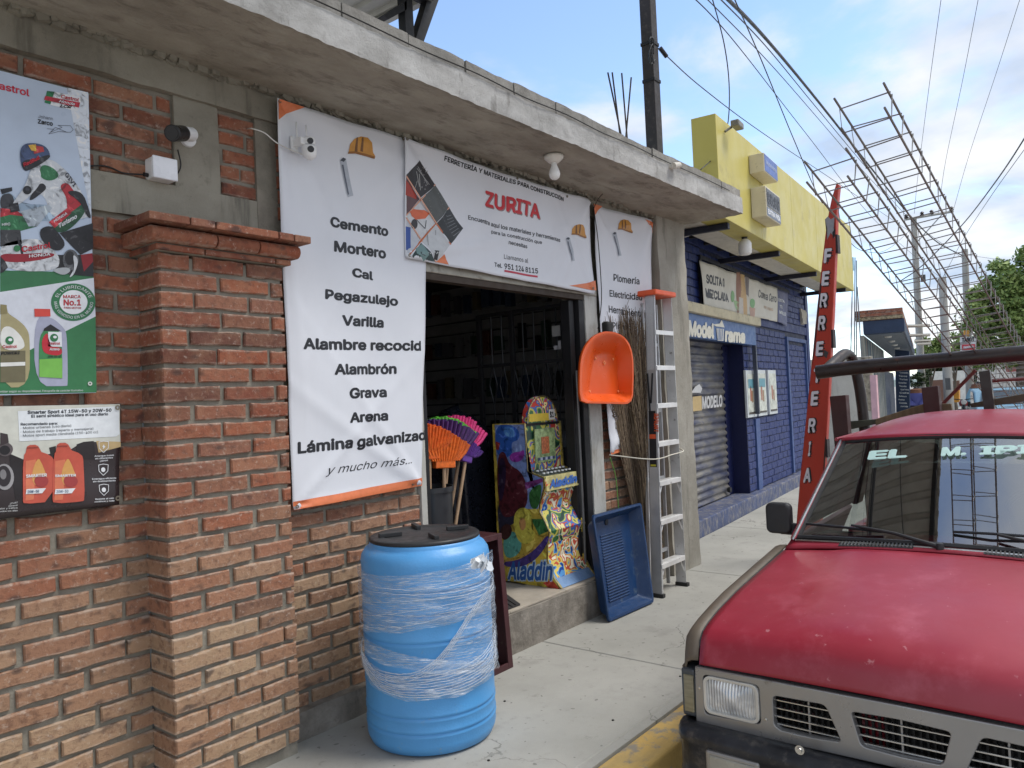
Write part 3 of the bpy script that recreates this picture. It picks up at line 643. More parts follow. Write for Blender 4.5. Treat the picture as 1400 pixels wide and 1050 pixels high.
# two bottles
K(S(168, 158, 118), 2, (0, 600), (38, 600), (42, 650), (110, 690), (162, 742), (178, 800), (176, 1090), (0, 1095)); K(S(138, 128, 88), 3, (0, 596), (38, 600), (40, 652), (0, 655)); K(S(225, 225, 220), 3, (0, 740), (60, 720), (140, 800), (148, 870), (0, 870)); K(S(110, 104, 78), 3, (0, 875), (150, 872), (150, 1060), (0, 1062)); K(S(225, 225, 220), 4, (0, 945), (148, 940), (148, 962), (0, 968))
P1(GRN, 4, *ell(54, 812, 25, 25), f=c); P1(WHITE, 5, *ell(58, 808, 12, 9), f=c); s1.text('Castrol', c((12, 858)), c((97, 856)), c((12, 840)), S(190, 40, 60), 5); s1.text('POWER1', c((0, 898)), c((115, 894)), c((0, 880)), S(40, 40, 40), 5, .03, .3)
K(S(165, 168, 190), 2, (203, 668), (300, 666), (385, 738), (400, 790), (405, 1078), (395, 1085), (205, 1085)); K(S(205, 70, 60), 3, (203, 622), (298, 624), (300, 668), (205, 670)); K(S(60, 132, 78), 3, (230, 800), (262, 745), (300, 720), (368, 760), (370, 1038), (232, 1030)); K(BLK, 3.5, (262, 740), (300, 715), (362, 755), (256, 755)); K(WHITE, 4, (285, 760), (366, 762), (368, 850), (285, 848)); K(S(190, 40, 55), 4, (248, 800), (285, 756), (285, 850), (368, 852), (368, 905), (270, 895), (248, 860)); K(S(120, 185, 80), 4, (232, 925), (370, 918), (370, 1038), (232, 1030))
P1(GRN, 5, *ell(320, 796, 24, 24), f=c); P1(WHITE, 6, *ell(324, 792, 11, 8), f=c); s1.text('Castrol', c((283, 836)), c((355, 838)), c((283, 820)), S(190, 40, 60), 6); s1.text('Actevo', c((292, 872)), c((352, 872)), c((292, 856)), WHITE, 6, .03, .2); s1.text('20W-50  4T', c((282, 914)), c((362, 914)), c((282, 903)), BLACK, 6)
s1.text('La imagen puede cambiar según su disponibilidad. Fotografía de carácter ilustrativo', (-40, 537.4), (113, 534.8), (-40, 534.6), WHITE, 3, .0)
grommet(p1, s1.proj(122.5, 524.5)+Vector((0, -.002, 0)), .008, mat('white_washer', (.6, .6, .58), .5))

# ---- second oil poster
p2 = thing('advertising_poster', (1.0, 3.15, 1.21), 'smaller dark vinyl oil poster with two orange bottles and a white text panel', 'poster')
wav = lambda P: .003*math.sin(P.x*22+P.z*9)+.002*math.sin(P.z*31+P.x*5)
s2 = Sheet(lambda x, y: aY(x, y, 3.150), (0, -1, 0), wav, p2)
s2.sheet([(-70, 557), (164.5, 552), (163, 690), (-70, 718)], 'vinyl_sheet', mat('poster_dark', S(50, 42, 44), .3, var=.3, vs=5), 30, 20)
z = q3
def P2(col, lay, *pts): return s2.poly(soft(z(*pts), 1) if lay >= 3 else z(*pts), col, lay)
P2(S(205, 206, 196), 1, (0, 243), (714, 230), (718, 470), (560, 455), (470, 470), (420, 500), (140, 560), (0, 500)); s2.poly([(-70, 557.5), (0, 555.5), (0, 614), (-70, 600)], S(205, 206, 196), 1)
P2(S(42, 36, 38), 1.6, (455, 470), (500, 455), (560, 450), (575, 560), (460, 560)); P2(S(190, 165, 120), 1.5, (575, 450), (718, 455), (720, 485), (590, 520)); P2(S(45, 40, 40), 1.6, (290, 490), (330, 480), (330, 530), (300, 530))
P2(S(226, 231, 235), 2, (107, 272), (708, 242), (712, 410), (690, 424), (115, 452))
for t, b0, b1, t0, bd in (('Smarter Sport 4T 15W-50 y 20W-50', (163, 290), (664, 275), (163, 269), .03), ('El semi sintético ideal para el uso diario', (185, 311), (645, 297), (185, 293), .02), ('Recomendado para:', (122, 358), (342, 352), (122, 342), .02), ('· Motos urbanas (uso diario)', (122, 381), (424, 365), (122, 366), 0), ('· Motos de trabajo (reparto y mensajería)', (122, 404), (558, 383), (122, 389), 0), ('· Motos sport media cilindrada (150-400 cc)', (122, 427), (585, 403), (122, 412), 0)):
    s2.text(t, z(b0), z(b1), z(t0), S(35, 40, 50), 3, bd)
for dx, pts in ((0, ((160, 475), (225, 472), (228, 510), (300, 535), (325, 570), (310, 812), (140, 828), (133, 800), (140, 540), (160, 510))), (1, ((335, 463), (400, 460), (405, 500), (485, 528), (498, 570), (500, 800), (487, 812), (318, 825), (310, 790), (318, 530), (335, 505)))):
    P2(S(196, 88, 70), 3+dx, *pts); ox = 0 if not dx else 172
    P2(S(214, 120, 88), 3.5+dx, (155+ox, 570), (215+ox, 560), (200+ox, 800), (150+ox, 806)); P2(S(215, 160, 90), 4+dx, (220+ox, 558), (240+ox, 560), (290+ox, 690), (240+ox, 728), (195+ox, 705), (190+ox, 640)); P2(S(160, 60, 60), 4.4+dx, *ell(245+ox, 690, 42, 36)); P2(WHITE, 5+dx, (155+ox, 738), (272+ox, 732), (250+ox, 762), (150+ox, 768)); P2(S(150, 65, 55), 4+dx, (160+ox, 488-ox*.05), (226+ox, 485-ox*.05), (226+ox, 492-ox*.05), (160+ox, 495-ox*.05))
    s2.text('SMARTER', z((153+ox, 670-ox*.02)), z((277+ox, 662)), z((153+ox, 651)), WHITE, 6.5, .03); s2.text('20W-50', z((160+ox, 762)), z((230+ox, 758)), z((160+ox, 745)), S(90, 110, 140), 6.5)
for yy, tx in ((485, ('Arranque suave', 'en diferentes', 'climas')), (622, ('Embrague eficiente', 'sin deslizamiento')), (742, ('Resiste al uso', 'continuo y rudo'))):
    sh_ = [(590, yy-28), (618, yy-34), (648, yy-30), (646, yy+8), (618, yy+34), (592, yy+8), (590, yy-28)]; strokes(s2, list(line(s2, z(*sh_), .8, WHITE)), WHITE, 3)
    if yy == 485: P2(WHITE, 3, (622, yy-18), (608, yy+2), (618, yy), (612, yy+18), (632, yy-4), (620, yy-3))
    else: P2(WHITE, 3, *ell(618, yy, 13, 14))
    for i, t in enumerate(tx): wd = len(t)*8.2; y_ = yy+58+i*15; s2.text(t, z((622-wd/2, y_+3)), z((622+wd/2, y_-4)), z((622-wd/2, y_-7)), WHITE, 3, .02)
for i, t in enumerate(('¿Cuál?', 'mineral', 'calor y tráfico', 'todos los días')): wd = len(t)*8; s2.text(t, z((103-wd, 828+i*16)), z((103, 822+i*16)), z((103-wd, 818+i*16)), S(190, 190, 190), 3)
P2(S(92, 84, 86), 2, *ell(30, 500, 48, 42)); P2(S(30, 26, 30), 3, *ell(28, 505, 32, 28)); P2(S(150, 148, 150), 2, *ell(25, 665, 58, 78)); P2(S(38, 32, 36), 3, *ell(20, 660, 44, 62)); P2(S(120, 118, 120), 4, *ell(16, 650, 20, 30)); P2(S(58, 48, 50), 2.2, (0, 400), (45, 410), (52, 460), (0, 480)); P2(S(34, 28, 30), 1.4, (60, 530), (135, 560), (130, 800), (90, 800), (60, 600))
for q in ((699, 250), (700, 792)): grommet(p2, s2.proj(*z(q))+Vector((0, -.006, 0)), .010)

# ---- the three shop banners
VIN = vinyl('banner_vinyl', S(224, 227, 234), .5)
ORG = ink(S(224, 126, 82)); TXT = S(38, 40, 46)
def folds(tl, tr, bl, br, amp=.017, seed=0):
    """soft creases: rays from the tied corners and long vertical ripples"""
    rnd = random.Random(seed); rays = []
    for cpt, n in ((tl, 3), (tr, 3), (bl, 2), (br, 2)):
        for k in range(n): rays.append((cpt, rnd.uniform(0, 1.57), rnd.uniform(.5, 1.), rnd.uniform(.06, .12)))
    ph = [rnd.uniform(0, 6) for _ in range(6)]
    def f(P):
        h = .35*math.sin(P.x*7+ph[0]+P.z*1.3)+.25*math.sin(P.x*17+ph[1]-P.z*3.1)+.18*math.sin(P.z*9+P.x*6+ph[2])
        for (cx_, cz_), an, st, wd in rays:
            dx, dz = abs(P.x-cx_), abs(P.z-cz_); a = math.atan2(dz, dx+1e-6); r = math.hypot(dx, dz); d = (a-an)*max(r, .12)
            h += st*math.exp(-(d/(wd*.4))**2)*math.exp(-r/.75)
        return amp*h
    return f
def cat_place(sh, x, y, s):      # the banners' helmet and rolled plan, without the mascot that carries them
    e = lambda *p: [(x+u*s, y+v*s) for u, v in p]
    sh.poly(e((-14, 2), (-13, -8), (-8, -15), (0, -18), (9, -16), (14, -9), (16, 4), (19, 9), (18, 12), (6, 7), (-6, 4), (-15, 5)), S(205, 145, 62), 3); sh.poly(e((-15, 2), (-5, 2), (8, 6), (19, 10), (18, 13), (7, 9), (-6, 5), (-16, 5)), S(150, 98, 40), 4)
    for k in (-6, 1): sh.poly(e((k-1, 2), (k, -16), (k+2, -17), (k+2.4, 3)), S(120, 80, 40), 4)
    sh.poly(e((-26, 14), (-18, 12), (-8, 62), (-15, 64)), S(176, 182, 192), 3); sh.poly(e((-26, 14), (-22, 10), (-18, 12), (-21, 16)), S(60, 64, 74), 4); sh.poly(e((-23.5, 20), (-21.5, 19.5), (-13.5, 60), (-15, 61)), S(90, 96, 110), 4)
# banner 1
def corner(sh, q): P = sh.proj(*q); return (P.x, P.z)
b1 = thing('shop_banner', (2.6, 3.12, 1.1), 'tall white vinyl banner listing building materials, hung left of the doorway', 'banner')
s3 = Sheet(lambda x, y: aY(x, y, 3.112), (0, -1, 0), None, b1)
C1 = [(376, 135), (584, 199), (577, 664), (400, 697)]
s3.wavy = True; s3.wave = folds(*[corner(s3, C1[i]) for i in (0, 1, 3, 2)], seed=2)
s3.sheet(C1, 'vinyl_sheet', VIN, 50, 90)
s3.poly([(377, 136), (415, 147.5), (402, 150), (390, 156), (378, 165)], None, 3.5, mtl=ORG); 
s3.poly([(399.6, 686), (577.2, 653), (577, 664), (400, 697)], None, 3.5, mtl=ORG, sub=16)
edge = s3.proj(575.5, 500)
for t, bl, br, tl in (('Cemento', (450.5, 310), (531.4, 323.4), (450.8, 295.5)), ('Mortero', (457, 344), (528.6, 354), (457, 328.6)), ('Cal', (480.6, 378.6), (510, 383.6), (480.6, 366)), ('Pegazulejo', (445, 408.8), (543.7, 418.6), (445, 394.8)), ('Varilla', (468.3, 445), (525.6, 448.2), (468.3, 430.4)), ('Alambre recocido', (412, 478), (586, 480), (412, 462)), ('Alambrón', (456.3, 512.8), (542.7, 511.3), (456.3, 497.4)), ('Grava', (476.3, 545.3), (529.4, 543), (476.3, 530.4)), ('Arena', (476.5, 578.6), (531, 575), (476.5, 564)), ('Lámina galvanizada', (406.3, 620.8), (592, 600.5), (406.3, 604.2))):
    s3.text(t, bl, br, tl, TXT, 2, .035, clip=edge)
s3.text('y mucho más...', (443, 649), (563.4, 633.5), (443, 637.5), TXT, 2, .012, shear=.35)
cat_place(s3, 492, 205, 1.0)
for q in ((380.5, 139), (551, 190), (403.5, 692.5), (564, 661.5)): grommet(b1, s3.on(s3.proj(*q), .004))
# banner 2 over the door
b2 = thing('shop_banner', (4.0, 3.1, 2.35), 'wide white sign banner with the shop name in red over the doorway', 'banner')
s4 = Sheet(lambda x, y: aY(x, y, 3.092), (0, -1, 0), None, b2)
C2 = [(551, 188), (805, 272), (813, 402), (556, 353)]
s4.wavy = True; s4.wave = folds(*[corner(s4, C2[i]) for i in (0, 1, 3, 2)], amp=.018, seed=5)
s4.sheet(C2, 'vinyl_sheet', VIN, 80, 40, bow=lambda u, v: Vector((0, 0, -.018*math.sin(math.pi*u)*(1-v))))
g = frm(540, 180, 4.373)
s4.text('FERRETERÍA Y MATERIALES PARA CONSTRUCCIÓN', g((285, 176)), g((1013, 416)), g((286, 146)), TXT, 2, .03)
s4.text('ZURITA', g((545, 452)), g((865, 531)), g((547, 357)), S(150, 130, 130), 2, .03); s4.text('ZURITA', g((540, 445)), g((860, 524)), g((542, 350)), S(205, 42, 52), 3, .03)
s4.text('Encuentra aquí los materiales y herramientas', g((432, 527)), g((982, 662)), g((433, 500)), TXT, 2, .015); s4.text('para la construcción que', g((582, 606)), g((872, 674)), g((582, 584)), TXT, 2, .015); s4.text('necesitas', g((682, 672)), g((793, 698)), g((682, 648)), TXT, 2, .015)
s4.text('Llamanos al', g((655, 760)), g((800, 785)), g((655, 732)), TXT, 2, .01); s4.text('Tel.', g((597, 806)), g((643, 815)), g((597, 780)), TXT, 2, .02); s4.text('951 124 8115', g((656, 820)), g((852, 850)), g((656, 786)), TXT, 2, .02)
s4.poly(g((655, 826), (850, 862), (850, 873), (655, 838)), S(190, 45, 70), 2)
s4.poly(g((1040, 921), (1100, 916), (1150, 905), (1194, 890), (1196, 950)), None, 3.5, mtl=ORG); s4.poly(g((243, 780), (262, 762), (288, 735), (292, 765), (320, 795)), None, 3.5, mtl=ORG)
# lattice of tool pictures
L0 = [((145, 172), (232, 322), (152, 395), (60, 262)), ((232, 322), (315, 455), (238, 548), (155, 400)), ((315, 455), (397, 580), (322, 675), (240, 552)), ((60, 275), (148, 402), (72, 495), (68, 400)), ((152, 408), (232, 548), (155, 645), (72, 505)), ((236, 560), (318, 678), (245, 778), (160, 655)), ((70, 520), (150, 655), (80, 740), (72, 600)), ((155, 665), (240, 778), (110, 762), (92, 745))]
for q, cl in zip(L0, (S(52, 50, 54), S(88, 92, 92), S(50, 54, 58), S(96, 70, 74), S(205, 208, 212), S(198, 202, 206), S(190, 196, 206), S(60, 78, 80))): s4.poly(g(*q), cl, 1.5)
rnd = random.Random(3)
strokes(s4, [q for k in range(12) for q in line(s4, g((100+rnd.uniform(0, 95), 240+rnd.uniform(-30, 25)), (115+rnd.uniform(0, 80), 330+rnd.uniform(-40, 25))), .7, None)], S(165, 165, 165), 2)
strokes(s4, [q for k in range(8) for q in line(s4, g((195+k*3, 400+k*17), (250+k*8, 372+k*22)), .8, None)], S(150, 156, 156), 2); strokes(s4, [q for k in range(7) for q in line(s4, g((270+k*10, 520+k*18), (330+k*8, 500+k*16)), .9, None)], S(120, 124, 128), 2)
s4.poly(g((60, 290), (130, 380), (128, 405), (62, 380)), S(170, 60, 48), 2); s4.poly(g((88, 478), (110, 462), (175, 470), (202, 490), (180, 520), (125, 525), (100, 505)), S(212, 104, 66), 2.5); s4.poly(g(*ell(118, 552, 20, 30)), S(50, 50, 55), 2.2); strokes(s4, list(line(s4, g((130, 525), (180, 580), (185, 530)), .8, None)), S(50, 50, 55), 2.3)
s4.poly(g((70, 565), (96, 572), (98, 700), (72, 708)), S(52, 84, 160), 2); s4.poly(g((222, 712), (250, 715), (250, 770), (228, 765)), S(50, 52, 56), 2.2); strokes(s4, [q for x_ in (190, 236, 278) for q in line(s4, g((x_, 590), (x_+2, 740)), .5, None)], S(90, 92, 96), 2.1); s4.poly(g((120, 700), (160, 670), (190, 740), (170, 775), (115, 760)), S(120, 150, 150), 2)
for ln in (((60, 262), (322, 675)), ((60, 275), (155, 645)), ((232, 318), (70, 500)), ((318, 455), (80, 742)), ((68, 500), (245, 780)), ((322, 678), (240, 782))): pass
strokes(s4, [q for ln in (((60, 268), (240, 552)), ((240, 552), (322, 678)), ((232, 318), (70, 500)), ((316, 455), (80, 742)), ((70, 512), (245, 782))) for q in line(s4, g(*ln), 1.6, None)], S(205, 120, 82), 3); strokes(s4, [q for ln in (((60, 268), (240, 552)), ((232, 318), (70, 500)), ((316, 455), (80, 742)), ((70, 512), (245, 782))) for q in line(s4, g(*ln), .5, None)], S(240, 215, 195), 3.5)
cat_place(s4, 790, 318, .62)
for q in ((64, 46), (722, 281), (1033, 386), (85, 740), (1180, 937)): grommet(b2, s4.on(s4.proj(*g(q)), .004))
# banner 3
b3 = thing('shop_banner', (5.4, 3.1, 1.0), 'white vinyl banner for plumbing and electrical goods, right of the doorway', 'banner')
s5 = Sheet(lambda x, y: aY(x, y, 3.122), (0, -1, 0), None, b3)
C3 = [(808, 279), (891, 301), (874, 612), (833, 622)]
C3b = [(808, 279), (891, 301), (889, 606), (833, 622)]
s5.wavy = True; s5.wave = folds(*[corner(s5, C3[i]) for i in (0, 1, 3, 2)], amp=.018, seed=9)
s5.sheet(C3b, 'vinyl_sheet', VIN, 40, 70)
h = frm(780, 260, 4.378)
s5.text('Plomería', h((258, 543)), h((403, 567)), h((258, 500)), TXT, 2, .02); s5.text('Electricidad', h((233, 637)), h((423, 662)), h((233, 596)), TXT, 2, .02); s5.text('Herramientas', h((222, 733)), h((450, 764)), h((222, 690)), TXT, 2, .02); s5.text('Pinturas', h((240, 830)), h((400, 845)), h((240, 790)), TXT, 2, .02)
s5.text('amarre', (834.5, 570.5), (872, 568), (834.5, 561.5), TXT, 2, .02); s5.text('y más...', (842, 594), (870, 590), (842, 584), TXT, 2, .01, .35)
s5.poly(h((122, 82), (190, 97), (160, 112), (145, 130), (127, 155)), None, 3.5, mtl=ORG); s5.poly(h((430, 178), (486, 192), (490, 262), (470, 215)), None, 3.5, mtl=ORG); s5.poly([(833, 617), (889, 601), (889, 606), (833, 622)], None, 3.5, mtl=ORG, sub=8)
cat_place(s5, 853.5, 311, .62)
for q in ((125, 90), (480, 195)): grommet(b3, s5.on(s5.proj(*h(q)), .004))

# ================================================================== FITTINGS ON THE SHOP FRONT
WPL = mat('white_plastic', (.80, .81, .82), .35); BPL = mat('black_plastic', (.012, .012, .014), .35)
t = thing('security_camera', (1.72, 3.1, 2.74), 'black faced white bullet camera fixed to the concrete post beside the junction box', 'camera')
P = aY(262, 183, 3.06); ax = (aY(262, 184, 3.10)-aY(236, 182, 2.98)).normalized()
M_ = ax.to_track_quat('Z', 'Y').to_matrix()
def cyl(mb, A, Bq, r0, r1=None, n=24):
    mb.tube([A, Bq], [r0, r1 if r1 else r0], n); return mb
C0 = aY(235, 182, 3.0); C1_ = aY(250, 182.5, 3.06); C2_ = aY(262, 184, 3.115)
part('camera_body', cyl(MB(), C1_, C2_, .030), WPL, t, smooth=True, bevel=.004); part('camera_hood', cyl(MB(), C0, C1_, .034, .033), BPL, t, smooth=True, bevel=.003)
part('lens', cyl(MB(), C0-(C1_-C0).normalized()*.002, C0+(C1_-C0)*.05, .026), mat('lens_glass', (.01, .01, .012), .08), t, smooth=True)
part('mount', MB().lathe([(.0, -.012), (.034, -.012), (.036, 0), (.0, 0)], Vector((C2_.x+.012, 3.172, C2_.z-.004)), 24, 'y').tube([C2_, (C2_.x+.012, 3.165, C2_.z-.004)], .014, 12), WPL, t, smooth=True)
t = thing('junction_box', (1.6, 3.15, 2.53), 'square white plastic junction box on the tie beam under the bullet camera', 'box')
q0, q1 = aY(208, 250, 3.10), aY(242, 220, 3.10)
part('housing', MB().box((1.565, 3.115, 2.545), (1.668, 3.182, 2.635)), WPL, t, bevel=.008); part('cover', MB().box((1.563, 3.103, 2.543), (1.670, 3.115, 2.637)), mat('white_cover', (.78, .80, .84), .3), t, bevel=.005)
part('cable_gland', MB().tube([(1.562, 3.15, 2.56), (1.545, 3.15, 2.56)], .009), BPL, t)
def cable(name, pts, r, m, label, cat='cable', n=8, smooth_n=8, group=None):
    mb = MB(); mb.tube(catmull(pts, smooth_n), r, n); return mb.build(name, m, label=label, cat=cat, smooth='all', group=group)
BC = mat('black_cable', (.012, .012, .012), .5); WC = mat('white_cable', (.65, .65, .62), .5)
cable('cable', [aY(-30, 230, 3.160), aY(60, 233, 3.160), (1.38, 3.168, 2.565), (1.47, 3.165, 2.553), (1.55, 3.152, 2.56)], .0035, BC, 'thin black cable running along the tie beam into the white junction box')
cable('cable', [(1.70, 3.155, 2.70), (1.715, 3.162, 2.64), (1.70, 3.160, 2.6), (1.672, 3.15, 2.575)], .003, BC, 'short black cable hanging from the bullet camera to the junction box')
t = thing('wifi_camera', (2.34, 3.1, 2.78), 'white round two-lens wireless camera with two aerials in front of the tall banner', 'camera')
Wc = aY(423, 206, 3.03)
part('camera_ball', MB().lathe([(.0, -.045), (.018, -.042), (.032, -.028), (.036, -.010), (.036, .012), (.033, .022), (.0, .024)], Wc, 28), WPL, t, smooth='all')
part('camera_head', MB().lathe([(.0, -.016), (.027, -.016), (.030, -.010), (.030, .014), (.026, .020), (.0, .021)], Wc+Vector((0, 0, .042)), 28), WPL, t, smooth='all')
for dz, rr in ((.002, .017), (.043, .015)):
    vd = Vector((-.42, -.88, -.15)).normalized(); part('lens', cyl(MB(), Wc+Vector((0, 0, dz))+vd*.026, Wc+Vector((0, 0, dz))+vd*.0385, rr, rr*.9), BPL, t, smooth=True)
part('bracket', MB().box((Wc.x-.055, Wc.y-.01, Wc.z+.02), (Wc.x-.028, 3.1, Wc.z+.055)).box((Wc.x-.06, 3.085, Wc.z+.0), (Wc.x-.02, 3.1, Wc.z+.075)), WPL, t, bevel=.004)
for dx in (-.045, .012): part('aerial', MB().tube([(Wc.x+dx, Wc.y+.03, Wc.z+.05), (Wc.x+dx-.004, Wc.y+.03, Wc.z+.135)], [.0045, .0032], 10), WPL, t, smooth='all')
cable('cable', [aY(338, 176, 3.17), aY(345, 176, 3.10), aY(362, 182, 3.08), aY(378, 195, 3.08), (2.24, 3.082, 2.80), (2.29, 3.07, 2.79)], .003, WC, 'thin white cable from a hole in the bricks to the wireless camera')
t = thing('lamp_holder', (3.95, 2.75, 2.95), 'white ceramic lamp holder with an unlit bulb under the slab above the shop banner', 'light')
Lc = aZ(757, 213, 3.078)
part('rose', MB().lathe([(.0, 0), (.062, 0), (.060, -.018), (.036, -.040), (.030, -.045), (0, -.045)], Lc, 32), mat('porcelain', (.68, .66, .60), .35), t, smooth='all')
part('bulb', MB().lathe([(.0, -.04), (.018, -.045), (.020, -.065), (.034, -.10), (.036, -.118), (.030, -.138), (.016, -.150), (.0, -.153)], Lc, 32), mat('opal_bulb', (.78, .78, .76), .2), t, smooth='all')
t = thing('spout', (5.0, 2.5, 3.2), 'short white plastic drain spout sticking out of the canopy edge', 'pipe')
Ls = aY(921, 228, 2.54); part('pipe', MB().tube([Ls+Vector((-.05, -.02, -.01)), Ls+Vector((.03, -.03, .012))], [.026, .022], 20).tube([Ls+Vector((-.04, .08, -.006)), Ls+Vector((-.045, -.02, -.009))], .02, 16), mat('aged_white_pvc', (.58, .55, .48), .5), t, smooth=True)
cable('wire_tie', [aY(812, 284, 3.09), aY(818, 272, 3.02), aY(824, 265, 2.98)], .003, mat('rusty_wire', (.04, .03, .025), .8), 'bit of bent tie wire poking out between the shop banners', 'wire')
cable('cord', [(4.92, 3.08, 2.98), (4.955, 3.075, 2.7), (4.955, 3.07, 2.3), (4.90, 3.08, 2.06)], .0035, BC, 'thin dark cord hanging between the name banner and the plumbing banner', 'cord')
# roof things
t = thing('steel_post', (6.25, 3.2, 3.2), 'tall dark square steel post rising from the roof slab with cable clamps', 'post')
Pb = aY(896, 205, 3.2); Pt = aY(883, -60, 3.2); Pt = Vector((Pb.x-.02, 3.2, Pt.z+.6))
DKP = mat('brown_black_paint', (.030, .024, .022), .5, dirt=.4)
part('shaft', MB().box((Pb.x-.055, 3.15, 3.1), (Pb.x+.055, 3.26, Pt.z)), DKP, t, bevel=.004)
for zc_ in (aY(890, 60, 3.2).z, aY(892, 110, 3.2).z): part('clamp', MB().box((Pb.x-.062, 3.142, zc_-.03), (Pb.x+.062, 3.266, zc_+.0)), BST, t, bevel=.003)
part('loop_cable', MB().tube(catmull([(Pb.x-.06, 3.14, 4.62), (Pb.x-.16, 3.1, 4.60), (Pb.x-.22, 3.1, 4.50), (Pb.x-.20, 3.1, 4.42), (Pb.x-.08, 3.12, 4.50)], 8), .006, 6).tube(catmull([(Pb.x-.06, 3.14, 4.56), (Pb.x-.13, 3.1, 4.66), (Pb.x-.2, 3.1, 4.62), (Pb.x-.14, 3.1, 4.44)], 8), .005, 6), BC, t, smooth='all')
part('splice_box', MB().tube([(Pb.x+.07, 3.14, 4.66), (Pb.x+.15, 3.12, 4.60)], .02, 10), BPL, t); part('splice_box', MB().tube([(Pb.x-.16, 3.12, 4.66), (Pb.x-.10, 3.12, 4.68)], .016, 10), BPL, t)
for k, (a_, b_) in enumerate((((848, 179), (831, 99)), ((847, 179), (837, 99)), ((857, 184), (850, 100)), ((856, 184), (863, 106)))):
    A, Bq = aY(*a_, 3.2), aY(*b_, 3.2); d = (A-Bq)*.8
    mb = MB(); mb.tube([A+d*.6, A, Bq], .0075, 6)
    mb.build('rebar_starter', mat('rusty_rebar', (.045, .035, .03), .8), label=('leftmost', 'second', 'third', 'rightmost')[k]+' of the four starter bars sticking up from the roof slab left of the post', cat='rebar', group='starter bars on the roof')
t = thing('roof_awning', (1.2, 4.0, 3.3), 'high corrugated metal roof on black steel trusses above the canopy of the brick shop', 'roof')
AWM = mat('galvanised_sheet', (.42, .41, .36), .45, .3)
def awn(u, v):
    x = -3+u*8.25; return Vector((x, 1.58+v*5.2, 5.42+.035*(1 if (u*41) % 1 < .3 else 0)))
part('corrugated_sheet', MB().grid(awn, 410, 3), AWM, t, solid=.003)
TY = 4.95
def aw(nm, pts, y=TY, m=BST): part(nm, MB().prism([aY(*p, y) for p in pts], (0, .09, 0)), m, t)
aw('truss_strut', [(552, -12), (563, -12), (568, 75), (557, 75)]); aw('truss_brace', [(588, -12), (604, -12), (573, 75), (562, 75)]); aw('truss_brace', [(524, 21), (532, 26), (556, 13), (556, 1)])
part('truss_bar', MB().box((-3, TY, 5.33), (5.2, TY+.09, 5.41)), BST, t); part('edge_purlin', MB().box((5.15, 1.6, 5.34), (5.22, 6.7, 5.41)), AWM, t)
for y_ in (1.62, 2.8, 6.6): part('purlin', MB().box((-3, y_, 5.35), (5.14, y_+.06, 5.41)), BST, t)
for x_ in (-2.6, 1.2, 5.0):
    part('rafter', MB().box((x_, 1.62, 5.27), (x_+.06, 6.7, 5.345)), BST, t) if x_ < 4 else None
sp0 = aY(562.5, 72, TY); part('roof_post', MB().box((sp0.x-.04, TY+.01, 3.2), (sp0.x+.05, TY+.08, sp0.z+.02)), BST, t); part('roof_post', MB().box((-2.6, 4.9, 3.2), (-2.5, 5.0, 5.3)), BST, t)

# ================================================================== THINGS ON THE PAVEMENT
# ---- blue water drum
DC = Vector((2.598, 2.660, 0)); BLU = mat('blue_polyethylene', S(84, 156, 216), .38, var=.06, vs=5, bmp=.0012, bs=90, dirt=.08, dirtcol=(.25, .34, .42))
t = thing('water_drum', DC, 'tall light blue plastic water drum wrapped in clear film, standing on the pavement', 'drum')
prof = [(.0, .0), (.26, .0), (.288, .012), (.300, .04), (.303, .055)]
def groove(z, r=.303): return [(r, z-.016), (r+.003, z-.009), (r-.0045, z-.002), (r-.0045, z+.002), (r+.003, z+.009), (r, z+.016)]
for gz in (.105, .175, .30, .36, .50, .62, .72): prof += groove(gz)
prof += [(.303, .80), (.305, .835), (.300, .862), (.283, .888), (.266, .898), (.262, .905), (.262, .918), (.25, .920), (.0, .920)]
part('body', MB().lathe(prof, DC, 96), BLU, t, smooth='all')
LID = mat('black_lid', (.020, .021, .023), .5, bmp=.001)
LO = DC+Vector((0, 0, .918))
part('lid', MB().lathe([(.258, 0), (.262, .003), (.262, .014), (.254, .020), (.200, .022), (.195, .018), (.0, .021)], LO, 72), LID, t, smooth='all')
for k in range(4):
    an = math.radians(60+k*90); c0 = LO+Vector((math.cos(an)*.165, math.sin(an)*.165, .03)); dr = Vector((math.cos(an), math.sin(an), 0)); pr_ = Vector((-dr.y, dr.x, 0))
    part('grip', MB().prism([c0-dr*.055-pr_*.012+Vector((0, 0, -.012)), c0+dr*.055-pr_*.012+Vector((0, 0, -.012)), c0+dr*.055-pr_*.012+Vector((0, 0, .010)), c0-dr*.055-pr_*.012+Vector((0, 0, .010))], pr_*.024), LID, t, bevel=.004)
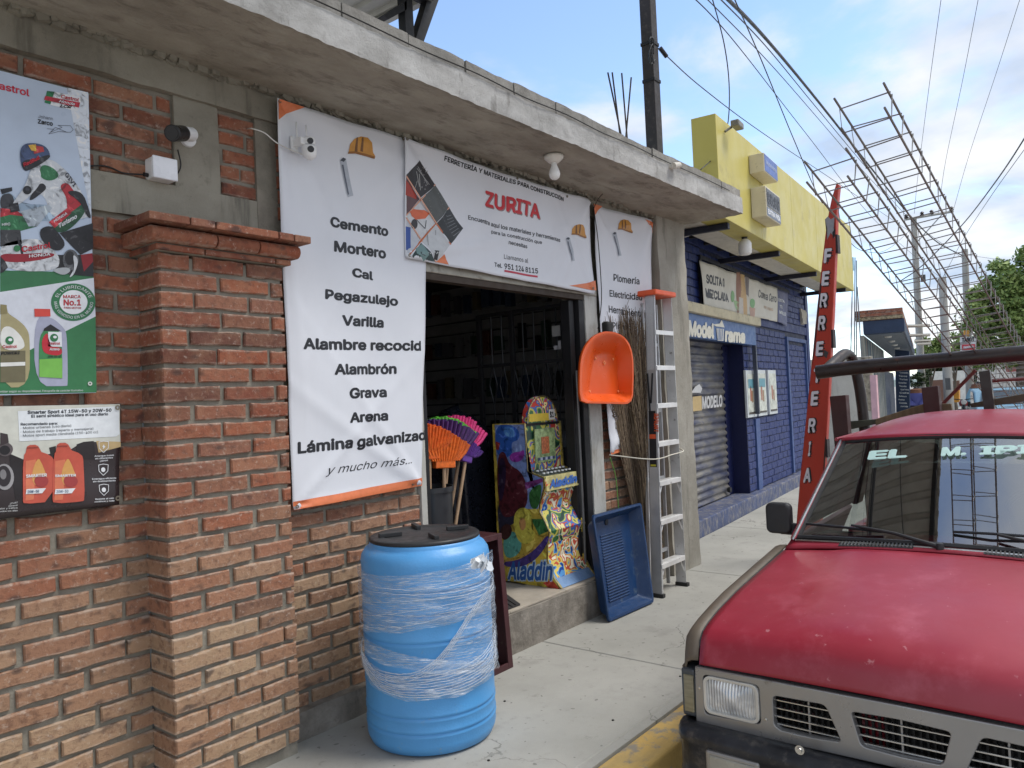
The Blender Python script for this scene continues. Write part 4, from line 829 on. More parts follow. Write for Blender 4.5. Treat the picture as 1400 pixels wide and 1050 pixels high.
def film():
    m, nt, b = base('cling_film'); b.inputs['Base Color'].default_value = (.80, .87, .95, 1); b.inputs['Roughness'].default_value = .22; b.inputs['Specular IOR Level'].default_value = .6
    tcn = N(nt, 'ShaderNodeTexCoord'); mp = N(nt, 'ShaderNodeMapping'); mp.inputs['Scale'].default_value = (1.6, 26, 1); lk(nt, tcn.outputs['UV'], mp.inputs[0])
    n = N(nt, 'ShaderNodeTexNoise'); n.inputs['Scale'].default_value = 3.2; n.inputs['Detail'].default_value = 9; n.inputs['Roughness'].default_value = .72; n.inputs['Distortion'].default_value = .9; lk(nt, mp.outputs[0], n.inputs['Vector'])
    mp2 = N(nt, 'ShaderNodeMapping'); mp2.inputs['Scale'].default_value = (2.5, 3, 1); mp2.inputs['Rotation'].default_value = (0, 0, .2); lk(nt, tcn.outputs['UV'], mp2.inputs[0])
    n3 = N(nt, 'ShaderNodeTexNoise'); n3.inputs['Scale'].default_value = 2.4; n3.inputs['Detail'].default_value = 4; lk(nt, mp2.outputs[0], n3.inputs['Vector'])
    al = math_(nt, 'ADD', math_(nt, 'MULTIPLY', rng(nt, n.outputs['Fac'], .46, .66), .72), math_(nt, 'MULTIPLY', rng(nt, n3.outputs['Fac'], .45, .7), .14)); al = math_(nt, 'ADD', al, .08, True)
    lk(nt, al, b.inputs['Alpha']); bump(nt, b, n.outputs['Fac'], .012, .9); return m
FILM = film()
def wrap(low, high, name, seed, r0=.311, n=150, m=22):
    """a band of film; low/high give height as a function of the angle seen from the street side"""
    rnd = random.Random(seed); phs = [rnd.uniform(0, 6) for _ in range(8)]
    mb = MB()
    def fn(u, v):
        a = -math.pi+2*math.pi*u; zl, zh = low(a), high(a); z_ = zl+(zh-zl)*v
        q = .006*abs(math.sin(a*3+phs[0]+z_*30))+.004*abs(math.sin(z_*70+a*4+phs[1]))+.003*abs(math.sin(z_*150-a*9+phs[2])); an = a+math.atan2(-.66, -.75)
        rr = r0+q+.006*math.exp(-((v-.5)/.5)**2)*0; return DC+Vector((rr*math.cos(an), rr*math.sin(an), z_+.004*math.sin(a*9+phs[3])*(1-v)))
    mb.grid(fn, n, m); o = mb.build(name, FILM, t, smooth='all')
    me = o.data; uv = me.uv_layers.new(name='UVMap'); nu = n+1
    for p in me.polygons:
        for li in p.loop_indices:
            vi = me.loops[li].vertex_index; i, j = vi % nu, vi//nu; P_ = me.vertices[vi].co; uv.data[li].uv = (i/n*4+seed, (P_.z+o.location.z)*3+(.35*(i/n) if seed == 2 else 0))
    return o
G = lambda a, c, w_: math.exp(-((a-c)/w_)**2)
wrap(lambda a: .56+.03*math.sin(a*1.3+.4), lambda a: .815+.012*math.sin(a*2)+.03*G(a, 1.4, .5), 'film_band', 1)
# angle grows towards the viewer's right
wrap(lambda a: .265+.17*G(a, -1.75, .75)+.06*G(a, 1.6, .6), lambda a: .365+.13*G(a, -1.75, .8)+.34*(1/(1+math.exp(-(a-.45)*4.2))), 'film_band', 2, r0=.316)
wrap(lambda a: .33+.13*math.sin(a*.5+2.7), lambda a: .40+.15*math.sin(a*.5+2.8), 'film_band', 3, r0=.319)
STR = mat('film_strand', (.70, .76, .82), .25, bmp=.002)
def strand(f_, a0, a1, r_, sd):
    rn = random.Random(sd); pts_ = []
    for k_ in range(40):
        a_ = a0+(a1-a0)*k_/39; an = a_+math.atan2(-.66, -.75); rr_ = .3165+rn.uniform(-.001, .0025); pts_.append(DC+Vector((rr_*math.cos(an), rr_*math.sin(an), f_(a_)+rn.uniform(-.002, .002))))
    return pts_
lowf = lambda a_: .265+.17*G(a_, -1.75, .75)+.06*G(a_, 1.6, .6); highf = lambda a_: .365+.13*G(a_, -1.75, .8)+.34*(1/(1+math.exp(-(a_-.45)*4.2)))
for j_ in range(9): part('film_strand', MB().tube(strand(lambda a_, j_=j_: lowf(a_)+(.012+.011*j_)*(1+.3*a_), -1.9+.1*j_, 1.9, 1, j_), .0014, 4), FILM2 if False else STR, t)
for j_ in range(4): part('film_strand', MB().tube(strand(lambda a_, j_=j_: highf(a_)-.006-.010*j_, -.6, 1.7, 1, 20+j_), .0012, 4), STR, t)
for j_ in range(5): part('film_strand', MB().tube(strand(lambda a_, j_=j_: .60+.04*j_+.02*math.sin(a_*1.5+j_)+.02*a_, -1.6+.2*j_, 1.7, 1, 40+j_), .0010, 4), STR, t)
rnd = random.Random(5); mb = MB(); kp = aD(661, 770, 3.35)
for k in range(16):
    d = Vector((rnd.uniform(-.06, .06), rnd.uniform(-.05, .05), rnd.uniform(-.03, .03))); e = kp+d; w_ = Vector((rnd.uniform(-.015, .015), rnd.uniform(-.01, .01), rnd.uniform(.006, .02)))
    mb.add([kp-w_, kp+w_, (kp+e)/2+w_*1.4+Vector((0, 0, .006)), e+w_*.5, e-w_*.5, (kp+e)/2-w_], [(0, 1, 2, 5), (5, 2, 3, 4)])
mb.build('film_knot', mat('white_film', (.72, .76, .80), .3), t, solid=.001)

# ---- open trays (mixing troughs)
def tray(tr, BL, BR, TLq, TRq, depth, m, name='pan', ins=.05, lip=.018, ridges=False, ridm=None):
    BL, BR, TLq, TRq = map(Vector, (BL, BR, TLq, TRq)); n = (BR-BL).cross(TLq-BL).normalized()
    if n.y < 0: n = -n
    cen = (BL+BR+TLq+TRq)/4; X = (BR-BL).normalized(); Yv = (TLq-BL).normalized()
    def ring(k, d, r=.02, e=0.):
        q = []
        w2 = (BR-BL).length/2; 
        for (cx_, cz_) in rrect(-1, 1, -1, 1, .07, 4):
            P = (BL.lerp(BR, (cx_+1)/2)).lerp(TLq.lerp(TRq, (cx_+1)/2), (cz_+1)/2)
            v = P-cen; L = v.length; q.append(cen+v*(1-k/max(L, .01))+n*d+v.normalized()*e)
        return q
    rings = [ring(-.004, .014), ring(0, .0), ring(lip, .0), ring(lip+.008, .012), ring(lip+ins*.9, depth-.02), ring(lip+ins*1.2, depth-.004), ring(lip+ins+.06, depth)]
    mb = MB(); L = len(rings[0]); vs = [p for r_ in rings for p in r_]; fs = [(i*L+k, i*L+(k+1) % L, (i+1)*L+(k+1) % L, (i+1)*L+k) for i in range(len(rings)-1) for k in range(L)]
    fs.append(tuple(range((len(rings)-1)*L, len(rings)*L))); mb.add(vs, fs); o = mb.build(name, m, tr, smooth=35, solid=.006)
    if ridges:
        for k in range(24):
            f_ = .14+.66*k/24; A = BL.lerp(TLq, f_).lerp(BR.lerp(TRq, f_), .28)+n*(depth-.006); Bq = BL.lerp(TLq, f_).lerp(BR.lerp(TRq, f_), .72)+n*(depth-.006)
            part('ridge', MB().tube([A, Bq], .0065, 6), ridm or m, tr, smooth=True)
    return o, n
t = thing('mixing_trough', (4.9, 2.9, 0), 'dark blue plastic mixing trough with a ridged floor, leaning upright against the step', 'trough')
NAVY = mat('navy_plastic', S(24, 56, 98), .42, var=.12, dirt=.3, dirtcol=(.08, .12, .17), bmp=.001)
o, n_ = tray(t, (4.500, 2.850, .012), (5.095, 2.830, .012), (4.565, 2.985, .715), (5.250, 2.985, .715), .10, NAVY, ridges=True)
part('drain_plug', MB().lathe([(.0, -.004), (.022, -.004), (.022, 0)], aY(829, 714, 3.06), 20, 'y'), mat('dark_plug', (.01, .015, .03), .5), t)
t = thing('mixing_trough', (3.3, 2.9, 0), 'maroon painted open metal trough standing on edge between the blue drum and the doorstep', 'trough')
MRN = mat('maroon_paint', S(70, 38, 42), .45, var=.15, dirt=.2)
mb = MB(); x0, x1, z1 = 3.00, 3.475, .755
def lean(x, y, z_): return Vector((x+z_*.05, y+z_*.10, z_))
def lbox(a_, b_):
    (xa, ya_, za), (xb, yb_, zb) = a_, b_; return [lean(x, y, z_) for z_ in (za, zb) for x, y in ((xa, ya_), (xb, ya_), (xb, yb_), (xa, yb_))]
FB = [(0, 3, 2, 1), (4, 5, 6, 7), (0, 1, 5, 4), (1, 2, 6, 5), (2, 3, 7, 6), (3, 0, 4, 7)]
for nm, a_, b_ in (('side_plate', (x1-.012, 2.89, .012), (x1, 3.04, z1)), ('side_plate', (x0, 2.89, .012), (x0+.012, 3.04, z1)), ('bottom_plate', (x0, 2.89, .0), (x1, 3.04, .012)), ('top_plate', (x0, 2.89, z1), (x1, 3.04, z1+.012)), ('back_plate', (x0+.012, 3.03, .012), (x1-.012, 3.04, z1)), ('rim', (x1-.035, 2.875, .0), (x1+.006, 2.888, z1+.012)), ('rim', (x0, 2.875, .0), (x1-.036, 2.888, .035)), ('rim', (x0, 2.875, z1-.02), (x1-.036, 2.888, z1+.012))):
    part(nm, MB().add(lbox(a_, b_), FB), MRN, t, bevel=.002)
# ---- orange wheelbarrow pan hung on the jamb
t = thing('wheelbarrow_pan', (4.8, 3.0, 1.5), 'bright orange wheelbarrow pan with a rounded nose, hung beside the doorway', 'pan')
def ring_of(pts, Yp, n=48):
    P = [aY(x, y, Yp) for x, y in pts]; c_ = sum(P, Vector())/len(P); P = catmull(P+[P[0]], 6)[:-1]; an = [math.atan2(p.z-c_.z, p.x-c_.x) for p in P]; o = []
    for k in range(n):
        a_ = -math.pi+2*math.pi*k/n; best = None
        d = Vector((math.cos(a_), 0, math.sin(a_)))
        for i in range(len(P)):
            p, q = P[i]-c_, P[(i+1) % len(P)]-c_; dx, dz = q.x-p.x, q.z-p.z; det = d.x*dz-d.z*dx
            if abs(det) < 1e-9: continue
            tt = (p.x*dz-p.z*dx)/det; uu = (p.x*d.z-p.z*d.x)/det
            if tt > 0 and -1e-6 <= uu <= 1+1e-6: best = tt if best is None else max(best, tt)
        o.append(c_+d*(best or .1))
    return o
rim = [(793, 505), (795, 488), (801, 473), (811, 461), (822, 455), (831, 453.5), (842, 455), (853, 461), (861, 472), (865, 488), (866, 510), (865.5, 530), (865, 543), (862, 549), (856, 552), (830, 551.5), (803, 551), (796, 549), (793, 543), (792.5, 525)]
flo = [(812, 486), (826, 483), (841, 486), (844, 510), (846, 536), (843, 538.5), (825, 538.5), (807, 538.5), (804.5, 536), (808, 510)]
Rr, Fr = ring_of(rim, 2.95), ring_of(flo, 3.06); cr_ = sum(Rr, Vector())/48
Ro = [cr_+(p-cr_)*1.0 for p in Rr]; Ri = [cr_+(p-cr_)*.955+Vector((0, .0, 0)) for p in Rr]; Rb = [cr_+(p-cr_)*1.005+Vector((0, .014, 0)) for p in Rr]
R2 = [a_.lerp(b_, .12)+Vector((0, .0, 0)) for a_, b_ in zip(Ri, Fr)]; R3 = [a_.lerp(b_, .86) for a_, b_ in zip(Ri, Fr)]
cf = sum(Fr, Vector())/48; R4 = [cf+(p-cf)*.92 for p in Fr]
mb = MB(); rings = [Rb, Ro, Ri, R2, R3, Fr, R4]; mb.add([p for r_ in rings for p in r_]+[cf], [(i*48+k, i*48+(k+1) % 48, (i+1)*48+(k+1) % 48, (i+1)*48+k) for i in range(6) for k in range(48)]+[(6*48+k, 6*48+(k+1) % 48, 7*48) for k in range(48)])
ORP = mat('orange_plastic', S(222, 88, 26), .35, var=.05, vs=4)
mb.build('pan', ORP, t, smooth=50, solid=.004)
for q in ((814, 490), (838, 491), (806, 535), (845, 535)): part('bolt', MB().lathe([(0, -.006), (.008, -.006), (.010, 0)], aY(*q, 3.054), 10, 'y'), mat('light_orange', S(245, 150, 95), .4), t)
part('boss', MB().lathe([(.010, -.004), (.018, -.004), (.018, 0)], aY(826, 496, 3.054), 4, 'y'), mat('light_orange', S(245, 150, 95), .4), t)
hk = aY(829, 449, 3.03); part('hanging_strap', MB().box((hk.x-.045, 2.99, hk.z-.04), (hk.x+.045, 3.05, hk.z+.05)), mat('black_rubber', (.02, .02, .02), .7), t, bevel=.02, seg=3)

# ---- aluminium stepladder
t = thing('stepladder', (5.5, 2.9, 0), 'folded aluminium stepladder with an orange cap leaning against the concrete column', 'ladder')
ALU = mat('aluminium', (.74, .74, .73), .38, .45, var=.1, dirt=.15); ALD = mat('aluminium_rail', (.55, .56, .57), .4, .5, var=.12)
xL, xR, yF, zT = 5.235, 5.660, 2.850, 2.36
def lad(x, y, z_):  # x measured at the foot; rails close up towards the top, and the whole leans on the wall
    k = z_/zT; xm = 5.47+.30*k; half = (xR-xL)/2*(1-.27*k); return Vector((xm+(x-(xL+xR)/2)/((xR-xL)/2)*half, y+.13*k, z_))
def lbar(x0, x1, y0, y1, z0, z1, f=lad): return [f(x, y, z_) for z_ in (z0, z1) for x, y in ((x0, y0), (x1, y0), (x1, y1), (x0, y1))]
# front rails: U channels, left one seen from its side
for xa, xb in ((xL-.0, xL+.012), (xR-.012, xR)):
    part('front_rail', MB().add(lbar(xa, xb, yF, yF+.085, .0, zT), FB).add(lbar(xa-(.0 if xa > 5.4 else .0), xb+(.018 if xa < 5.4 else 0), yF, yF+.006, .0, zT), FB).add(lbar(xa, xb+(.018 if xa < 5.4 else 0), yF+.079, yF+.085, .0, zT), FB), ALU if xa > 5.4 else ALD, t, bevel=.0015, seg=1)
steps = [.30, .60, .90, 1.20, 1.50, 1.80, 2.10]
steps = [aY(915, y, 2.88).z for y in (767, 709, 657, 604, 552, 500, 451)]
for z_ in steps: part('tread', MB().add(lbar(xL+.012, xR-.012, yF-.004, yF+.080, z_-.004, z_+.004), FB).add(lbar(xL+.012, xR-.012, yF-.006, yF-.001, z_-.032, z_+.004), FB).add([lad(x, y, q) for q in (z_+.004, z_+.007) for x, y in ((xL+.03, yF+.01), (xR-.03, yF+.01), (xR-.03, yF+.02), (xL+.03, yF+.02))], FB), ALU, t, bevel=.0015, seg=1)
for xa in (xL+.05, xR-.065): part('rear_rail', MB().add(lbar(xa, xa+.018, yF+.12, yF+.145, .02, zT-.05), FB), ALD, t)
for z_ in (.28, .85, 1.4, 1.95): part('rear_brace', MB().add(lbar(xL+.055, xR-.055, yF+.122, yF+.135, z_, z_+.03), FB), ALD, t)
for z_ in steps[:3]:
    for sx in (0, 1):
        xa, xb = (xL+.014, xL+.085) if not sx else (xR-.014, xR-.085)
        part('knee_brace', MB().tube([lad(xa, yF+.01, z_-.12), lad(xb, yF+.01, z_-.01)], .006, 6), ALU, t)
for xa in (xL, xR-.012): part('foot', MB().add(lbar(xa-.012, xa+.03, yF-.018, yF+.09, -.0, .028), FB), mat('black_rubber', (.02, .02, .02), .7), t, bevel=.003)
ORC = mat('orange_cap', S(226, 92, 48), .4)
part('top_cap', MB().add(lbar(xL-.045, xR+.03, yF-.035, yF+.19, zT, zT+.045), FB), ORC, t, bevel=.012, seg=3)
sl_ = Sheet(lambda x, y: aX(x, y, 5.0), (0, 0, 1))
def ladquad(xa, ya, yb, za, zb, nm, m): return part(nm, MB().add([lad(xa, y, z_)+Vector((-.002, 0, 0)) for y, z_ in ((ya, za), (yb, za), (yb, zb), (ya, zb))], [(0, 1, 2, 3)]), m, t)
ladquad(xL, yF+.012, yF+.073, .98, 1.42, 'black_decal', ink(S(30, 30, 34))); ladquad(xL-.0006, yF+.014, yF+.071, 1.20, 1.235, 'orange_decal', ink(S(226, 92, 48))); ladquad(xL-.0006, yF+.02, yF+.066, .985, 1.0, 'yellow_decal', ink(S(200, 190, 60))); ladquad(xL, yF+.012, yF+.075, 1.75, 2.28, 'pale_instruction_label', mat('label_grey', (.52, .53, .54), .4, var=.25, vs=60, stretch=(1, 6, 6)))
sT = Sheet(lambda x, y: Vector((lad(xL-.0012, yF+.04, 1.2).x-.004+(y-1.2)*.30/zT*.73, x, y)), (-1, 0, 0), parent=t)
sT.text('TRUPER', (yF+.095, 1.25), (yF+.095, 1.40), (yF+.055, 1.25), S(226, 92, 48), 1, .03)
part('support_arm', MB().tube([lad(xL-.003, yF+.03, 1.72), lad(xL-.003, yF+.05, 1.48)], .008, 6), BST, t)
part('support_arm', MB().tube([lad(xL-.003, yF+.075, 1.72), lad(xL-.003, yF+.06, 1.42)], .008, 6), BST, t)
cable('rope', [aY(833, 622, 3.05), (5.2, 2.84, 1.06), (5.50, 2.83, 1.07), (5.80, 2.88, 1.075), (6.05, 3.07, 1.09)], .0045, mat('cream_rope', (.6, .58, .5), .8), 'pale rope tied across the stepladder from the banner to the concrete column', 'rope')
cable('string', [aY(834, 625, 3.07), (5.0, 3.05, .95), (5.0, 3.04, .80), (4.99, 3.03, .66)], .0035, mat('green_string', S(90, 140, 60), .8), 'green string hanging from the corner of the plumbing banner', 'string')

# ---- twig brooms standing upright behind the ladder
TW = [mat('twig_%d' % i, c_, .85) for i, c_ in enumerate(((.16, .115, .075), (.25, .19, .12), (.10, .07, .05)))]
def twig_broom(x, y, top, seed, label, spread=.17, lean_=0., ys=.42):
    rnd = random.Random(seed); t = thing('twig_broom', (x, y, 0), label, 'broom', 'twig brooms beside the doorway'); mb = MB()
    for k in range(330):
        mb.mi = rnd.randrange(3); a0, r0 = rnd.uniform(0, 6.28), rnd.uniform(0, .028); b0, r1 = a0+rnd.uniform(-.6, .6), spread*math.sqrt(rnd.random()); h1 = top*rnd.uniform(.72, 1.0)
        p0 = Vector((x+r0*math.cos(a0), y+r0*math.sin(a0)*min(.6, ys*2), rnd.uniform(.02, .25))); p1 = Vector((x+lean_*.5+r1*.45*math.cos(b0), y+r1*.6*ys*math.sin(b0), h1*.5)); p2 = Vector((x+lean_+r1*math.cos(b0), y+(.05 if ys > .2 else 0)+r1*ys*math.sin(b0), h1))
        pp = [p0, p0.lerp(p1, .6)+Vector((rnd.uniform(-.008, .008),)*3), p1, p1.lerp(p2, .5)+Vector((rnd.uniform(-.045, .045), rnd.uniform(-.02, .02)*ys*2, 0)), p2]; mb.tube(pp, [.0040, .0038, .0034, .0028, .0018], 3, False)
        for j in range(6):
            q = p1.lerp(p2, rnd.uniform(-.1, .98)); mb.tube([q, q+Vector((rnd.uniform(-.07, .07), rnd.uniform(-.04, .02)*ys*2, rnd.uniform(.02, .12)))], [.0026, .0014], 3, False)
    mb.build('twigs', TW, t, kind='stuff')
    for zc_ in (.32, .5): part('binding', MB().lathe([(.036, -.01), (.040, 0), (.036, .01)], (x, y-.02*(ys < .2), zc_), 16), mat('cord_brown', (.16, .10, .05), .8), t)
twig_broom(5.50, 3.105, 2.20, 1, 'tall twig broom bristling up in front of the plumbing banner', .25, -.24, .06)
twig_broom(5.44, 3.06, 2.28, 2, 'tall twig broom standing directly behind the stepladder rungs', .22, .04, .25)

# ---- black bin of brooms in the doorway
t = thing('broom_bin', (3.28, 3.25, .26), 'black plastic bin full of colourful brooms just inside the doorway', 'bin')
bc = Vector((3.285, 3.30, .26)); bt = aY(594, 664, 3.30).z
part('bin', MB().lathe([(.0, 0), (.115, 0), (.135, (bt-.26)), (.142, (bt-.26)), (.142, (bt-.29)), (.13, (bt-.29)), (.12, .02), (.0, .02)], bc, 40), mat('dark_bin', (.030, .032, .036), .4), t, smooth=40)
def broom(label, col, foot, head, ang, L=.30, seed=0, wd=.10):
    """a plastic broom stuck handle-down in the bin: handle, binding and a ribbed bristle head"""
    foot, head = Vector(foot), Vector(head); t = thing('broom', foot, label, 'broom', 'brooms in the black bin'); rnd = random.Random(seed); d = (head-foot).normalized()
    part('handle', MB().tube([foot, head], .011, 10), mat('broom_handle', (.42, .28, .17), .5, var=.2), t, smooth=True)
    side = Vector((math.cos(ang), .25*math.sin(ang), math.sin(ang))); side = (side-d*side.dot(d)).normalized(); oth = d.cross(side); m = mat('bristle_%02x%02x%02x' % tuple(int(q*255) for q in col), col, .45, var=.25, vs=40)
    part('head_block', MB().prism([head-side*wd*.35-oth*.022, head+side*wd*.35-oth*.022, head+side*wd*.35+oth*.022, head-side*wd*.35+oth*.022], d*.05), m, t, bevel=.006)
    mb = MB()
    for i in range(13):
        for j in range(5):
            u = (i-6)/6; v = (j-2)/2; a_ = head+d*.045+side*u*wd*.46+oth*v*.020; e = a_+d*(L*(1-.18*u*u)+rnd.uniform(-.008, .008))+side*u*wd*.30+oth*v*.022+Vector((0, 0, -.03*(u > 0)*u)); md = a_.lerp(e, .5)+side*u*.01
            mb.tube([a_, md, e], [.0075, .0105, .0115], 5)
    mb.build('bristles', m, t, kind='stuff', smooth=True)
f0 = bc+Vector((0, 0, .05))
broom('orange broom, lowest in front in the black bin', S(228, 110, 40), f0+Vector((.03, -.05, 0)), aY(607, 640, 3.25), -.62, .16, 1, .21)
broom('second orange broom tucked against the banner edge in the black bin', S(222, 98, 36), f0+Vector((-.05, -.02, 0)), aY(587, 628, 3.26), -.5, .16, 2, .19)
broom('dark purple broom between the orange and the green brooms', S(78, 44, 106), f0+Vector((.03, .03, 0)), aY(609, 622, 3.33), -.62, .17, 3, .28)
broom('lime green broom behind the purple broom', S(110, 196, 72), f0+Vector((.04, .05, 0)), aY(614, 612, 3.38), -.55, .14, 4, .22)
broom('bright pink broom, rightmost and highest in the black bin', S(224, 62, 132), f0+Vector((.06, .06, 0)), aY(629, 618, 3.40), -.75, .18, 5, .20)
broom('violet broom bending right out of the black bin', S(96, 56, 142), f0+Vector((.06, .0, 0)), aY(636, 632, 3.33), -.9, .09, 6, .11)
t = thing('doormat', (3.75, 3.1, .26), 'dark ribbed rubber doormat on the doorstep beside the maroon trough', 'mat')
part('rubber_base', MB().prism([(3.42, 3.06, .259), (3.80, 3.06, .259), (3.98, 3.34, .259), (3.55, 3.34, .259)], (0, 0, .010)), mat('mat_rubber', (.03, .028, .03), .7), t)
for k in range(9): part('rib', MB().tube([(3.44+k*.04, 3.062, .271), (3.60+k*.04, 3.338, .271)], .004, 5), mat('mat_rubber', (.03, .028, .03), .7), t)

# ---- arcade cabinet
def comic(name, stops, sc=14):
    m, nt, b = base(name); g = N(nt, 'ShaderNodeNewGeometry'); n = N(nt, 'ShaderNodeTexNoise'); n.inputs['Scale'].default_value = sc*.42; n.inputs['Detail'].default_value = 1; n.inputs['Distortion'].default_value = 1.1; lk(nt, g.outputs['Position'], n.inputs['Vector'])
    r = N(nt, 'ShaderNodeValToRGB'); r.color_ramp.interpolation = 'CONSTANT'; lk(nt, n.outputs['Fac'], r.inputs[0]); e = r.color_ramp.elements
    while len(e) < len(stops): e.new(.5)
    for k, c_ in enumerate(stops): e[k].position = .28+.46*k/len(stops) if k else 0; e[k].color = (*c_, 1)
    lk(nt, r.outputs[0], b.inputs['Base Color']); b.inputs['Roughness'].default_value = .3; return m
CM1 = comic('jungle_print', (S(30, 60, 50), S(60, 110, 70), S(200, 190, 90), S(70, 110, 180), S(190, 70, 60), S(230, 220, 160), S(40, 80, 60)), 22)
CM2 = comic('bright_print', (S(40, 70, 150), S(90, 150, 210), S(220, 200, 110), S(200, 90, 70), S(240, 235, 210), S(60, 120, 80)), 26)
GOLD = mat('gold_trim', (.42, .36, .20), .25, .9)
t = thing('arcade_machine', (4.5, 3.3, .26), 'colourful pinball style arcade cabinet with a rounded top on the doorstep', 'arcade machine')
AX0, AX1 = 4.265, 4.705
pf = [(674.4, 579.7), (716.6, 579.2), (721.3, 644.6), (742.9, 652.9), (744.3, 665.4), (737.5, 690), (737.5, 700), (744, 712), (750.5, 727.5), (747.8, 745), (747.8, 765), (752, 780), (758, 792), (767.2, 806.2), (693, 795)]
PF = [(aX(x, y, AX0).y, aX(x, y, AX0).z) for x, y in pf]; PF[-2] = (PF[-2][0], .262); PF[-1] = (PF[-1][0], .262); PF[0] = (3.62, PF[0][1]); PF[-1] = (3.62, .262)
SIDE = mat('side_print', S(120, 120, 60), .3)
for nm, xa in (('side_panel', AX0), ('side_panel', AX1-.018)): part(nm, MB().prism([(xa, y, z_) for y, z_ in PF], (.018, 0, 0)), tone(S(196, 172, 72), 14), t)
for xa in (AX0, AX1): part('gold_edge', MB().tube([(xa, y-.003, z_) for y, z_ in PF[1:14]], .0055, 6), GOLD, t, smooth=True)
def front_strip(i, j, nm, m, x0=AX0+.018, x1=AX1-.018, ins=.006):
    (ya_, za), (yb_, zb) = PF[i], PF[j]; return part(nm, MB().prism([(x0, ya_+ins, za), (x0, yb_+ins, zb), (x0, yb_+ins+.02, zb), (x0, ya_+ins+.02, za)], (x1-x0, 0, 0)), m, t)
front_strip(1, 2, 'playfield_frame', CM1); front_strip(2, 3, 'button_deck', mat('deck_grey', S(70, 78, 70), .3)); front_strip(3, 4, 'name_panel', CM2, ins=-.004)
for i in range(4, 12): front_strip(i, i+1, 'front_panel', (CM2, CM1)[i in (6, 7, 8)])
front_strip(12, 13, 'foot_panel', mat('foot_blue', S(120, 150, 190), .3), ins=-.002)
part('back_panel', MB().box((AX0+.018, 3.60, .262), (AX1-.018, 3.615, 1.38)), BST, t)
part('top_panel', MB().box((AX0+.018, PF[1][0], PF[1][1]-.02), (AX1-.018, 3.60, PF[1][1])), BST, t)
# playfield with window frames, marquee
yf = PF[1][0]-.004
part('score_window', MB().box((AX0+.10, yf-.012, 1.10), (AX1-.10, yf-.002, 1.34)), mat('window_print', S(150, 170, 120), .25, var=.5, vs=30), t)
part('playfield_picture', MB().box((AX0+.17, yf-.016, 1.16), (AX1-.18, yf-.012, 1.28)), mat('warm_print', S(190, 110, 70), .3, var=.4, vs=50), t)
for k in range(7): part('playfield_lamp', MB().box((AX0+.12+k*.03, yf-.018, 1.115), (AX0+.14+k*.03, yf-.0125, 1.135)), ink(S(200, 205, 230) if k % 2 else S(70, 80, 120)), t)
mq = [(AX0+.03, 1.385)]+[(AX0+.215+.18*math.cos(math.radians(a_)), 1.40+.175*math.sin(math.radians(a_))) for a_ in range(180, -1, -12)]+[(AX0+.40, 1.385)]
part('marquee', MB().prism([(x, yf, z_) for x, z_ in mq], (0, .05, 0)), CM1, t); part('marquee_edge', MB().tube([(x, yf-.002, z_) for x, z_ in mq], .005, 6), GOLD, t, smooth=True)
part('marquee_band', MB().box((AX0+.05, yf-.006, 1.395), (AX1-.09, yf-.001, 1.45)), ink(S(214, 188, 70)), t); part('price_tag', MB().box((AX1-.155, yf-.009, 1.40), (AX1-.085, yf-.006, 1.475)), ink(S(225, 225, 225)), t)
sA = Sheet(lambda x, y: Vector((x, yf-.010, y)), (0, -1, 0), parent=t); sA.text('$1', (AX1-.148, 1.415), (AX1-.10, 1.415), (AX1-.148, 1.458), BLACK, 1, .03)
for r_ in range(2):
    for k in range(8):
        f_ = .3+.4*r_; y_ = PF[2][0]*(1-f_)+PF[3][0]*f_; z_ = PF[2][1]*(1-f_)+PF[3][1]*f_
        part('button', MB().lathe([(.0, .016), (.011, .016), (.012, .006)], (AX0+.06+k*.045, y_, z_), 12), mat('white_button', (.7, .72, .72), .3), t, smooth=True)
(yA, zA), (yB, zB) = PF[3], PF[4]
sN = Sheet(lambda x, y: Vector((x, yA-.006+(zA-y)/(zA-zB)*(yB-yA)-.0, y)), (0, -1, 0), parent=t)
part('name_board', MB().prism([(AX0+.02, PF[3][0]-.006, PF[3][1]+.004), (AX0+.02, PF[3][0]-.01, PF[3][1]-.10), (AX0+.02, PF[3][0]+.02, PF[3][1]-.10), (AX0+.02, PF[3][0]+.02, PF[3][1]+.004)], (AX1-AX0-.04, 0, 0)), mat('name_ground', S(200, 190, 130), .3, var=.3, vs=20), t, bevel=.004)
sN = Sheet(lambda x, y: Vector((x, PF[3][0]-.009-(PF[3][1]-y)*.04, y)), (0, -1, 0), parent=t)
sN.text('Aladdin', (AX0+.05, PF[3][1]-.083), (AX1-.05, PF[3][1]-.075), (AX0+.05, PF[3][1]-.022), S(60, 110, 190), 2, .04, .2)
sM = Sheet(lambda x, y: Vector((x, PF[9][0]-.004, y)), (0, -1, 0), parent=t); sM.text('Aladdin', (AX0+.06, PF[8][1]-.045), (AX1-.06, PF[8][1]-.04), (AX0+.06, PF[8][1]-.005), S(190, 215, 220), 2, .04, .2)
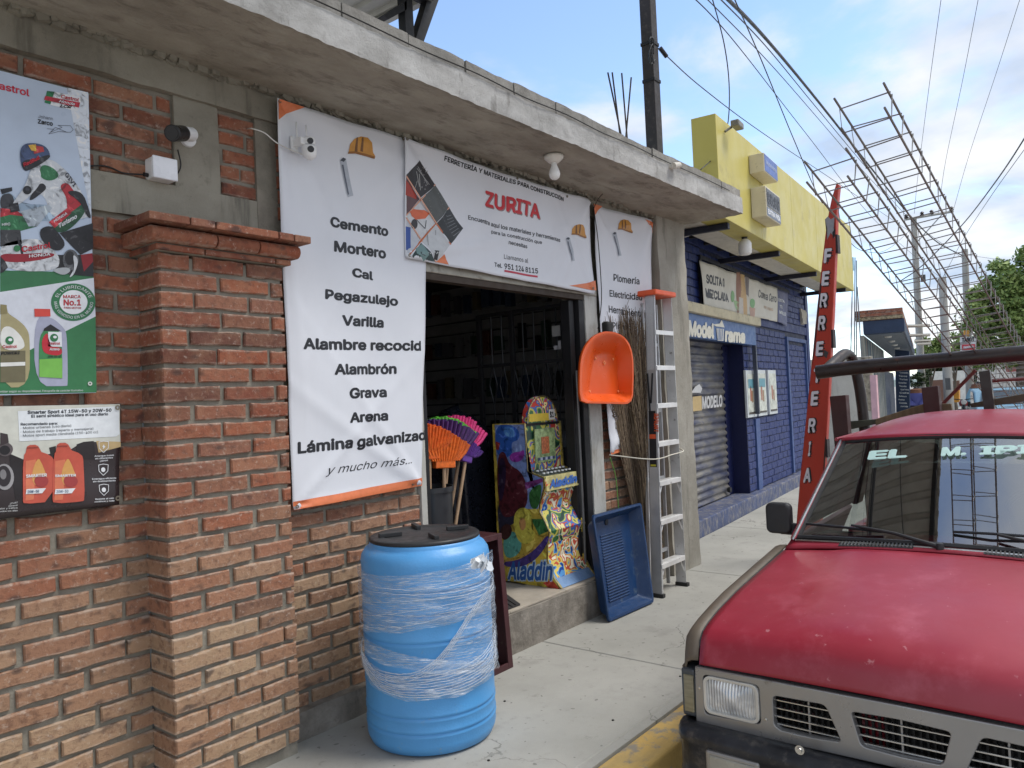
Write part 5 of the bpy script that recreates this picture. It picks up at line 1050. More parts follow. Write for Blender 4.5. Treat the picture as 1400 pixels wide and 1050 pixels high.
# side picture: plain colour shapes only
s6 = Sheet(lambda x, y: aX(x, y, AX0), (-1, 0, 0), parent=t); k3 = frm(660, 530, 3.62)
def A6(cl, lay, *p): return s6.poly(soft(k3(*p)) if lay > 1.5 else k3(*p), cl, lay, mtl=tone(cl, 17))
A6(S(128, 150, 205), 1, (60, 184), (203, 182), (222, 418), (298, 450), (300, 492), (275, 600), (90, 600), (66, 300)); A6(S(52, 98, 186), 2, (60, 184), (150, 184), (185, 220), (180, 260), (140, 270), (150, 330), (110, 350), (66, 330)); A6(S(84, 140, 214), 3, (110, 190), (150, 195), (165, 240), (130, 250), (100, 220))
A6(S(150, 60, 165), 4, (130, 345), (150, 320), (185, 318), (206, 305), (210, 335), (190, 365), (150, 370)); A6(S(84, 34, 44), 3, (75, 330), (110, 310), (130, 380), (200, 420), (228, 520), (215, 600), (150, 640), (90, 640), (72, 480)); A6(S(46, 32, 60), 4, (80, 350), (110, 345), (120, 430), (100, 560), (82, 560)); A6(S(150, 50, 44), 4, (66, 265), (88, 275), (80, 310), (68, 305))
A6(S(60, 110, 60), 3, (225, 520), (270, 480), (298, 480), (278, 600), (240, 600)); A6(S(124, 62, 126), 4, (210, 470), (298, 448), (300, 465), (215, 505)); A6(S(44, 44, 64), 2, (72, 560), (150, 560), (180, 660), (100, 700), (90, 760), (80, 700))
A6(S(206, 196, 84), 4, (150, 640), (185, 590), (230, 600), (250, 640), (240, 700), (270, 720), (230, 780), (170, 760)); A6(S(200, 150, 96), 5, (185, 645), (212, 645), (218, 690), (196, 712), (182, 680)); A6(S(96, 170, 160), 3, (100, 740), (150, 700), (200, 760), (180, 830), (110, 850)); A6(S(70, 40, 40), 4, (85, 700), (120, 668), (150, 690), (140, 740), (100, 760)); A6(S(60, 120, 70), 3, (240, 650), (300, 650), (325, 710), (280, 730))
A6(S(70, 54, 130), 5, (106, 860), (180, 850), (260, 800), (325, 722), (330, 760), (270, 850), (190, 890), (110, 885)); A6(S(196, 160, 80), 6, (106, 852), (180, 842), (255, 795), (322, 716), (325, 724), (258, 806), (182, 852), (107, 862))
A6(S(212, 186, 70), 3, (112, 880), (250, 850), (322, 770), (318, 845), (350, 935), (384, 1000), (122, 958)); A6(S(186, 60, 40), 4, (300, 965), (345, 950), (384, 998), (330, 992))
s6.text('Aladdin', k3((122, 958)), k3((352, 962)), k3((126, 850)), S(196, 222, 240), 5, .07, .1); s6.text('Aladdin', k3((126, 950)), k3((346, 956)), k3((130, 858)), S(40, 96, 176), 6, .03, .1)
# black covered machine behind
t = thing('covered_machine', (4.4, 4.0, .26), 'machine under a shiny black cover behind the arcade cabinet', 'machine')
def cov(u, v):
    a = 2*math.pi*u; s_ = (1 if v < .8 else math.cos((v-.8)/.2*math.pi/2)**.5); q = .92+.08*math.sin(a*9+v*3)*(.3+.7*(1-v)); return Vector((4.36+.26*s_*q*math.copysign(abs(math.cos(a))**.6, math.cos(a)), 4.03+.22*s_*q*math.copysign(abs(math.sin(a))**.6, math.sin(a)), .26+1.24*v-(.05*v*math.cos(a) if v > .5 else 0)))
part('black_cover', MB().grid(cov, 72, 30), mat('black_cover_vinyl', (.012, .014, .022), .3), t, smooth='all'); part('machine_block', MB().box((4.2, 3.9, .26), (4.5, 4.15, 1.2)), BST, t)
# shelving with hanging goods at the back of the shop
t = thing('display_rack', (5.6, 5, .25), 'slatted display wall hung with small tools in packets, deep in the dark shop', 'display')
SLT = mat('slat_grey', (.2, .2, .2), .5)
for k in range(20): part('slat', MB().box((5.60, 3.75, .4+k*.115), (5.63, 5.9, .50+k*.115)), SLT, t)
part('rack_back', MB().box((5.635, 3.7, .25), (5.67, 5.95, 2.8)), mat('rack_dark', (.04, .04, .04), .6), t)
rnd = random.Random(8); pk = [mat('packet_%d' % i, c_, .35) for i, c_ in enumerate(((.10, .04, .03), (.08, .08, .09), (.04, .06, .1), (.11, .09, .05), (.02, .02, .02), (.15, .15, .15), (.03, .06, .04)))]
for r_ in range(5):
    for k in range(15):
        y_ = 3.85+k*.135+rnd.uniform(-.02, .02); z_ = .75+r_*.42+rnd.uniform(-.02, .02); hh, ww = rnd.uniform(.12, .26), rnd.uniform(.05, .10)
        o = MB().box((5.52, y_, z_), (5.58, y_+ww, z_+hh)).build('tool_packet', rnd.choice(pk)); props(o, 'small hanging tool packet on the slatted wall in the dark shop', 'packet', 'tool packets hanging on the slatted wall')
t = thing('sack_pile', (5.7, 4.3, .25), 'pile of pale sacks dimly seen through the diamond bars of the gate', 'sacks')
for k in range(6): part('sack', MB().box((4.98, 3.42, .26+k*.17), (5.5, 4.1, .42+k*.17)), mat('sack_paper', (.32, .35, .40), .8, var=.3), t, bevel=.06, seg=4)

# ================================================================== BLUE SHOP
BLUE = mat('blue_wall_paint', S(27, 45, 100), .5, var=.12, vs=3, bmp=.003, bs=40, dirt=.25, dirtcol=S(70, 84, 120)); BLUD = mat('deep_blue_paint', S(16, 24, 66), .45, var=.08, bmp=.001)
BLKM = mat('blue_block_paint', S(29, 47, 104), .5, var=.2, vs=9, bmp=.006, bs=35, dirt=.12, dirtcol=S(66, 76, 104))
GUT = mat('joint_blue', S(22, 30, 60), .6)
sh = thing('blue_shop', B(3, .2, 0), 'blue painted block shop building beyond the concrete column', 'building')
mb = MB(); mb.bbox(-1.15, .2, .134, .34, .0, 3.45).bbox(2.34, 6.4, .134, .34, .0, 3.45).bbox(.2, 2.34, .134, .34, 2.17, 3.45)
part('wall', mb, GUT, sh); part('side_wall', MB().bbox(6.2, 6.4, .34, 4, 0, 3.45).bbox(-1.15, -1.0, .34, 4, 0, 3.45).bbox(-1.0, 6.2, 3.8, 4, 0, 3.45), BLUE, sh)
part('flat_roof', MB().bbox(-1.15, 6.42, .12, 4.0, 3.45, 3.52), BLUE, sh)
part('plinth', MB().bbox(-1.15, 6.45, .0, .33, -.05, .175), mat('plinth_blue', S(66, 78, 112), .6, var=.15, dirt=.8, dirtcol=(.33, .30, .24), stretch=(1, 1, .5), bmp=.004), sh, bevel=.012)
part('band', MB().bbox(2.36, 6.42, .105, .14, 2.465, 2.60).bbox(-1.15, 6.42, .105, .14, 3.25, 3.452), BLUE, sh, bevel=.004); part('corner_strip', MB().bbox(6.24, 6.42, .10, .14, .175, 3.25), BLUE, sh, bevel=.004)
part('pilaster_strip', MB().bbox(2.72, 2.92, .10, .14, .175, 1.15), mat('pale_blue_strip', S(62, 84, 134), .5, bmp=.002), sh, bevel=.004)
part('reveal', MB().bbox(2.335, 2.345, .12, .36, .175, 2.17), BLUD, sh); part('door_jamb', MB().bbox(2.12, 2.337, .33, .37, .175, 2.17), BLUD, sh)
u0, u1, z0, z1 = 4.72, 6.12, .20, 2.38
part('panel_frame', MB().bbox(u0, u0+.09, .09, .14, z0, z1).bbox(u1-.06, u1, .09, .14, z0, z1).bbox(u0+.09, u1-.06, .09, .14, z1-.06, z1), mat('pale_blue_strip', S(62, 84, 134), .5), sh, bevel=.004)
mapB = lambda loc, rz: (B(loc[0], loc[1], loc[2]), rz+TH)
cnt = [0]
cnt = lay_bricks(2.36, 4.70, .19, 2.46, .12, sh, L=.27, J=.014, D=.02, seed=41, mapf=mapB, mtl=BLKM, RPp=.098, z_off=.19, h=.088, cnt=cnt, clear=((2.70, 2.94, .1, 1.16),))
lay_bricks(-.6, .78, 2.56, 3.24, .12, sh, L=.27, J=.014, D=.02, seed=42, mapf=mapB, mtl=BLKM, RPp=.098, z_off=2.56, h=.088, cnt=cnt, limit=285)
lay_bricks(4.82, 6.05, .22, 2.31, .12, sh, L=.27, J=.014, D=.02, seed=43, mapf=mapB, mtl=BLKM, RPp=.098, z_off=.22, h=.088, cnt=cnt, limit=285)
lay_bricks(.78, 6.23, 2.62, 3.24, .12, sh, L=.27, J=.014, D=.02, seed=44, mapf=mapB, mtl=BLKM, RPp=.098, z_off=2.62, h=.088, cnt=cnt, limit=285)
# roller shutter
t = thing('roller_shutter', B(1.2, .33, .18), 'closed grey and blue roller shutter under the beer shop sign', 'shutter')
SHM, nt_, b_ = base('shutter_paint'); c_ = ramp(nt_, pos_noise(nt_, 2.2, 6, .6, (1, 1, 3)), [(.36, S(56, 62, 92)), (.5, S(104, 104, 110)), (.62, S(134, 130, 122)), (.7, S(38, 52, 110))]); lk(nt_, c_, b_.inputs['Base Color']); b_.inputs['Roughness'].default_value = .45; b_.inputs['Metallic'].default_value = .2
n = 22
for k in range(n):
    za = .185+k*(1.985/n); zb = za+1.985/n; pr_ = [(.32+.028*(1-math.cos(2*math.pi*j/6))/2*1.0, za+(zb-za)*j/6) for j in range(7)]
    mb = MB(); mb.add([B(u, v, z_) for u in (.2, 2.12) for v, z_ in pr_], [(j, j+7, j+8, j+1) for j in range(6)]); part('slat', mb, SHM, t, smooth='all', solid=.003)
sS = Sheet(lambda x, y: B(x, .300, y), -BV, parent=t)
def shp(x, y): q = aB(x, y, .300); return (float(np.dot(np.array(q)-BO, BU)), q.z)
SG = S(205, 205, 205)
sS.text('MODELO', shp(960, 559.5), shp(987.5, 556), shp(960, 542), SG, 1, .035); sS.poly([shp(*q) for q in ((947, 542.5), (959, 541), (959.5, 561), (947, 562.5))], S(196, 168, 112), 1); sS.poly([shp(*q) for q in ((945, 537), (950, 529), (956, 525), (960, 531), (958, 537))], SG, 1)
part('padlock', MB().lathe([(.0, -.02), (.035, -.02), (.035, .02), (.0, .02)], B(2.0, .29, .26), 14, 'y'), BPL, t)
# shop sign
t = thing('shop_sign', B(1.4, .06, 2.16), 'blue fascia sign with white lettering above the roller shutter', 'sign')
part('sign_board', MB().bbox(-.4, 2.68, .03, .12, 2.155, 2.42), mat('sign_blue', S(62, 98, 152), .4, var=.08), t, bevel=.006); part('cream_ledge', MB().bbox(-.4, 2.75, -.03, .13, 2.42, 2.53), mat('cream_paint', S(196, 186, 156), .6, dirt=.4), t, bevel=.008)
ks = frm(920, 330, 5.25); sS = Sheet(lambda x, y: aB(x, y, .024), -BV, parent=t); SW = ink(S(226, 222, 206))
sS.text('Model', ks((110, 683)), ks((296, 700)), ks((112, 562)), None, 1, .05, mtl=SW, depth=.004); sS.text('rama', ks((372, 722)), ks((518, 734)), ks((374, 618)), None, 1, .05, mtl=SW, depth=.004)
sS.poly(ks((312, 625), (365, 630), (362, 715), (320, 712)), None, 1, mtl=SW); strokes(sS, [q for k in range(4) for q in line(sS, ks((322+k*11, 630), (324+k*9, 710)), 1, None)], S(62, 98, 152), 2); sS.poly(ks((285, 597), (335, 590), (350, 562), (370, 618), (310, 610)), None, 1, mtl=SW)
part('bracket_bar', MB().bbox(2.60, 2.65, .02, .07, 1.22, 2.155), mat('grey_bar', S(70, 76, 90), .5), t)
# beer banner high on the wall
t = thing('beer_banner', B(3, .05, 2.55), 'long wrinkled beer banner with bottles tied high on the blue wall', 'banner')
wB = lambda P: .010*math.sin(P.x*7+P.z*5)+.006*math.sin(P.x*17-P.z*9)
sS = Sheet(lambda x, y: aB(x, y, .06), -BV, wB, t)
sS.sheet([(957, 356), (1062, 394), (1063, 440), (962, 418)], 'vinyl_sheet', mat('aged_vinyl', S(206, 202, 190), .5, var=.06), 50, 16)
sS.sheet([(1062.3, 394), (1076, 400), (1077, 446), (1063.3, 440.3)], 'end_panel', mat('lilac_vinyl', S(98, 102, 134), .5, var=.2, vs=8), 10, 16)
k5 = frm(920, 330, 5.25)
sS.text('SOLITA O', k5((248, 300)), k5((368, 333)), k5((246, 232)), S(56, 56, 60), 2, .04); sS.text('MEZCLADA', k5((238, 400)), k5((395, 440)), k5((236, 332)), S(56, 56, 60), 2, .04); strokes(sS, [q for j in range(5) for q in line(sS, k5((240+j*10, 365+j*2), (250+j*9, 408)), 1.2, None)], S(56, 56, 60), 3)
sS.poly(k5((452, 222), (475, 222), (485, 360), (478, 520), (462, 515), (455, 360)), S(142, 96, 70), 2); sS.poly(k5((478, 235), (520, 240), (520, 300), (510, 380), (525, 530), (488, 528), (480, 400)), S(196, 160, 108), 2); sS.poly(k5((525, 250), (548, 262), (545, 400), (520, 380)), S(120, 110, 110), 2); sS.poly(k5(*ell(432, 395, 16, 42)), S(120, 170, 110), 3); sS.poly(k5((440, 420), (470, 430), (474, 500), (455, 490)), S(150, 185, 130), 2); sS.poly(k5(*ell(573, 445, 16, 34)), S(120, 170, 110), 3); sS.poly(k5((470, 400), (500, 410), (505, 535), (478, 530)), S(198, 190, 180), 3); sS.poly(k5((550, 470), (595, 480), (592, 552), (552, 545)), S(190, 150, 130), 2.5)
sS.text('Corona Cero', k5((610, 402)), k5((735, 440)), k5((612, 345)), S(60, 60, 66), 2, .02); sS.text('VIVE LA CERO', k5((645, 480)), k5((720, 500)), k5((645, 460)), S(190, 150, 110), 2); sS.text('ESTA', k5((758, 430)), k5((805, 442)), k5((758, 408)), WHITE, 3, .03); sS.text('TU', k5((765, 480)), k5((790, 486)), k5((765, 455)), WHITE, 3, .03); sS.text('MODELO', k5((760, 520)), k5((812, 535)), k5((760, 495)), WHITE, 3, .03)
part('hanging_frame', MB().bbox(.72, 5.05, .09, .118, 3.10, 3.15).bbox(.70, .76, .09, .118, 2.5, 3.10), mat('dark_frame', S(30, 32, 44), .5), t)
# three framed posters
pls = (((1018.5, 507.2), (1031.5, 506.5), (1035.2, 569.5), (1024, 571), 'nearest'), ((1034.2, 506.6), (1046, 506), (1050, 567.3), (1038.6, 568.8), 'middle'), ((1049.6, 506.4), (1060, 506.2), (1064, 565), (1053, 566.6), 'farthest'))
for i, (tl, tr, br, bl, wd) in enumerate(pls):
    c4 = [aB(*q, .085) for q in (tl, tr, br, bl)]; ua = [np.dot(np.array(q)-BO, BU) for q in c4]; za = [q.z for q in c4]; ua0, ua1, zb0, zb1 = min(ua[0], ua[3]), max(ua[1], ua[2]), min(za), max(za)
    ua0, ua1 = (ua[0]+ua[3])/2, (ua[1]+ua[2])/2
    t = thing('wall_poster', B((ua0+ua1)/2, .09, zb0), wd+' of three tall white framed posters on the blue block wall', 'poster', 'three framed posters on the blue wall')
    part('frame', MB().bbox(ua0, ua1, .085, .118, zb0, zb1), mat('poster_frame_white', S(200, 206, 208), .4), t, bevel=.005)
    part('print', MB().bbox(ua0+.04, ua1-.04, .081, .086, zb0+.05, zb1-.05), mat('pale_print', S(196, 200, 190), .4, var=.3, vs=14), t); part('print_bar', MB().bbox(ua0+.05, ua1-.05, .078, .082, zb0+.045, zb0+.07), ink(S(60, 50, 44)), t)
    if i < 2: part('teal_title', MB().bbox(ua0+.07, ua1-.07, .078, .082, zb1-.24, zb1-.12), ink(S(96, 150, 164)), t)
    part('bottle_print', MB().bbox(ua0+.14, ua0+.20, .078, .082, zb0+.22, zb0+.42), ink(S(170, 110, 90)), t); part('bottle_print', MB().bbox(ua1-.22, ua1-.16, .078, .082, zb0+.20, zb0+.36), ink(S(150, 120, 90)), t)
# yellow fascia
t = thing('yellow_fascia', B(3, -.55, 3.2), 'long pale yellow roof fascia projecting over the blue shop front', 'fascia')
YEL = mat('pale_yellow_sheet', S(192, 180, 96), .42, var=.07, vs=1.2, dirt=.3, dirtcol=S(160, 146, 84), bmp=.0008, bs=8)
edges = [-.85, .62, 2.1, 3.58, 5.06, 6.6]
for a_, b_ in zip(edges, edges[1:]):
    zt = lambda u: 4.17+.022*(u+.85)
    mb = MB(); mb.add([B(u, v, z_) for (u, v, z_) in ((a_+.003, -.65, 3.2), (b_-.003, -.65, 3.2), (b_-.003, -.41, 3.2), (a_+.003, -.41, 3.2), (a_+.003, -.65, zt(a_)), (b_-.003, -.65, zt(b_)), (b_-.003, -.41, zt(b_)), (a_+.003, -.41, zt(a_)))], FB)
    part('fascia_panel', mb, YEL, t, bevel=.006)
WSH = mat('white_soffit', S(196, 192, 180), .5, dirt=.3); part('gutter', MB().bbox(-.8, 6.5, -.40, -.12, 3.20, 3.27), WSH, t, bevel=.01); part('soffit', MB().add([B(-.8, -.12, 3.30), B(6.5, -.12, 3.30), B(6.5, .12, 3.42), B(-.8, .12, 3.42)], [(0, 1, 2, 3)]), mat('dark_soffit', S(52, 50, 52), .7), t, solid=.01)
for u in (-.5, 1.48, 3.6, 5.95): part('bracket', MB().bbox(u-.03, u+.03, -.62, .118, 3.135, 3.195), mat('bracket_dark', S(24, 26, 44), .5), t, bevel=.004)
for k in range(14): part('soffit_batten', MB().bbox(-.6+k*.5, -.55+k*.5, -.13, .115, 3.29, 3.33), mat('dark_soffit', S(52, 50, 52), .7), t)
for nm, (ua_, ub_, za, zb), lab in (('light_box', (.22, .77, 3.83, 4.03), 'upper white light box with a blue face on the yellow fascia'), ('light_box', (.22, .82, 3.36, 3.68), 'lower white light box with a dark number display on the yellow fascia')):
    t = thing(nm, B(.5, -.75, za), lab, 'light box'); va, vb = -.81, -.652
    part('case', MB().bbox(ua_, ub_, va, vb, za, zb), mat('aged_white_metal', S(206, 198, 174), .45, var=.06, dirt=.15), t, bevel=.008)
    sS = Sheet(lambda x, y: B(x, va-.004, y), -BV, parent=t)
    if za > 3.7:
        part('face', MB().bbox(ua_+.012, ub_-.012, va-.003, va+.002, za+.012, zb-.012), mat('box_blue', S(86, 112, 178), .4), t); sS.text('Modelorama', (ua_+.06, za+.09), (ub_-.06, za+.09), (ua_+.06, za+.135), S(170, 185, 220), 1, .03)
    else:
        part('display', MB().bbox(ua_+.02, ub_-.02, va-.003, va+.002, za+.11, zb-.02), mat('display_black', S(26, 28, 34), .25), t); part('caption_strip', MB().bbox(ua_+.012, ub_-.012, va-.003, va+.002, za+.012, za+.10), ink(S(110, 122, 142)), t)
        sS.text('EXTRA FRÍA', (ua_+.04, za+.03), (ub_-.04, za+.03), (ua_+.04, za+.085), WHITE, 1, .05); sS.text('88:88', (ua_+.05, za+.14), (ub_-.05, za+.14), (ua_+.05, za+.27), S(62, 66, 74), 1, .03)
t = thing('floodlight', B(-.6, -.6, 4.2), 'small grey floodlight on the top corner of the yellow fascia', 'light')
fp = aB(988, 154, -.75); part('head', MB().bbox(-.62, -.44, -.80, -.72, fp.z-.03, fp.z+.03), mat('grey_lamp', S(120, 118, 110), .4), t, bevel=.01); part('arm', MB().tube([B(-.53, -.72, fp.z), B(-.60, -.66, fp.z-.06)], .012), mat('grey_lamp', S(120, 118, 110), .4), t)
t = thing('pendant_bulb', B(1, -.4, 3), 'large white jar-shaped bulb hanging under the yellow fascia', 'light')
bp = aB(1018.5, 337, -.53); part('bulb', MB().lathe([(0, -.095), (.05, -.092), (.068, -.07), (.070, .03), (.055, .06), (.030, .078), (.028, .085)], bp, 28), mat('opal_bulb', (.78, .78, .76), .2), t, smooth='all'); part('socket', MB().lathe([(.03, .078), (.032, .12), (.0, .125)], bp, 20), BPL, t, smooth=40)
part('socket_bracket', MB().bbox(np.dot(np.array(bp)-BO, BU)-.02, np.dot(np.array(bp)-BO, BU)+.02, -.55, -.51, bp.z+.115, 3.22), BPL, t)
cable('cable', [aB(928, 325, -.1), aB(942, 322, -.2), aB(956, 310, -.3), aB(962, 303, -.35)], .006, WC, 'pale loose cable looping under the start of the yellow fascia')
cable('cable', [aB(980, 302, -.3), aB(990, 320, -.25), aB(1006, 328, -.25), aB(1018, 322, -.30)], .006, WC, 'pale loose cable looping to the jar-shaped bulb')
t = thing('wall_lamp', B(6.1, .05, 2.6), 'crushed pale bit of plaster on the far corner of the blue wall', 'patch')
pp = aB(1099, 434, .08); rough_box((pp.x-.12, pp.y-.02, pp.z-.12), (pp.x+.10, pp.y+.06, pp.z+.12), PLAST, 'patch', t, .03, .03)
t.name = 'plaster_patch'

# ---- leaning red hardware sign
t = thing('leaning_sign', (7.0, 2.5, 0), 'tall narrow red curved sign board lettered FERRETERIA leaning beside the blue shop', 'sign')
Lf = [(1143, 251), (1137, 270), (1131, 300), (1127, 330), (1123, 365), (1118, 410), (1113, 460), (1108, 510), (1103, 560), (1098, 610), (1093, 660), (1089, 710), (1084, 770)]
Rt = [(1147, 252), (1145, 272), (1143.5, 300), (1143, 330), (1141.5, 365), (1139.5, 410), (1137, 460), (1134.5, 510), (1132, 560), (1129, 610), (1126, 660), (1122, 710), (1118, 770)]
def rs(x, y): return aX(x, y, 7.0)
L3, R3_ = [rs(*p) for p in Lf], [rs(*p) for p in Rt]
mb = MB(); pts = L3+list(reversed(R3_)); 
vs = []
for l, r_ in zip(L3, R3_): vs += [l, r_, r_+Vector((.075, -.0, 0)), l+Vector((.075, .0, 0))]
fs = []
for i in range(len(L3)-1): a_ = i*4; fs += [(a_, a_+1, a_+5, a_+4), (a_+1, a_+2, a_+6, a_+5), (a_+2, a_+3, a_+7, a_+6), (a_+3, a_, a_+4, a_+7)]
fs += [(3, 2, 1, 0), tuple(len(vs)-4+k for k in range(4))]
part('board', MB().add(vs, fs), mat('faded_red_paint', S(172, 52, 34), .45, var=.14, vs=3, dirt=.25, dirtcol=S(120, 40, 30), stretch=(1, 1, .4)), t, bevel=.008)
sS = Sheet(rs, (-1, 0, 0), parent=t)
for ch, x, y in zip('FERRETERIA', (1131, 1128, 1125.5, 1123, 1120, 1116.5, 1113, 1109.5, 1106, 1103), (350, 381, 411, 442, 477, 514, 545, 582, 614, 650)):
    wch = 3 if ch == 'I' else 10
    sS.text(ch, (x-wch/2+.5, y+12), (x+wch/2+2.2, y+11), (x-wch/2+2.2, y-11), BLACK, 2, .08); sS.text(ch, (x-wch/2, y+10), (x+wch/2, y+9.2), (x-wch/2+1.6, y-10), S(216, 214, 222), 4, .035)
sS.poly([(1128, 300), (1132, 296), (1136, 300), (1141, 297), (1140, 312), (1141, 326), (1136, 318), (1131, 328), (1131, 312)], S(150, 150, 156), 3); sS.poly([(1138, 318), (1142.5, 312), (1142, 322), (1139, 327)], BLACK, 4)
sS.poly([(1121, 388), (1124, 386), (1114, 480), (1110.5, 500)], S(60, 22, 26), 2); sS.poly([(1128, 600), (1130, 592), (1127, 655), (1124, 670)], S(60, 30, 24), 2); sS.poly([(1127, 478), (1133, 482), (1130, 490), (1126, 486)], S(60, 60, 60), 3)
for f_ in (.25, .55, .8):
    i = int(f_*12); part('edge_clip', MB().box(R3_[i]+Vector((.0, -.012, -.10)), R3_[i]+Vector((.075, .004, .06))), mat('dark_clip', S(40, 30, 34), .6), t)

# ================================================================== RED PICKUP TRUCK
YC = .65
truck = thing('pickup_truck', (4.6, YC, -.2), 'old faded red pickup truck parked at the kerb with a pipe rack behind its cab', 'pickup truck')
PAINT, nt_, b_ = base('faded_red_car_paint')
c_ = ramp(nt_, pos_noise(nt_, 1.6, 5), [(.3, S(140, 22, 42)), (.7, S(156, 34, 56))]); c_ = mix(nt_, rng(nt_, pos_noise(nt_, 4, 7, .68), .50, .74, 0, .34), c_, S(196, 104, 120))
c_ = mix(nt_, rng(nt_, pos_noise(nt_, 21, 5, .6), .66, .72, 0, .42), c_, S(206, 150, 156)); lk(nt_, c_, b_.inputs['Base Color'])
lk(nt_, rng(nt_, pos_noise(nt_, 3, 6, .65), .35, .7, .36, .56), b_.inputs['Roughness']); b_.inputs['Coat Weight'].default_value = .28; b_.inputs['Coat Roughness'].default_value = .28; bump(nt_, b_, pos_noise(nt_, 5, 2), .002, .5)
PRIM = mat('brown_primer', S(98, 88, 76), .55, var=.14, dirt=.3); CHR = mat('tarnished_chrome', (.55, .55, .54), .22, .95, var=.1, dirt=.15); GRY = mat('grey_grille_plastic', S(150, 149, 148), .34, .55, var=.08, vs=3, dirt=.06); RUB = mat('black_rubber_trim', (.018, .018, .02), .55); TIRE = mat('tyre_rubber', (.02, .02, .02), .8, bmp=.004, bs=30)
def zh(x):  # hood height at its side edge
    xs_ = (2.80, 2.81, 2.825, 2.85, 2.89, 3.0, 3.2, 3.5, 3.86); zs = (.484, .53, .572, .598, .615, .645, .682, .722, .768); return float(np.interp(x, xs_, zs))
hx = [2.80, 2.803, 2.808, 2.815, 2.825, 2.836, 2.85, 2.87, 2.90]+[2.94+.82*i/24 for i in range(25)]
HW = .715
def hoodp(i, v, dz=0):
    x = hx[i]; y = -HW+2*HW*v; q = y/HW; nose = min(1, (x-2.80)/.12); z_ = zh(x)+.034*(1-q*q)*(.35+.65*nose)+.010*nose*(1/(1+math.exp((abs(y)-.44)*45)))
    return Vector((x-.012*(1-q*q)-.0*nose, YC+y*(1-.015*(x-2.8)), z_+dz))
mb = MB(); nv = 48; mb.add([hoodp(i, j/nv) for i in range(len(hx)) for j in range(nv+1)], [(i*(nv+1)+j, i*(nv+1)+j+1, (i+1)*(nv+1)+j+1, (i+1)*(nv+1)+j) for i in range(len(hx)-1) for j in range(nv)])
mb.f = [tuple(reversed(f)) for f in mb.f]
part('hood', mb, PAINT, truck, smooth='all', solid=.012)
def msy(y): return 2*YC-y
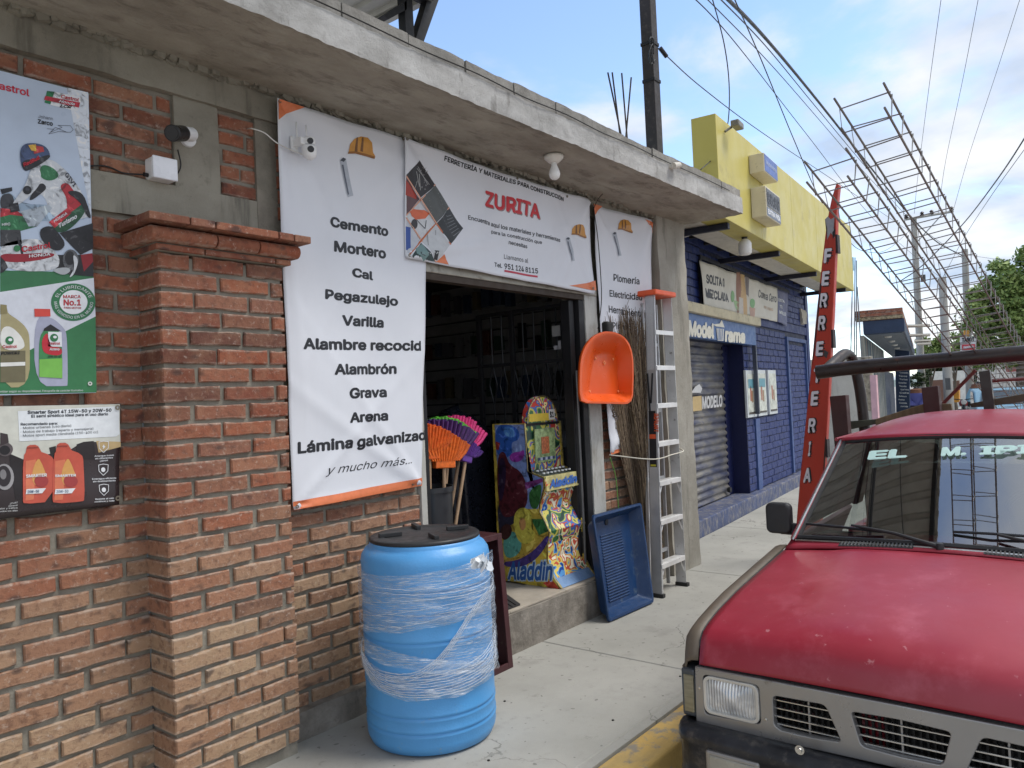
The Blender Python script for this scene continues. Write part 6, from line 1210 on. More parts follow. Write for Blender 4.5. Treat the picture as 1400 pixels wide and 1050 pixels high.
for s_ in (1, -1):
    Yf = lambda y: y if s_ == 1 else msy(y)
    # wing: top strip and upper side
    prof_ = [(1.372, 0), (1.405, -.003), (1.428, -.012), (1.440, -.030), (1.448, -.075), (1.452, -.15)]
    xs_ = [2.803, 2.808, 2.818, 2.835, 2.85, 2.88, 2.94, 3.05, 3.2, 3.4, 3.6, 3.85]
    mb = MB(); mb.add([(x+(.0 if k < 3 else 0), Yf(y-max(0, 2.86-x)*.4*k/5), zh(x)+dz) for x in xs_ for k, (y, dz) in enumerate(prof_)], [(i*6+k, i*6+k+1, (i+1)*6+k+1, (i+1)*6+k) for i in range(len(xs_)-1) for k in range(5)])
    part('wing_top', mb, PRIM if s_ == 1 else PAINT, truck, smooth='all', solid=.008)
    def arch(cx_, r, n=14): return [(cx_+r*math.cos(math.pi*k/n), .11+r*math.sin(math.pi*k/n)) for k in range(n+1)]
    zb = -.02
    out_ = [(2.86, .10), (2.84, .26), (2.822, .46), (3.0, .50), (3.4, .575), (3.86, .625), (3.86, zb), (3.85, zb)]+arch(3.45, .38)
    mb = MB(); mb.prism([(x, Yf(1.452), z_) for x, z_ in out_], (0, -.02*s_, 0)); part('wing_side', mb, PRIM if s_ == 1 else PAINT, truck)
    out_ = [(3.87, zb), (3.87, .66), (4.96, .66), (4.98, .6), (4.98, zb)]
    mb = MB(); mb.prism([(x, Yf(1.452), z_) for x, z_ in out_], (0, -.035*s_, 0)); dr = part('door', mb, PAINT, truck, bevel=.008)
    part('door_handle', MB().box((4.78, min(Yf(1.452), Yf(1.475)), .66), (4.90, max(Yf(1.452), Yf(1.475)), .69)), BPL, dr, bevel=.004)
    part('door_top', MB().prism([(3.87, Yf(1.45), .655), (4.97, Yf(1.45), .655), (4.96, Yf(1.375), .825), (3.88, Yf(1.355), .800)], (0, -.02*s_, -.01)), PAINT, truck)
    out_ = [(5.2, zb), (5.2, .64), (7.18, .64), (7.18, zb), (6.55, zb)]+arch(6.13, .39)
    mb = MB(); mb.prism([(x, Yf(1.455), z_) for x, z_ in out_], (0, -.05*s_, 0)); part('bed_side', mb, PAINT, truck, bevel=.006)
    # pillars and window frame
    A, Bq = Vector((3.835, Yf(1.335), .805)), Vector((4.345, Yf(1.225), 1.262))
    part('windscreen_pillar', MB().prism([A+Vector((-.02, .012*s_, 0)), A+Vector((.05, .02*s_, 0)), Bq+Vector((.05, .02*s_, 0)), Bq+Vector((-.01, .01*s_, 0))], (0, -.03*s_, 0)), PAINT, truck, bevel=.008)
    part('windscreen_trim', MB().tube([A+Vector((-.028, -.005*s_, .0)), Bq+Vector((-.014, -.004*s_, .0))], .0075, 6), CHR, truck, smooth=True)
    Bb, Bt = Vector((4.93, Yf(1.35), .83)), Vector((4.98, Yf(1.22), 1.28))
    part('door_pillar', MB().prism([Bb, Bb+Vector((.13, 0, 0)), Bt+Vector((.12, 0, 0)), Bt], (0, -.03*s_, 0)), PAINT, truck, bevel=.006)
    part('side_glass', MB().prism([(3.95, Yf(1.345), .84), (4.93, Yf(1.345), .84), (4.96, Yf(1.235), 1.255), (4.42, Yf(1.235), 1.25)], (0, -.004*s_, 0)), None or 'GL', truck) if False else None
    # wheels
    for wx in (3.45, 6.13):
        wh = part('wheel', MB().lathe([(.20, -.10), (.30, -.10), (.325, -.08), (.33, -.05), (.33, .05), (.325, .08), (.30, .10), (.20, .10)], (wx, Yf(1.33), .13), 48, 'y'), TIRE, truck, smooth=40)
        part('rim', MB().lathe([(.0, .02*s_), (.06, .03*s_), (.07, .0), (.16, -.01*s_), (.20, .07*s_), (.205, .09*s_)], (wx, Yf(1.33), .13), 36, 'y'), mat('rim_steel', (.35, .35, .35), .4, .7), wh, smooth=40)
    # corner lamp
    part('corner_lamp', MB().box((2.79, min(Yf(1.385), Yf(1.445)), .275), (2.93, max(Yf(1.385), Yf(1.445)), .462)), mat('lamp_housing_grey', S(70, 74, 78), .4), truck, bevel=.010)
    part('corner_lens', MB().box((2.783, min(Yf(1.39), Yf(1.432)), .295), (2.80, max(Yf(1.39), Yf(1.432)), .44)), mat('yellowed_lens', S(128, 122, 100), .15, var=.2, vs=20, stretch=(1, 1, 4), coat=.6), truck, bevel=.004)
def PX(y, z_, d): return Vector((2.800+d, y, z_))
outer = [(YC+.725, .474), (YC+.48, .476), (YC, .478), (YC-.48, .476), (YC-.725, .474), (YC-.73, .27), (YC-.70, .262), (YC-.4, .268), (YC, .275), (YC+.4, .268), (YC+.70, .262), (YC+.73, .27)]
def rnd_poly(pts, r=.012, n=4):
    o = []; m_ = len(pts)
    for i in range(m_):
        p, a_, b_ = Vector(pts[i]), Vector(pts[i-1]), Vector(pts[(i+1) % m_]); u = (a_-p).normalized(); v = (b_-p).normalized(); rr = min(r, (a_-p).length*.4, (b_-p).length*.4)
        for k in range(n+1): s = k/n; o.append(tuple((p+u*rr)*(1-s)**2+p*2*s*(1-s)+(p+v*rr)*s*s))
    return o
op1 = [(1.078, .432), (.885, .437), (.833, .311), (.94, .303), (1.055, .303), (1.078, .32)]
op2 = [(.808, .432), (.65, .438), (.492, .432), (.523, .312), (.65, .308), (.777, .312)]
op3 = [(msy(y), z_) for y, z_ in op1]
lampL = [(1.350, .458), (1.120, .458), (1.120, .308), (1.350, .298)]; lampR = [(msy(y), z_) for y, z_ in lampL]
holed(outer, [rnd_poly(p, .022) for p in (op1, op2, op3, lampL, lampR)], .028, .004, PX, 'grille_surround', GRY, truck, smooth=40)
HG, nt_, b_ = base('headlight_glass'); b_.inputs['Base Color'].default_value = (.62, .65, .66, 1); b_.inputs['Roughness'].default_value = .10; b_.inputs['Metallic'].default_value = .35
wv = N(nt_, 'ShaderNodeTexWave', wave_type='BANDS', bands_direction='Y'); wv.inputs['Scale'].default_value = 26; wv.inputs['Distortion'].default_value = .8; g_ = N(nt_, 'ShaderNodeNewGeometry'); lk(nt_, g_.outputs['Position'], wv.inputs['Vector'])
lk(nt_, mix(nt_, rng(nt_, pos_noise(nt_, 14, 3), .4, .62, 0, .75), (.86, .87, .86), (.45, .47, .49)), b_.inputs['Base Color']); bump(nt_, b_, wv.outputs['Fac'], .006, .8); b_.inputs['Coat Weight'].default_value = .8; b_.inputs['Coat Roughness'].default_value = .04
for lp in (lampL, lampR):
    ys = [p[0] for p in lp]; y0, y1 = min(ys)+.008, max(ys)-.008; z0_, z1_ = .312, .452
    fr_ = rnd_poly([(y1, z1_), (y0, z1_), (y0, z0_), (y1, z0_)], .03, 5); inn = [((y-(y0+y1)/2)*.93+(y0+y1)/2, (z_-.382)*.91+.382) for y, z_ in fr_]
    hd = holed(fr_, [inn], .03, .002, lambda a_, b_, d: Vector((2.792+d, a_, b_)), 'headlight', mat('lamp_frame_white', (.58, .57, .53), .35, .2, dirt=.2), truck, smooth=40)
    m_ = len(inn); mb = MB(); cy_ = (y0+y1)/2; rr = [1, .9, .65, .3]; vs = [(2.790-.016*(1-r_*r_), (y-cy_)*r_+cy_, (z_-.382)*r_+.382) for r_ in rr for y, z_ in inn]+[(2.772, cy_, .382)]
    fs = [(i*m_+k, i*m_+(k+1) % m_, (i+1)*m_+(k+1) % m_, (i+1)*m_+k) for i in range(3) for k in range(m_)]+[(3*m_+k, 3*m_+(k+1) % m_, 4*m_) for k in range(m_)]
    part('lens', MB().add(vs, fs), HG, hd, smooth='all')
for y_, z_ in ((1.362, .40), (1.103, .335), (msy(1.362), .40), (msy(1.103), .335)): part('screw', MB().lathe([(0, -.004), (.005, -.003), (.006, 0)], (2.782, y_, z_), 10, 'x'), CHR, truck)
for z_ in (.405, .375, .345, .318): part('grille_bar', MB().box((2.806, YC-.47, z_-.003), (2.822, YC+.47, z_+.003)), CHR, truck, bevel=.0015, seg=1)
for y in (.955, .65, .345): part('grille_divider', MB().box((2.812, y-.003, .30), (2.82, y+.003, .44)), GRY, truck)
for k in range(46): part('grille_fin', MB().box((2.845, .17+k*.0213, .29), (2.858, .178+k*.0213, .45)), mat('fin_black', (.008, .008, .008), .7), truck)
part('radiator', MB().box((2.90, .12, .26), (2.93, 1.18, .47)), mat('radiator_dark', (.012, .012, .012), .7), truck); part('radiator_support', MB().box((2.87, .72, .28), (2.885, .80, .47)).box((2.87, .95, .40), (2.885, 1.12, .47)), PAINT, truck)
part('hood_gap_seal', MB().box((2.808, YC-.72, .470), (2.86, YC+.72, .484)), RUB, truck)
# bumper
def bump_p(s, c_):
    y = YC+s*.83; q = abs(s); back = 0 if q < .86 else ((q-.86)/.14)**2*.16; yy = YC+math.copysign(min(q, .93)*.85-(max(0, q-.93))*.02, s) ; x = 2.70+.02*q*q+back; return Vector((x, yy, 0))
BMP = mat('chipped_black_bumper', (.022, .024, .030), .38, .25, var=.3, dirt=.55, dirtcol=(.12, .11, .10), bmp=.004, bs=12)
sec = [(.10, .262), (.03, .268), (.004, .262), (-.012, .245), (-.014, .22), (.006, .205), (.006, .10), (-.004, .085), (.004, .06), (.08, .05)]
ss = [-1+2*i/60 for i in range(61)]; mb = MB(); mb.add([bump_p(s, 0)+Vector((dx, 0, z_)) for s in ss for dx, z_ in sec], [(i*10+k, i*10+k+1, (i+1)*10+k+1, (i+1)*10+k) for i in range(60) for k in range(9)])
part('bumper', mb, BMP, truck, smooth='all', solid=.006)
for s_ in (1, -1):
    ya_, yb_ = (1.30, 1.12) if s_ == 1 else (msy(1.30), msy(1.12)); part('fog_lamp', MB().box((2.697, min(ya_, yb_), .105), (2.73, max(ya_, yb_), .190)), mat('fog_lens', S(150, 148, 138), .2, var=.15, coat=.6), truck, bevel=.006); part('fog_bezel', MB().box((2.702, min(ya_, yb_)-.015, .09), (2.725, max(ya_, yb_)+.015, .205)), GRY, truck, bevel=.01)
bo = aX(920+505/2.917, 700+950/2.917, 2.686); part('bumper_bolt', MB().lathe([(.0, -.006), (.008, -.006), (.010, 0), (.016, 0), (.016, .004)], bo, 16, 'x'), CHR, truck, smooth=40)
# chassis and inner parts
part('chassis', MB().box((2.95, YC-.4, -.02), (7.0, YC+.4, .12)).box((3.0, YC-.68, .1), (3.1, YC+.68, .45)), mat('underbody', (.02, .018, .016), .8), truck)
def cowlp(u, v):
    x = 3.766+.14*u; y = -.70+1.4*v; q = y/.70; return Vector((x, YC+y, .766+.32*(x-3.766)+.040*(1-q*q)))
part('cowl', MB().grid(cowlp, 4, 40), PAINT, truck, smooth='all', solid=.01)
def vb(u0_, u1_, y0_, y1_, d0, d1):
    vs = []
    for d_ in (d0, d1):
        for x_, y_ in ((u0_, y0_), (u1_, y0_), (u1_, y1_), (u0_, y1_)): q = (y_-YC)/.70; vs.append(Vector((x_, y_, .766+.32*(x_-3.766)+.040*(1-q*q)+d_)))
    return vs
for y0 in (.785, msy(1.105)):
    v_ = part('cowl_vent', MB().add(vb(3.773, 3.812, y0, y0+.32, .002, .008), FB), RUB, truck)
    for k in range(20): part('vent_slot', MB().add(vb(3.775, 3.810, y0+.006+k*.0157, y0+.012+k*.0157, .006, .013), FB), mat('vent_edge', (.11, .11, .11), .4), v_)
for s_ in (1, -1): part('hood_shut_line', MB().tube([Vector((hx[i]+.002, YC+s_*(HW+.006)*(1-.015*(hx[i]-2.8)), zh(hx[i])+.001)) for i in range(3, len(hx))], .0045, 5), RUB, truck)
# windscreen: flat-ish laminated glass set in a rubber seal
WB = [Vector((3.845-.03*(1-((y-YC)/.66)**2), y, .812+.018*(1-((y-YC)/.66)**2))) for y in np.linspace(YC+.665, YC-.665, 21)]; WT = [Vector((4.335-.03*(1-((y-YC)/.56)**2), y, 1.25+.03*(1-((y-YC)/.56)**2))) for y in np.linspace(YC+.555, YC-.555, 21)]
def glass(name, tint, fr=.5, ior=1.5):
    m = bpy.data.materials.new(name); m.use_nodes = True; nt = m.node_tree; nt.nodes.clear(); o = N(nt, 'ShaderNodeOutputMaterial'); tr = N(nt, 'ShaderNodeBsdfTransparent'); tr.inputs[0].default_value = (*tint, 1); gl = N(nt, 'ShaderNodeBsdfGlossy'); gl.inputs['Roughness'].default_value = .015
    f = N(nt, 'ShaderNodeFresnel'); f.inputs[0].default_value = ior; mx_ = N(nt, 'ShaderNodeMixShader'); lk(nt, math_(nt, 'MULTIPLY', f.outputs[0], fr, True), mx_.inputs[0]); lk(nt, tr.outputs[0], mx_.inputs[1]); lk(nt, gl.outputs[0], mx_.inputs[2]); lk(nt, mx_.outputs[0], o.inputs[0]); return m
GLS = glass('windscreen_glass', (.66, .74, .72), 9)
def wsp(u, v, d=0): 
    i = u*20; k = min(19, int(i)); f_ = i-k; b_ = WB[k].lerp(WB[k+1], f_); t_ = WT[k].lerp(WT[k+1], f_); P_ = b_.lerp(t_, v); return P_+Vector((-.66, 0, .75))*d
mb = MB(); mb.grid(lambda u, v: wsp(u, v), 24, 10); part('windscreen', mb, GLS, truck, smooth='all')
mb = MB(); ringp = [wsp(u, 0) for u in np.linspace(0, 1, 21)]+[wsp(1, v) for v in np.linspace(0, 1, 9)[1:]]+[wsp(u, 1) for u in np.linspace(1, 0, 21)[1:]]+[wsp(0, v) for v in np.linspace(1, 0, 9)[1:]]
part('windscreen_seal', MB().tube(ringp, .013, 6), RUB, truck, smooth=True)
mb = MB(); mb.tube([wsp(u, -.035, .006) for u in np.linspace(0, 1, 21)], .006, 6); part('lower_trim', mb, CHR, truck, smooth=True)
# lettering stuck on the glass
_w0, _wu, _wv = wsp(0.5, .5), None, None
nW = (wsp(.6, .5)-wsp(.4, .5)).cross(wsp(.5, .7)-wsp(.5, .3)).normalized(); nW = -nW if nW.x > 0 else nW
sW = Sheet(lambda x, y: aP(x, y, wsp(.5, .8)+nW*.012, nW), nW, parent=truck); ICE = ink(S(196, 228, 222))
for tx, bl, br, tl in (('EL', (1185.5, 629), (1240, 625.5), (1189, 616.5)), ('M.', (1286, 624), (1321, 622.5), (1288, 611.5)), ('IPI', (1338, 622), (1412, 620), (1340, 610))): sW.text(tx, bl, br, tl, None, 1, .045, mtl=ICE)
# roof, back of the cab
def roofp(u, v):
    x = 4.325+.86*u; y = 2*v-1; e = 1-abs(y)**3.0; fb = (1-(1-min(1, u*1.5))**2)*(1-.35*max(0, (u-.8)/.2)**2); hw = .585
    return Vector((x-.03*(1-y*y)*(1-u), YC+y*hw, 1.262+.125*e*fb*.9+.016*e*(1-u)))
mb = MB(); mb.grid(roofp, 24, 28); part('roof', mb, PAINT, truck, smooth='all', solid=.014)
part('drip_rail', MB().tube([(4.34, YC+.60, 1.262), (5.18, YC+.60, 1.275)], .010, 6), PAINT, truck); part('drip_rail', MB().tube([(4.34, YC-.60, 1.262), (5.18, YC-.60, 1.275)], .010, 6), PAINT, truck)
holed([(YC+.68, .62), (YC+.60, 1.27), (YC-.60, 1.27), (YC-.68, .62)], [rnd_poly([(YC+.53, .90), (YC+.48, 1.21), (YC-.48, 1.21), (YC-.53, .90)], .05)], .03, .002, lambda a_, b_, d: Vector((5.14+d, a_, b_)), 'cab_back', PAINT, truck)
part('rear_glass', MB().box((5.138, YC-.53, .90), (5.142, YC+.53, 1.21)), glass('rear_glass', (.35, .38, .38), 1.2), truck)
for s_ in (1, -1):
    Yf = lambda y: y if s_ == 1 else msy(y); part('side_glass', MB().prism([(3.93, Yf(1.345), .83), (4.93, Yf(1.345), .84), (4.97, Yf(1.235), 1.262), (4.40, Yf(1.235), 1.255)], (0, -.004*s_, 0)), glass('side_glass_%d' % (s_+1), (.55, .6, .6), 1.5), truck)
INT = mat('cab_interior', (.028, .026, .026), .8)
part('dashboard', MB().prism([(3.95, YC-.64, .815), (4.18, YC-.64, .80), (4.22, YC-.64, .62), (3.95, YC-.64, .55)], (0, 1.28, 0)), INT, truck, bevel=.02)
part('seat_back', MB().prism([(4.80, YC-.60, .48), (4.93, YC-.60, 1.08), (5.05, YC-.60, 1.08), (5.0, YC-.60, .48)], (0, 1.20, 0)), INT, truck, bevel=.03); part('seat_cushion', MB().box((4.35, YC-.60, .38), (4.85, YC+.60, .52)), INT, truck, bevel=.03)
for y in (.30, 1.0): part('head_restraint', MB().box((4.93, y-.13, 1.09), (5.01, y+.13, 1.20)), INT, truck, bevel=.03)
mb = MB(); Rm = Matrix.Rotation(math.radians(62), 3, 'Y'); mb.tube([Vector((4.32, .30, .88))+Rm @ Vector((.19*math.cos(a_), .19*math.sin(a_), 0)) for a_ in np.linspace(0, 2*math.pi, 33)], .013, 8, False).tube([(4.32, .30, .88), (4.16, .30, .78)], .025).tube([Vector((4.32, .30, .88))+Rm @ Vector((0, -.18, 0)), Vector((4.32, .30, .88))+Rm @ Vector((0, .18, 0))], .012)
part('steering_wheel', mb, RUB, truck, smooth=True); part('rear_view_mirror', MB().box((4.33, YC-.11, 1.155), (4.345, YC+.11, 1.21)), INT, truck, bevel=.008); part('floor_pan', MB().box((3.87, YC-.68, .02), (5.14, YC+.68, .06)).box((3.87, YC-.70, .06), (3.90, YC+.70, .80)), INT, truck)
# outside mirror and wipers
Mq = aX(1063, 709, 3.93); hw_, hh_ = abs(aX(1046, 709, 3.93).y-aX(1080, 709, 3.93).y)/2, abs(aX(1063, 688, 3.93).z-aX(1063, 730, 3.93).z)/2
mi = part('door_mirror', MB().prism([(Mq.x, Mq.y+a_, Mq.z+b_) for a_, b_ in rrect(-hw_, hw_, -hh_, hh_, .03, 5)], (.055, 0, 0)), mat('mirror_black', (.022, .022, .024), .45, bmp=.001), truck, bevel=.014, seg=3)
part('mirror_arm', MB().box((3.95, 1.36, .80), (3.98, Mq.y, .86)), RUB, mi, bevel=.006)
mi2 = part('door_mirror', MB().prism([(Mq.x, msy(Mq.y)+a_, Mq.z+b_) for a_, b_ in rrect(-hw_, hw_, -hh_, hh_, .03, 5)], (.055, 0, 0)), mat('mirror_black', (.022, .022, .024), .45, bmp=.001), truck, bevel=.014, seg=3)
part('mirror_arm', MB().box((3.95, msy(Mq.y), .80), (3.98, msy(1.36), .86)), RUB, mi2, bevel=.006)
pW = lambda x, y, d=.03: aP(x, y, wsp(.5, .1)+nW*d, nW)
for (p0, p1, p2, b0, b1) in (((1285, 748), (1222, 729), (1164, 718), (1102, 716), (1206, 727)), ((1475, 757), (1402, 740), (1364, 731), (1303, 727), (1404, 733))):
    wa = part('wiper_arm', MB().tube([pW(*p0, .015), pW(*p1), pW(*p2, .028)], [.011, .008, .006], 8), RUB, truck, smooth=True); part('wiper_blade', MB().tube([pW(*b0, .012), pW((b0[0]+b1[0])/2, (b0[1]+b1[1])/2-.4, .022), pW(*b1, .012)], .0065, 6), BPL, wa, smooth=True)
    part('wiper_cap', MB().lathe([(0, .018), (.014, .016), (.018, 0), (.018, -.01)], pW(*p0, .012), 14), RUB, wa, smooth=40)
part('roof_bracket', MB().box(aX(1329, 567, 4.8)-Vector((0, 0, .01)), aX(1341, 562, 4.85)+Vector((0, 0, .004))), RUB, truck)
# bed
part('bed_floor', MB().box((5.22, YC-.75, .18), (7.15, YC+.75, .22)), PAINT, truck); part('tailgate', MB().box((7.15, YC-.76, .12), (7.19, YC+.76, .64)), PAINT, truck, bevel=.006); part('bed_front', MB().box((5.20, YC-.76, .12), (5.24, YC+.76, .66)), PAINT, truck)
PIPE = mat('dark_pipe_paint', (.030, .022, .020), .35, .2, var=.25, dirt=.25, dirtcol=(.09, .03, .02))
rack = thing('pipe_rack', (5.3, YC, .6), 'heavy dark pipe ladder rack standing behind the cab of the red pickup', 'rack')
cb = [Vector((5.13, 1.575, 1.645)), Vector((5.14, 1.35, 1.662)), Vector((5.15, .9, 1.675)), Vector((5.15, .3, 1.69)), Vector((5.14, -.10, 1.685)), Vector((5.13, -.29, 1.665))]
part('cross_pipe', MB().tube(catmull(cb, 6), .045, 20), PIPE, rack, smooth=60)
part('cross_pipe', MB().tube([(6.9, 1.5, 1.24), (6.9, -.2, 1.24)], .03, 14), PIPE, rack, smooth=60)
for s_ in (1, -1):
    Yf = lambda y: y if s_ == 1 else msy(y)
    part('hoop', MB().tube(catmull([(5.15, Yf(1.52), 1.66), (5.36, Yf(1.50), 1.735), (5.50, Yf(1.485), 1.765), (5.57, Yf(1.46), 1.69), (5.56, Yf(1.42), 1.4), (5.50, Yf(1.38), .64)], 8), .035, 14), PIPE, rack, smooth=60); part('rear_post', MB().tube([(6.9, Yf(1.38), .64), (6.9, Yf(1.42), 1.24)], .03, 12), PIPE, rack, smooth=60)
part('middle_post', MB().prism([aX(1338, 508, 5.16), aX(1353, 506, 5.16), aX(1361, 572, 5.16), aX(1347, 574, 5.16)], (.05, 0, 0)), PIPE, rack)
for q in (((1134, 542), (1156, 540), (1163, 640), (1144, 640)), ((1259.5, 530), (1282, 527.5), (1289, 600), (1267, 600))):
    part('square_post', MB().prism([aX(*p, 5.20) for p in q], (.08, 0, 0)), mat('maroon_steel', S(62, 28, 26), .5, var=.15), rack, bevel=.004)
PLY = mat('weathered_timber', S(120, 104, 80), .8, var=.2, stretch=(1, 6, 1), bmp=.002); 
def cargo(name, pts, X, th, label, m, cat):
    mb = MB(); mb.prism([aX(*p, X) for p in pts], (th, 0, 0)); o = mb.build(name, m, bevel=.003); props(o, label, cat); return o
cargo('timber_board', [(1197, 600), (1197, 573), (1263, 552), (1300, 552), (1310, 600)], 5.32, .03, 'tan plywood offcut standing upright in the truck bed behind the cab', PLY, 'board')
cargo('plank', [(1325, 552), (1345, 548), (1420, 535), (1420, 546), (1350, 556), (1328, 557)], 5.30, .09, 'dark weathered plank lying across the rack behind the cab of the red pickup', mat('dark_timber', S(84, 76, 62), .8, var=.2), 'plank')
o = MB().tube([aX(1288, 553, 5.6), aX(1334, 506, 5.6)], .011, 8).build('rod', mat('dull_red_rod', S(110, 50, 48), .5), label='thin dull red rod slanting up from the square post to the pipe rack', cat='rod')
o = MB().tube([aX(1352, 521, 5.9), aX(1420, 517, 5.9)], .010, 8).build('rod', mat('dull_red_rod', S(110, 50, 48), .5), label='thin dull red rod lying level behind the middle rack post', cat='rod')
cargo('green_rail', [(1150, 590), (1210, 577), (1210, 572), (1150, 577)], 5.5, .04, 'flat grey-green rail lying on the near side of the truck bed', mat('grey_green', S(70, 74, 62), .7), 'rail')

# ---- rebar cages laid over the rack, pointing forward over the cab
CD = Vector(R @ np.array([1582-700, 525-816, -F])).normalized()
RB = mat('bare_rebar', S(124, 120, 116), .6, .4, var=.15, bmp=.001); RB2 = mat('stirrup_wire', S(134, 132, 130), .5, .4)
def on_plane(px, py, D):
    r_ = Vector(ray(px, py)); return Vector(CAM)+r_*(D/r_.dot(CD))
def cage(corners, label, D=2.5, length=6.0, first=.05):
    P = [on_plane(*c_, D) for c_ in corners]; cen = sum(P, Vector())/4
    t = thing('rebar_cage', cen, label, 'rebar cage', 'rebar cages on the pickup rack'); rnd = random.Random(len(label))
    for p in P: part('main_bar', MB().tube([p+CD*rnd.uniform(-.05, .03), p+CD*length*.5+Vector((0, 0, -.015)), p+CD*length], .0042, 6), RB, t, smooth=True)
    st_ = MB(); n_ = int(length/.148); src = None
    for k in range(n_):
        ctr = CD*(first+k*.148); q = [cen+(p-cen)*1.07+ctr+CD*rnd.uniform(-.01, .01) for p in P]; q = [q[0], q[1], q[2], q[3], q[0]+CD*.018]
        part('stirrup', MB().tube(q, .0027, 5), RB2, t)
cage([(1210, 117), (1144, 140), (1148, 172), (1211, 150)], 'upper right cage of two long rebar cages resting on the pipe rack')
cage([(1158, 205), (1100, 221), (1105.5, 252), (1156, 237)], 'lower left cage of two long rebar cages resting on the pipe rack', first=.08)

# ================================================================== FARTHER DOWN THE STREET
D2 = Vector((math.cos(math.radians(10.5)), math.sin(math.radians(10.5)), 0)); E2 = Vector((-D2.y, D2.x, 0))
def Q(o, a_, b_, z_): return Vector((o.x, o.y, 0))+D2*a_+E2*b_+Vector((0, 0, z_))
def qbox(mb, o, a0, a1, b0, b1, z0, z1): return mb.add([Q(o, a_, b_, z_) for z_ in (z0, z1) for a_, b_ in ((a0, b0), (a1, b0), (a1, b1), (a0, b1))], FB)
# plastered wall that closes the empty plot
t = thing('plaster_wall', (17.6, 5.4, 0), 'bare grey plastered end wall between the red sign and the dark blue canopy', 'wall')
zt = aX(1170, 488, 17.6).z; y0_, y1_ = aX(1189, 500, 17.6).y, aX(1095, 500, 17.6).y
rough_box((17.6, y0_, -.2), (17.9, y1_+1.2, zt), PLAST, 'wall', t, .015, .2, seed=3); part('broken_edge', MB().box((17.57, y0_-.02, 1.0), (17.7, y0_+.16, zt-.02)), mat('broken_plaster', S(150, 140, 122), .9, var=.5, vs=12, bmp=.03, bs=14), t)
part('pink_strip', MB().box((17.56, y0_-.12, .0), (17.7, y0_-.0, 1.75)), mat('pink_paint', S(206, 166, 172), .7), t)
for k, (x_, x2, y2) in enumerate(((1163, 1166, 360), (1168, 1169, 352), (1171, 1171, 356), (1178, 1172, 392))):
    part('starter_bar', MB().tube([aX(x_, 492, 17.75), aX(x2, y2, 17.75)], .012, 5), mat('galvanised_bar', S(120, 122, 124), .6), t)
part('bar_bottle', MB().tube([aX(1165, 352, 17.7), aX(1165.5, 370, 17.7)], .035, 8), mat('pale_blue_plastic', S(150, 190, 205), .4), t)
# dark blue building with a canopy
Nr, Nl = aX(1237, 452, 18), aX(1182, 452, 18); LC = 19.0
t = thing('canopy_building', (20, 4.5, 0), 'dark blue shop with a brick-topped canopy and painted plank wall', 'building')
DBL = mat('dark_blue_canopy', S(34, 52, 78), .5, var=.15); wdt = (Nl-Nr).length; zb, zt2 = aX(1237, 452, 18).z-.02, aX(1200, 440, 18).z
mb = MB(); qbox(mb, Nr, 0, LC, 0, wdt, zb, zt2+.03); part('canopy', mb, DBL, t, bevel=.01)
for r_ in range(3):
    z0_ = zt2+.035+r_*.075
    for k in range(9):
        mb = MB(); qbox(mb, Nr, -.05+rnd.uniform(-.02, .02), .25, .02+k*.125*wdt/.86*.88, .02+k*.125*wdt/.86*.88+.105, z0_+.004, z0_+.07); part('edge_brick' if r_ != 0 else 'edge_stone', mb, (BRICK if r_ else mat('pebbles', S(150, 136, 110), .9, var=.6, vs=22, bmp=.02, bs=20)), t)
mb = MB(); qbox(mb, Nr, .0, LC, .03, wdt, zt2+.03, zt2+.26); part('parapet', mb, mat('far_brick', S(120, 86, 68), .9, var=.4, vs=8), t)
SOF = mat('grey_soffit', S(86, 98, 112), .6); mb = MB(); qbox(mb, Nr, .05, LC-.05, .05, wdt-.05, zb-.02, zb-.002); part('soffit', mb, SOF, t)
for k in range(7): mb = MB(); c_ = Q(Nr, 1+k*2.2, wdt*.45, zb-.03); mb.lathe([(0, -.03), (.07, -.02), (.08, .01), (0, .01)], c_, 12); part('soffit_lamp', mb, mat('lamp_white', (.6, .6, .58), .4), t)
PLK = [mat('plank_paint_%d' % i, c_, .7, var=.25, vs=4, stretch=(1, 1, .2)) for i, c_ in enumerate((S(110, 122, 124), S(128, 118, 108), S(86, 104, 110), S(150, 150, 140), S(44, 66, 84)))]
for k in range(26):
    mb = MB(); qbox(mb, Nr, .0+k*.36, .34+k*.36, wdt, wdt+.06, 0, zb-.02); part('wall_plank', mb, PLK[rnd.randrange(5)] if k < 9 else PLK[4 if k % 2 else 3], t)
mb = MB(); qbox(mb, Nr, .4, LC, wdt+.06, wdt+2.2, 0, 2.0); part('shop_block', mb, DBL, t)
# menu board that stands out at the far end
t = thing('menu_board', aD(1234, 540, 24), 'tall dark blue menu board with white handwriting beyond the plank wall', 'board')
fm = Sheet(lambda x, y: aX(x, y, 26.), (-1, 0, 0), parent=t); mb = MB(); mb.prism([aX(*p, 26.01) for p in ((1223.5, 478), (1243, 480), (1244, 600), (1226, 602))], (.08, 0, 0)); part('board', mb, mat('board_blue', S(30, 48, 76), .6), t)
rnd = random.Random(2)
for k in range(13):
    y_ = 500+k*4.6; w_ = rnd.uniform(8, 13); x_ = 1227.5+rnd.uniform(0, 3)+k*.1
    fm.text(''.join(rnd.choice('aeionrmtsl') for _ in range(9)) if False else ('Menú del día', 'Sopa', 'Guisado', 'Tacos', 'Tortas', 'Quesadillas', 'Tlayudas', 'Agua fresca', 'Café', 'Refrescos', 'Postres', 'Comida', 'corrida')[k], (x_, y_+1.2), (x_+w_, y_+1.6), (x_, y_-.9), S(200, 205, 210), 2, .02)
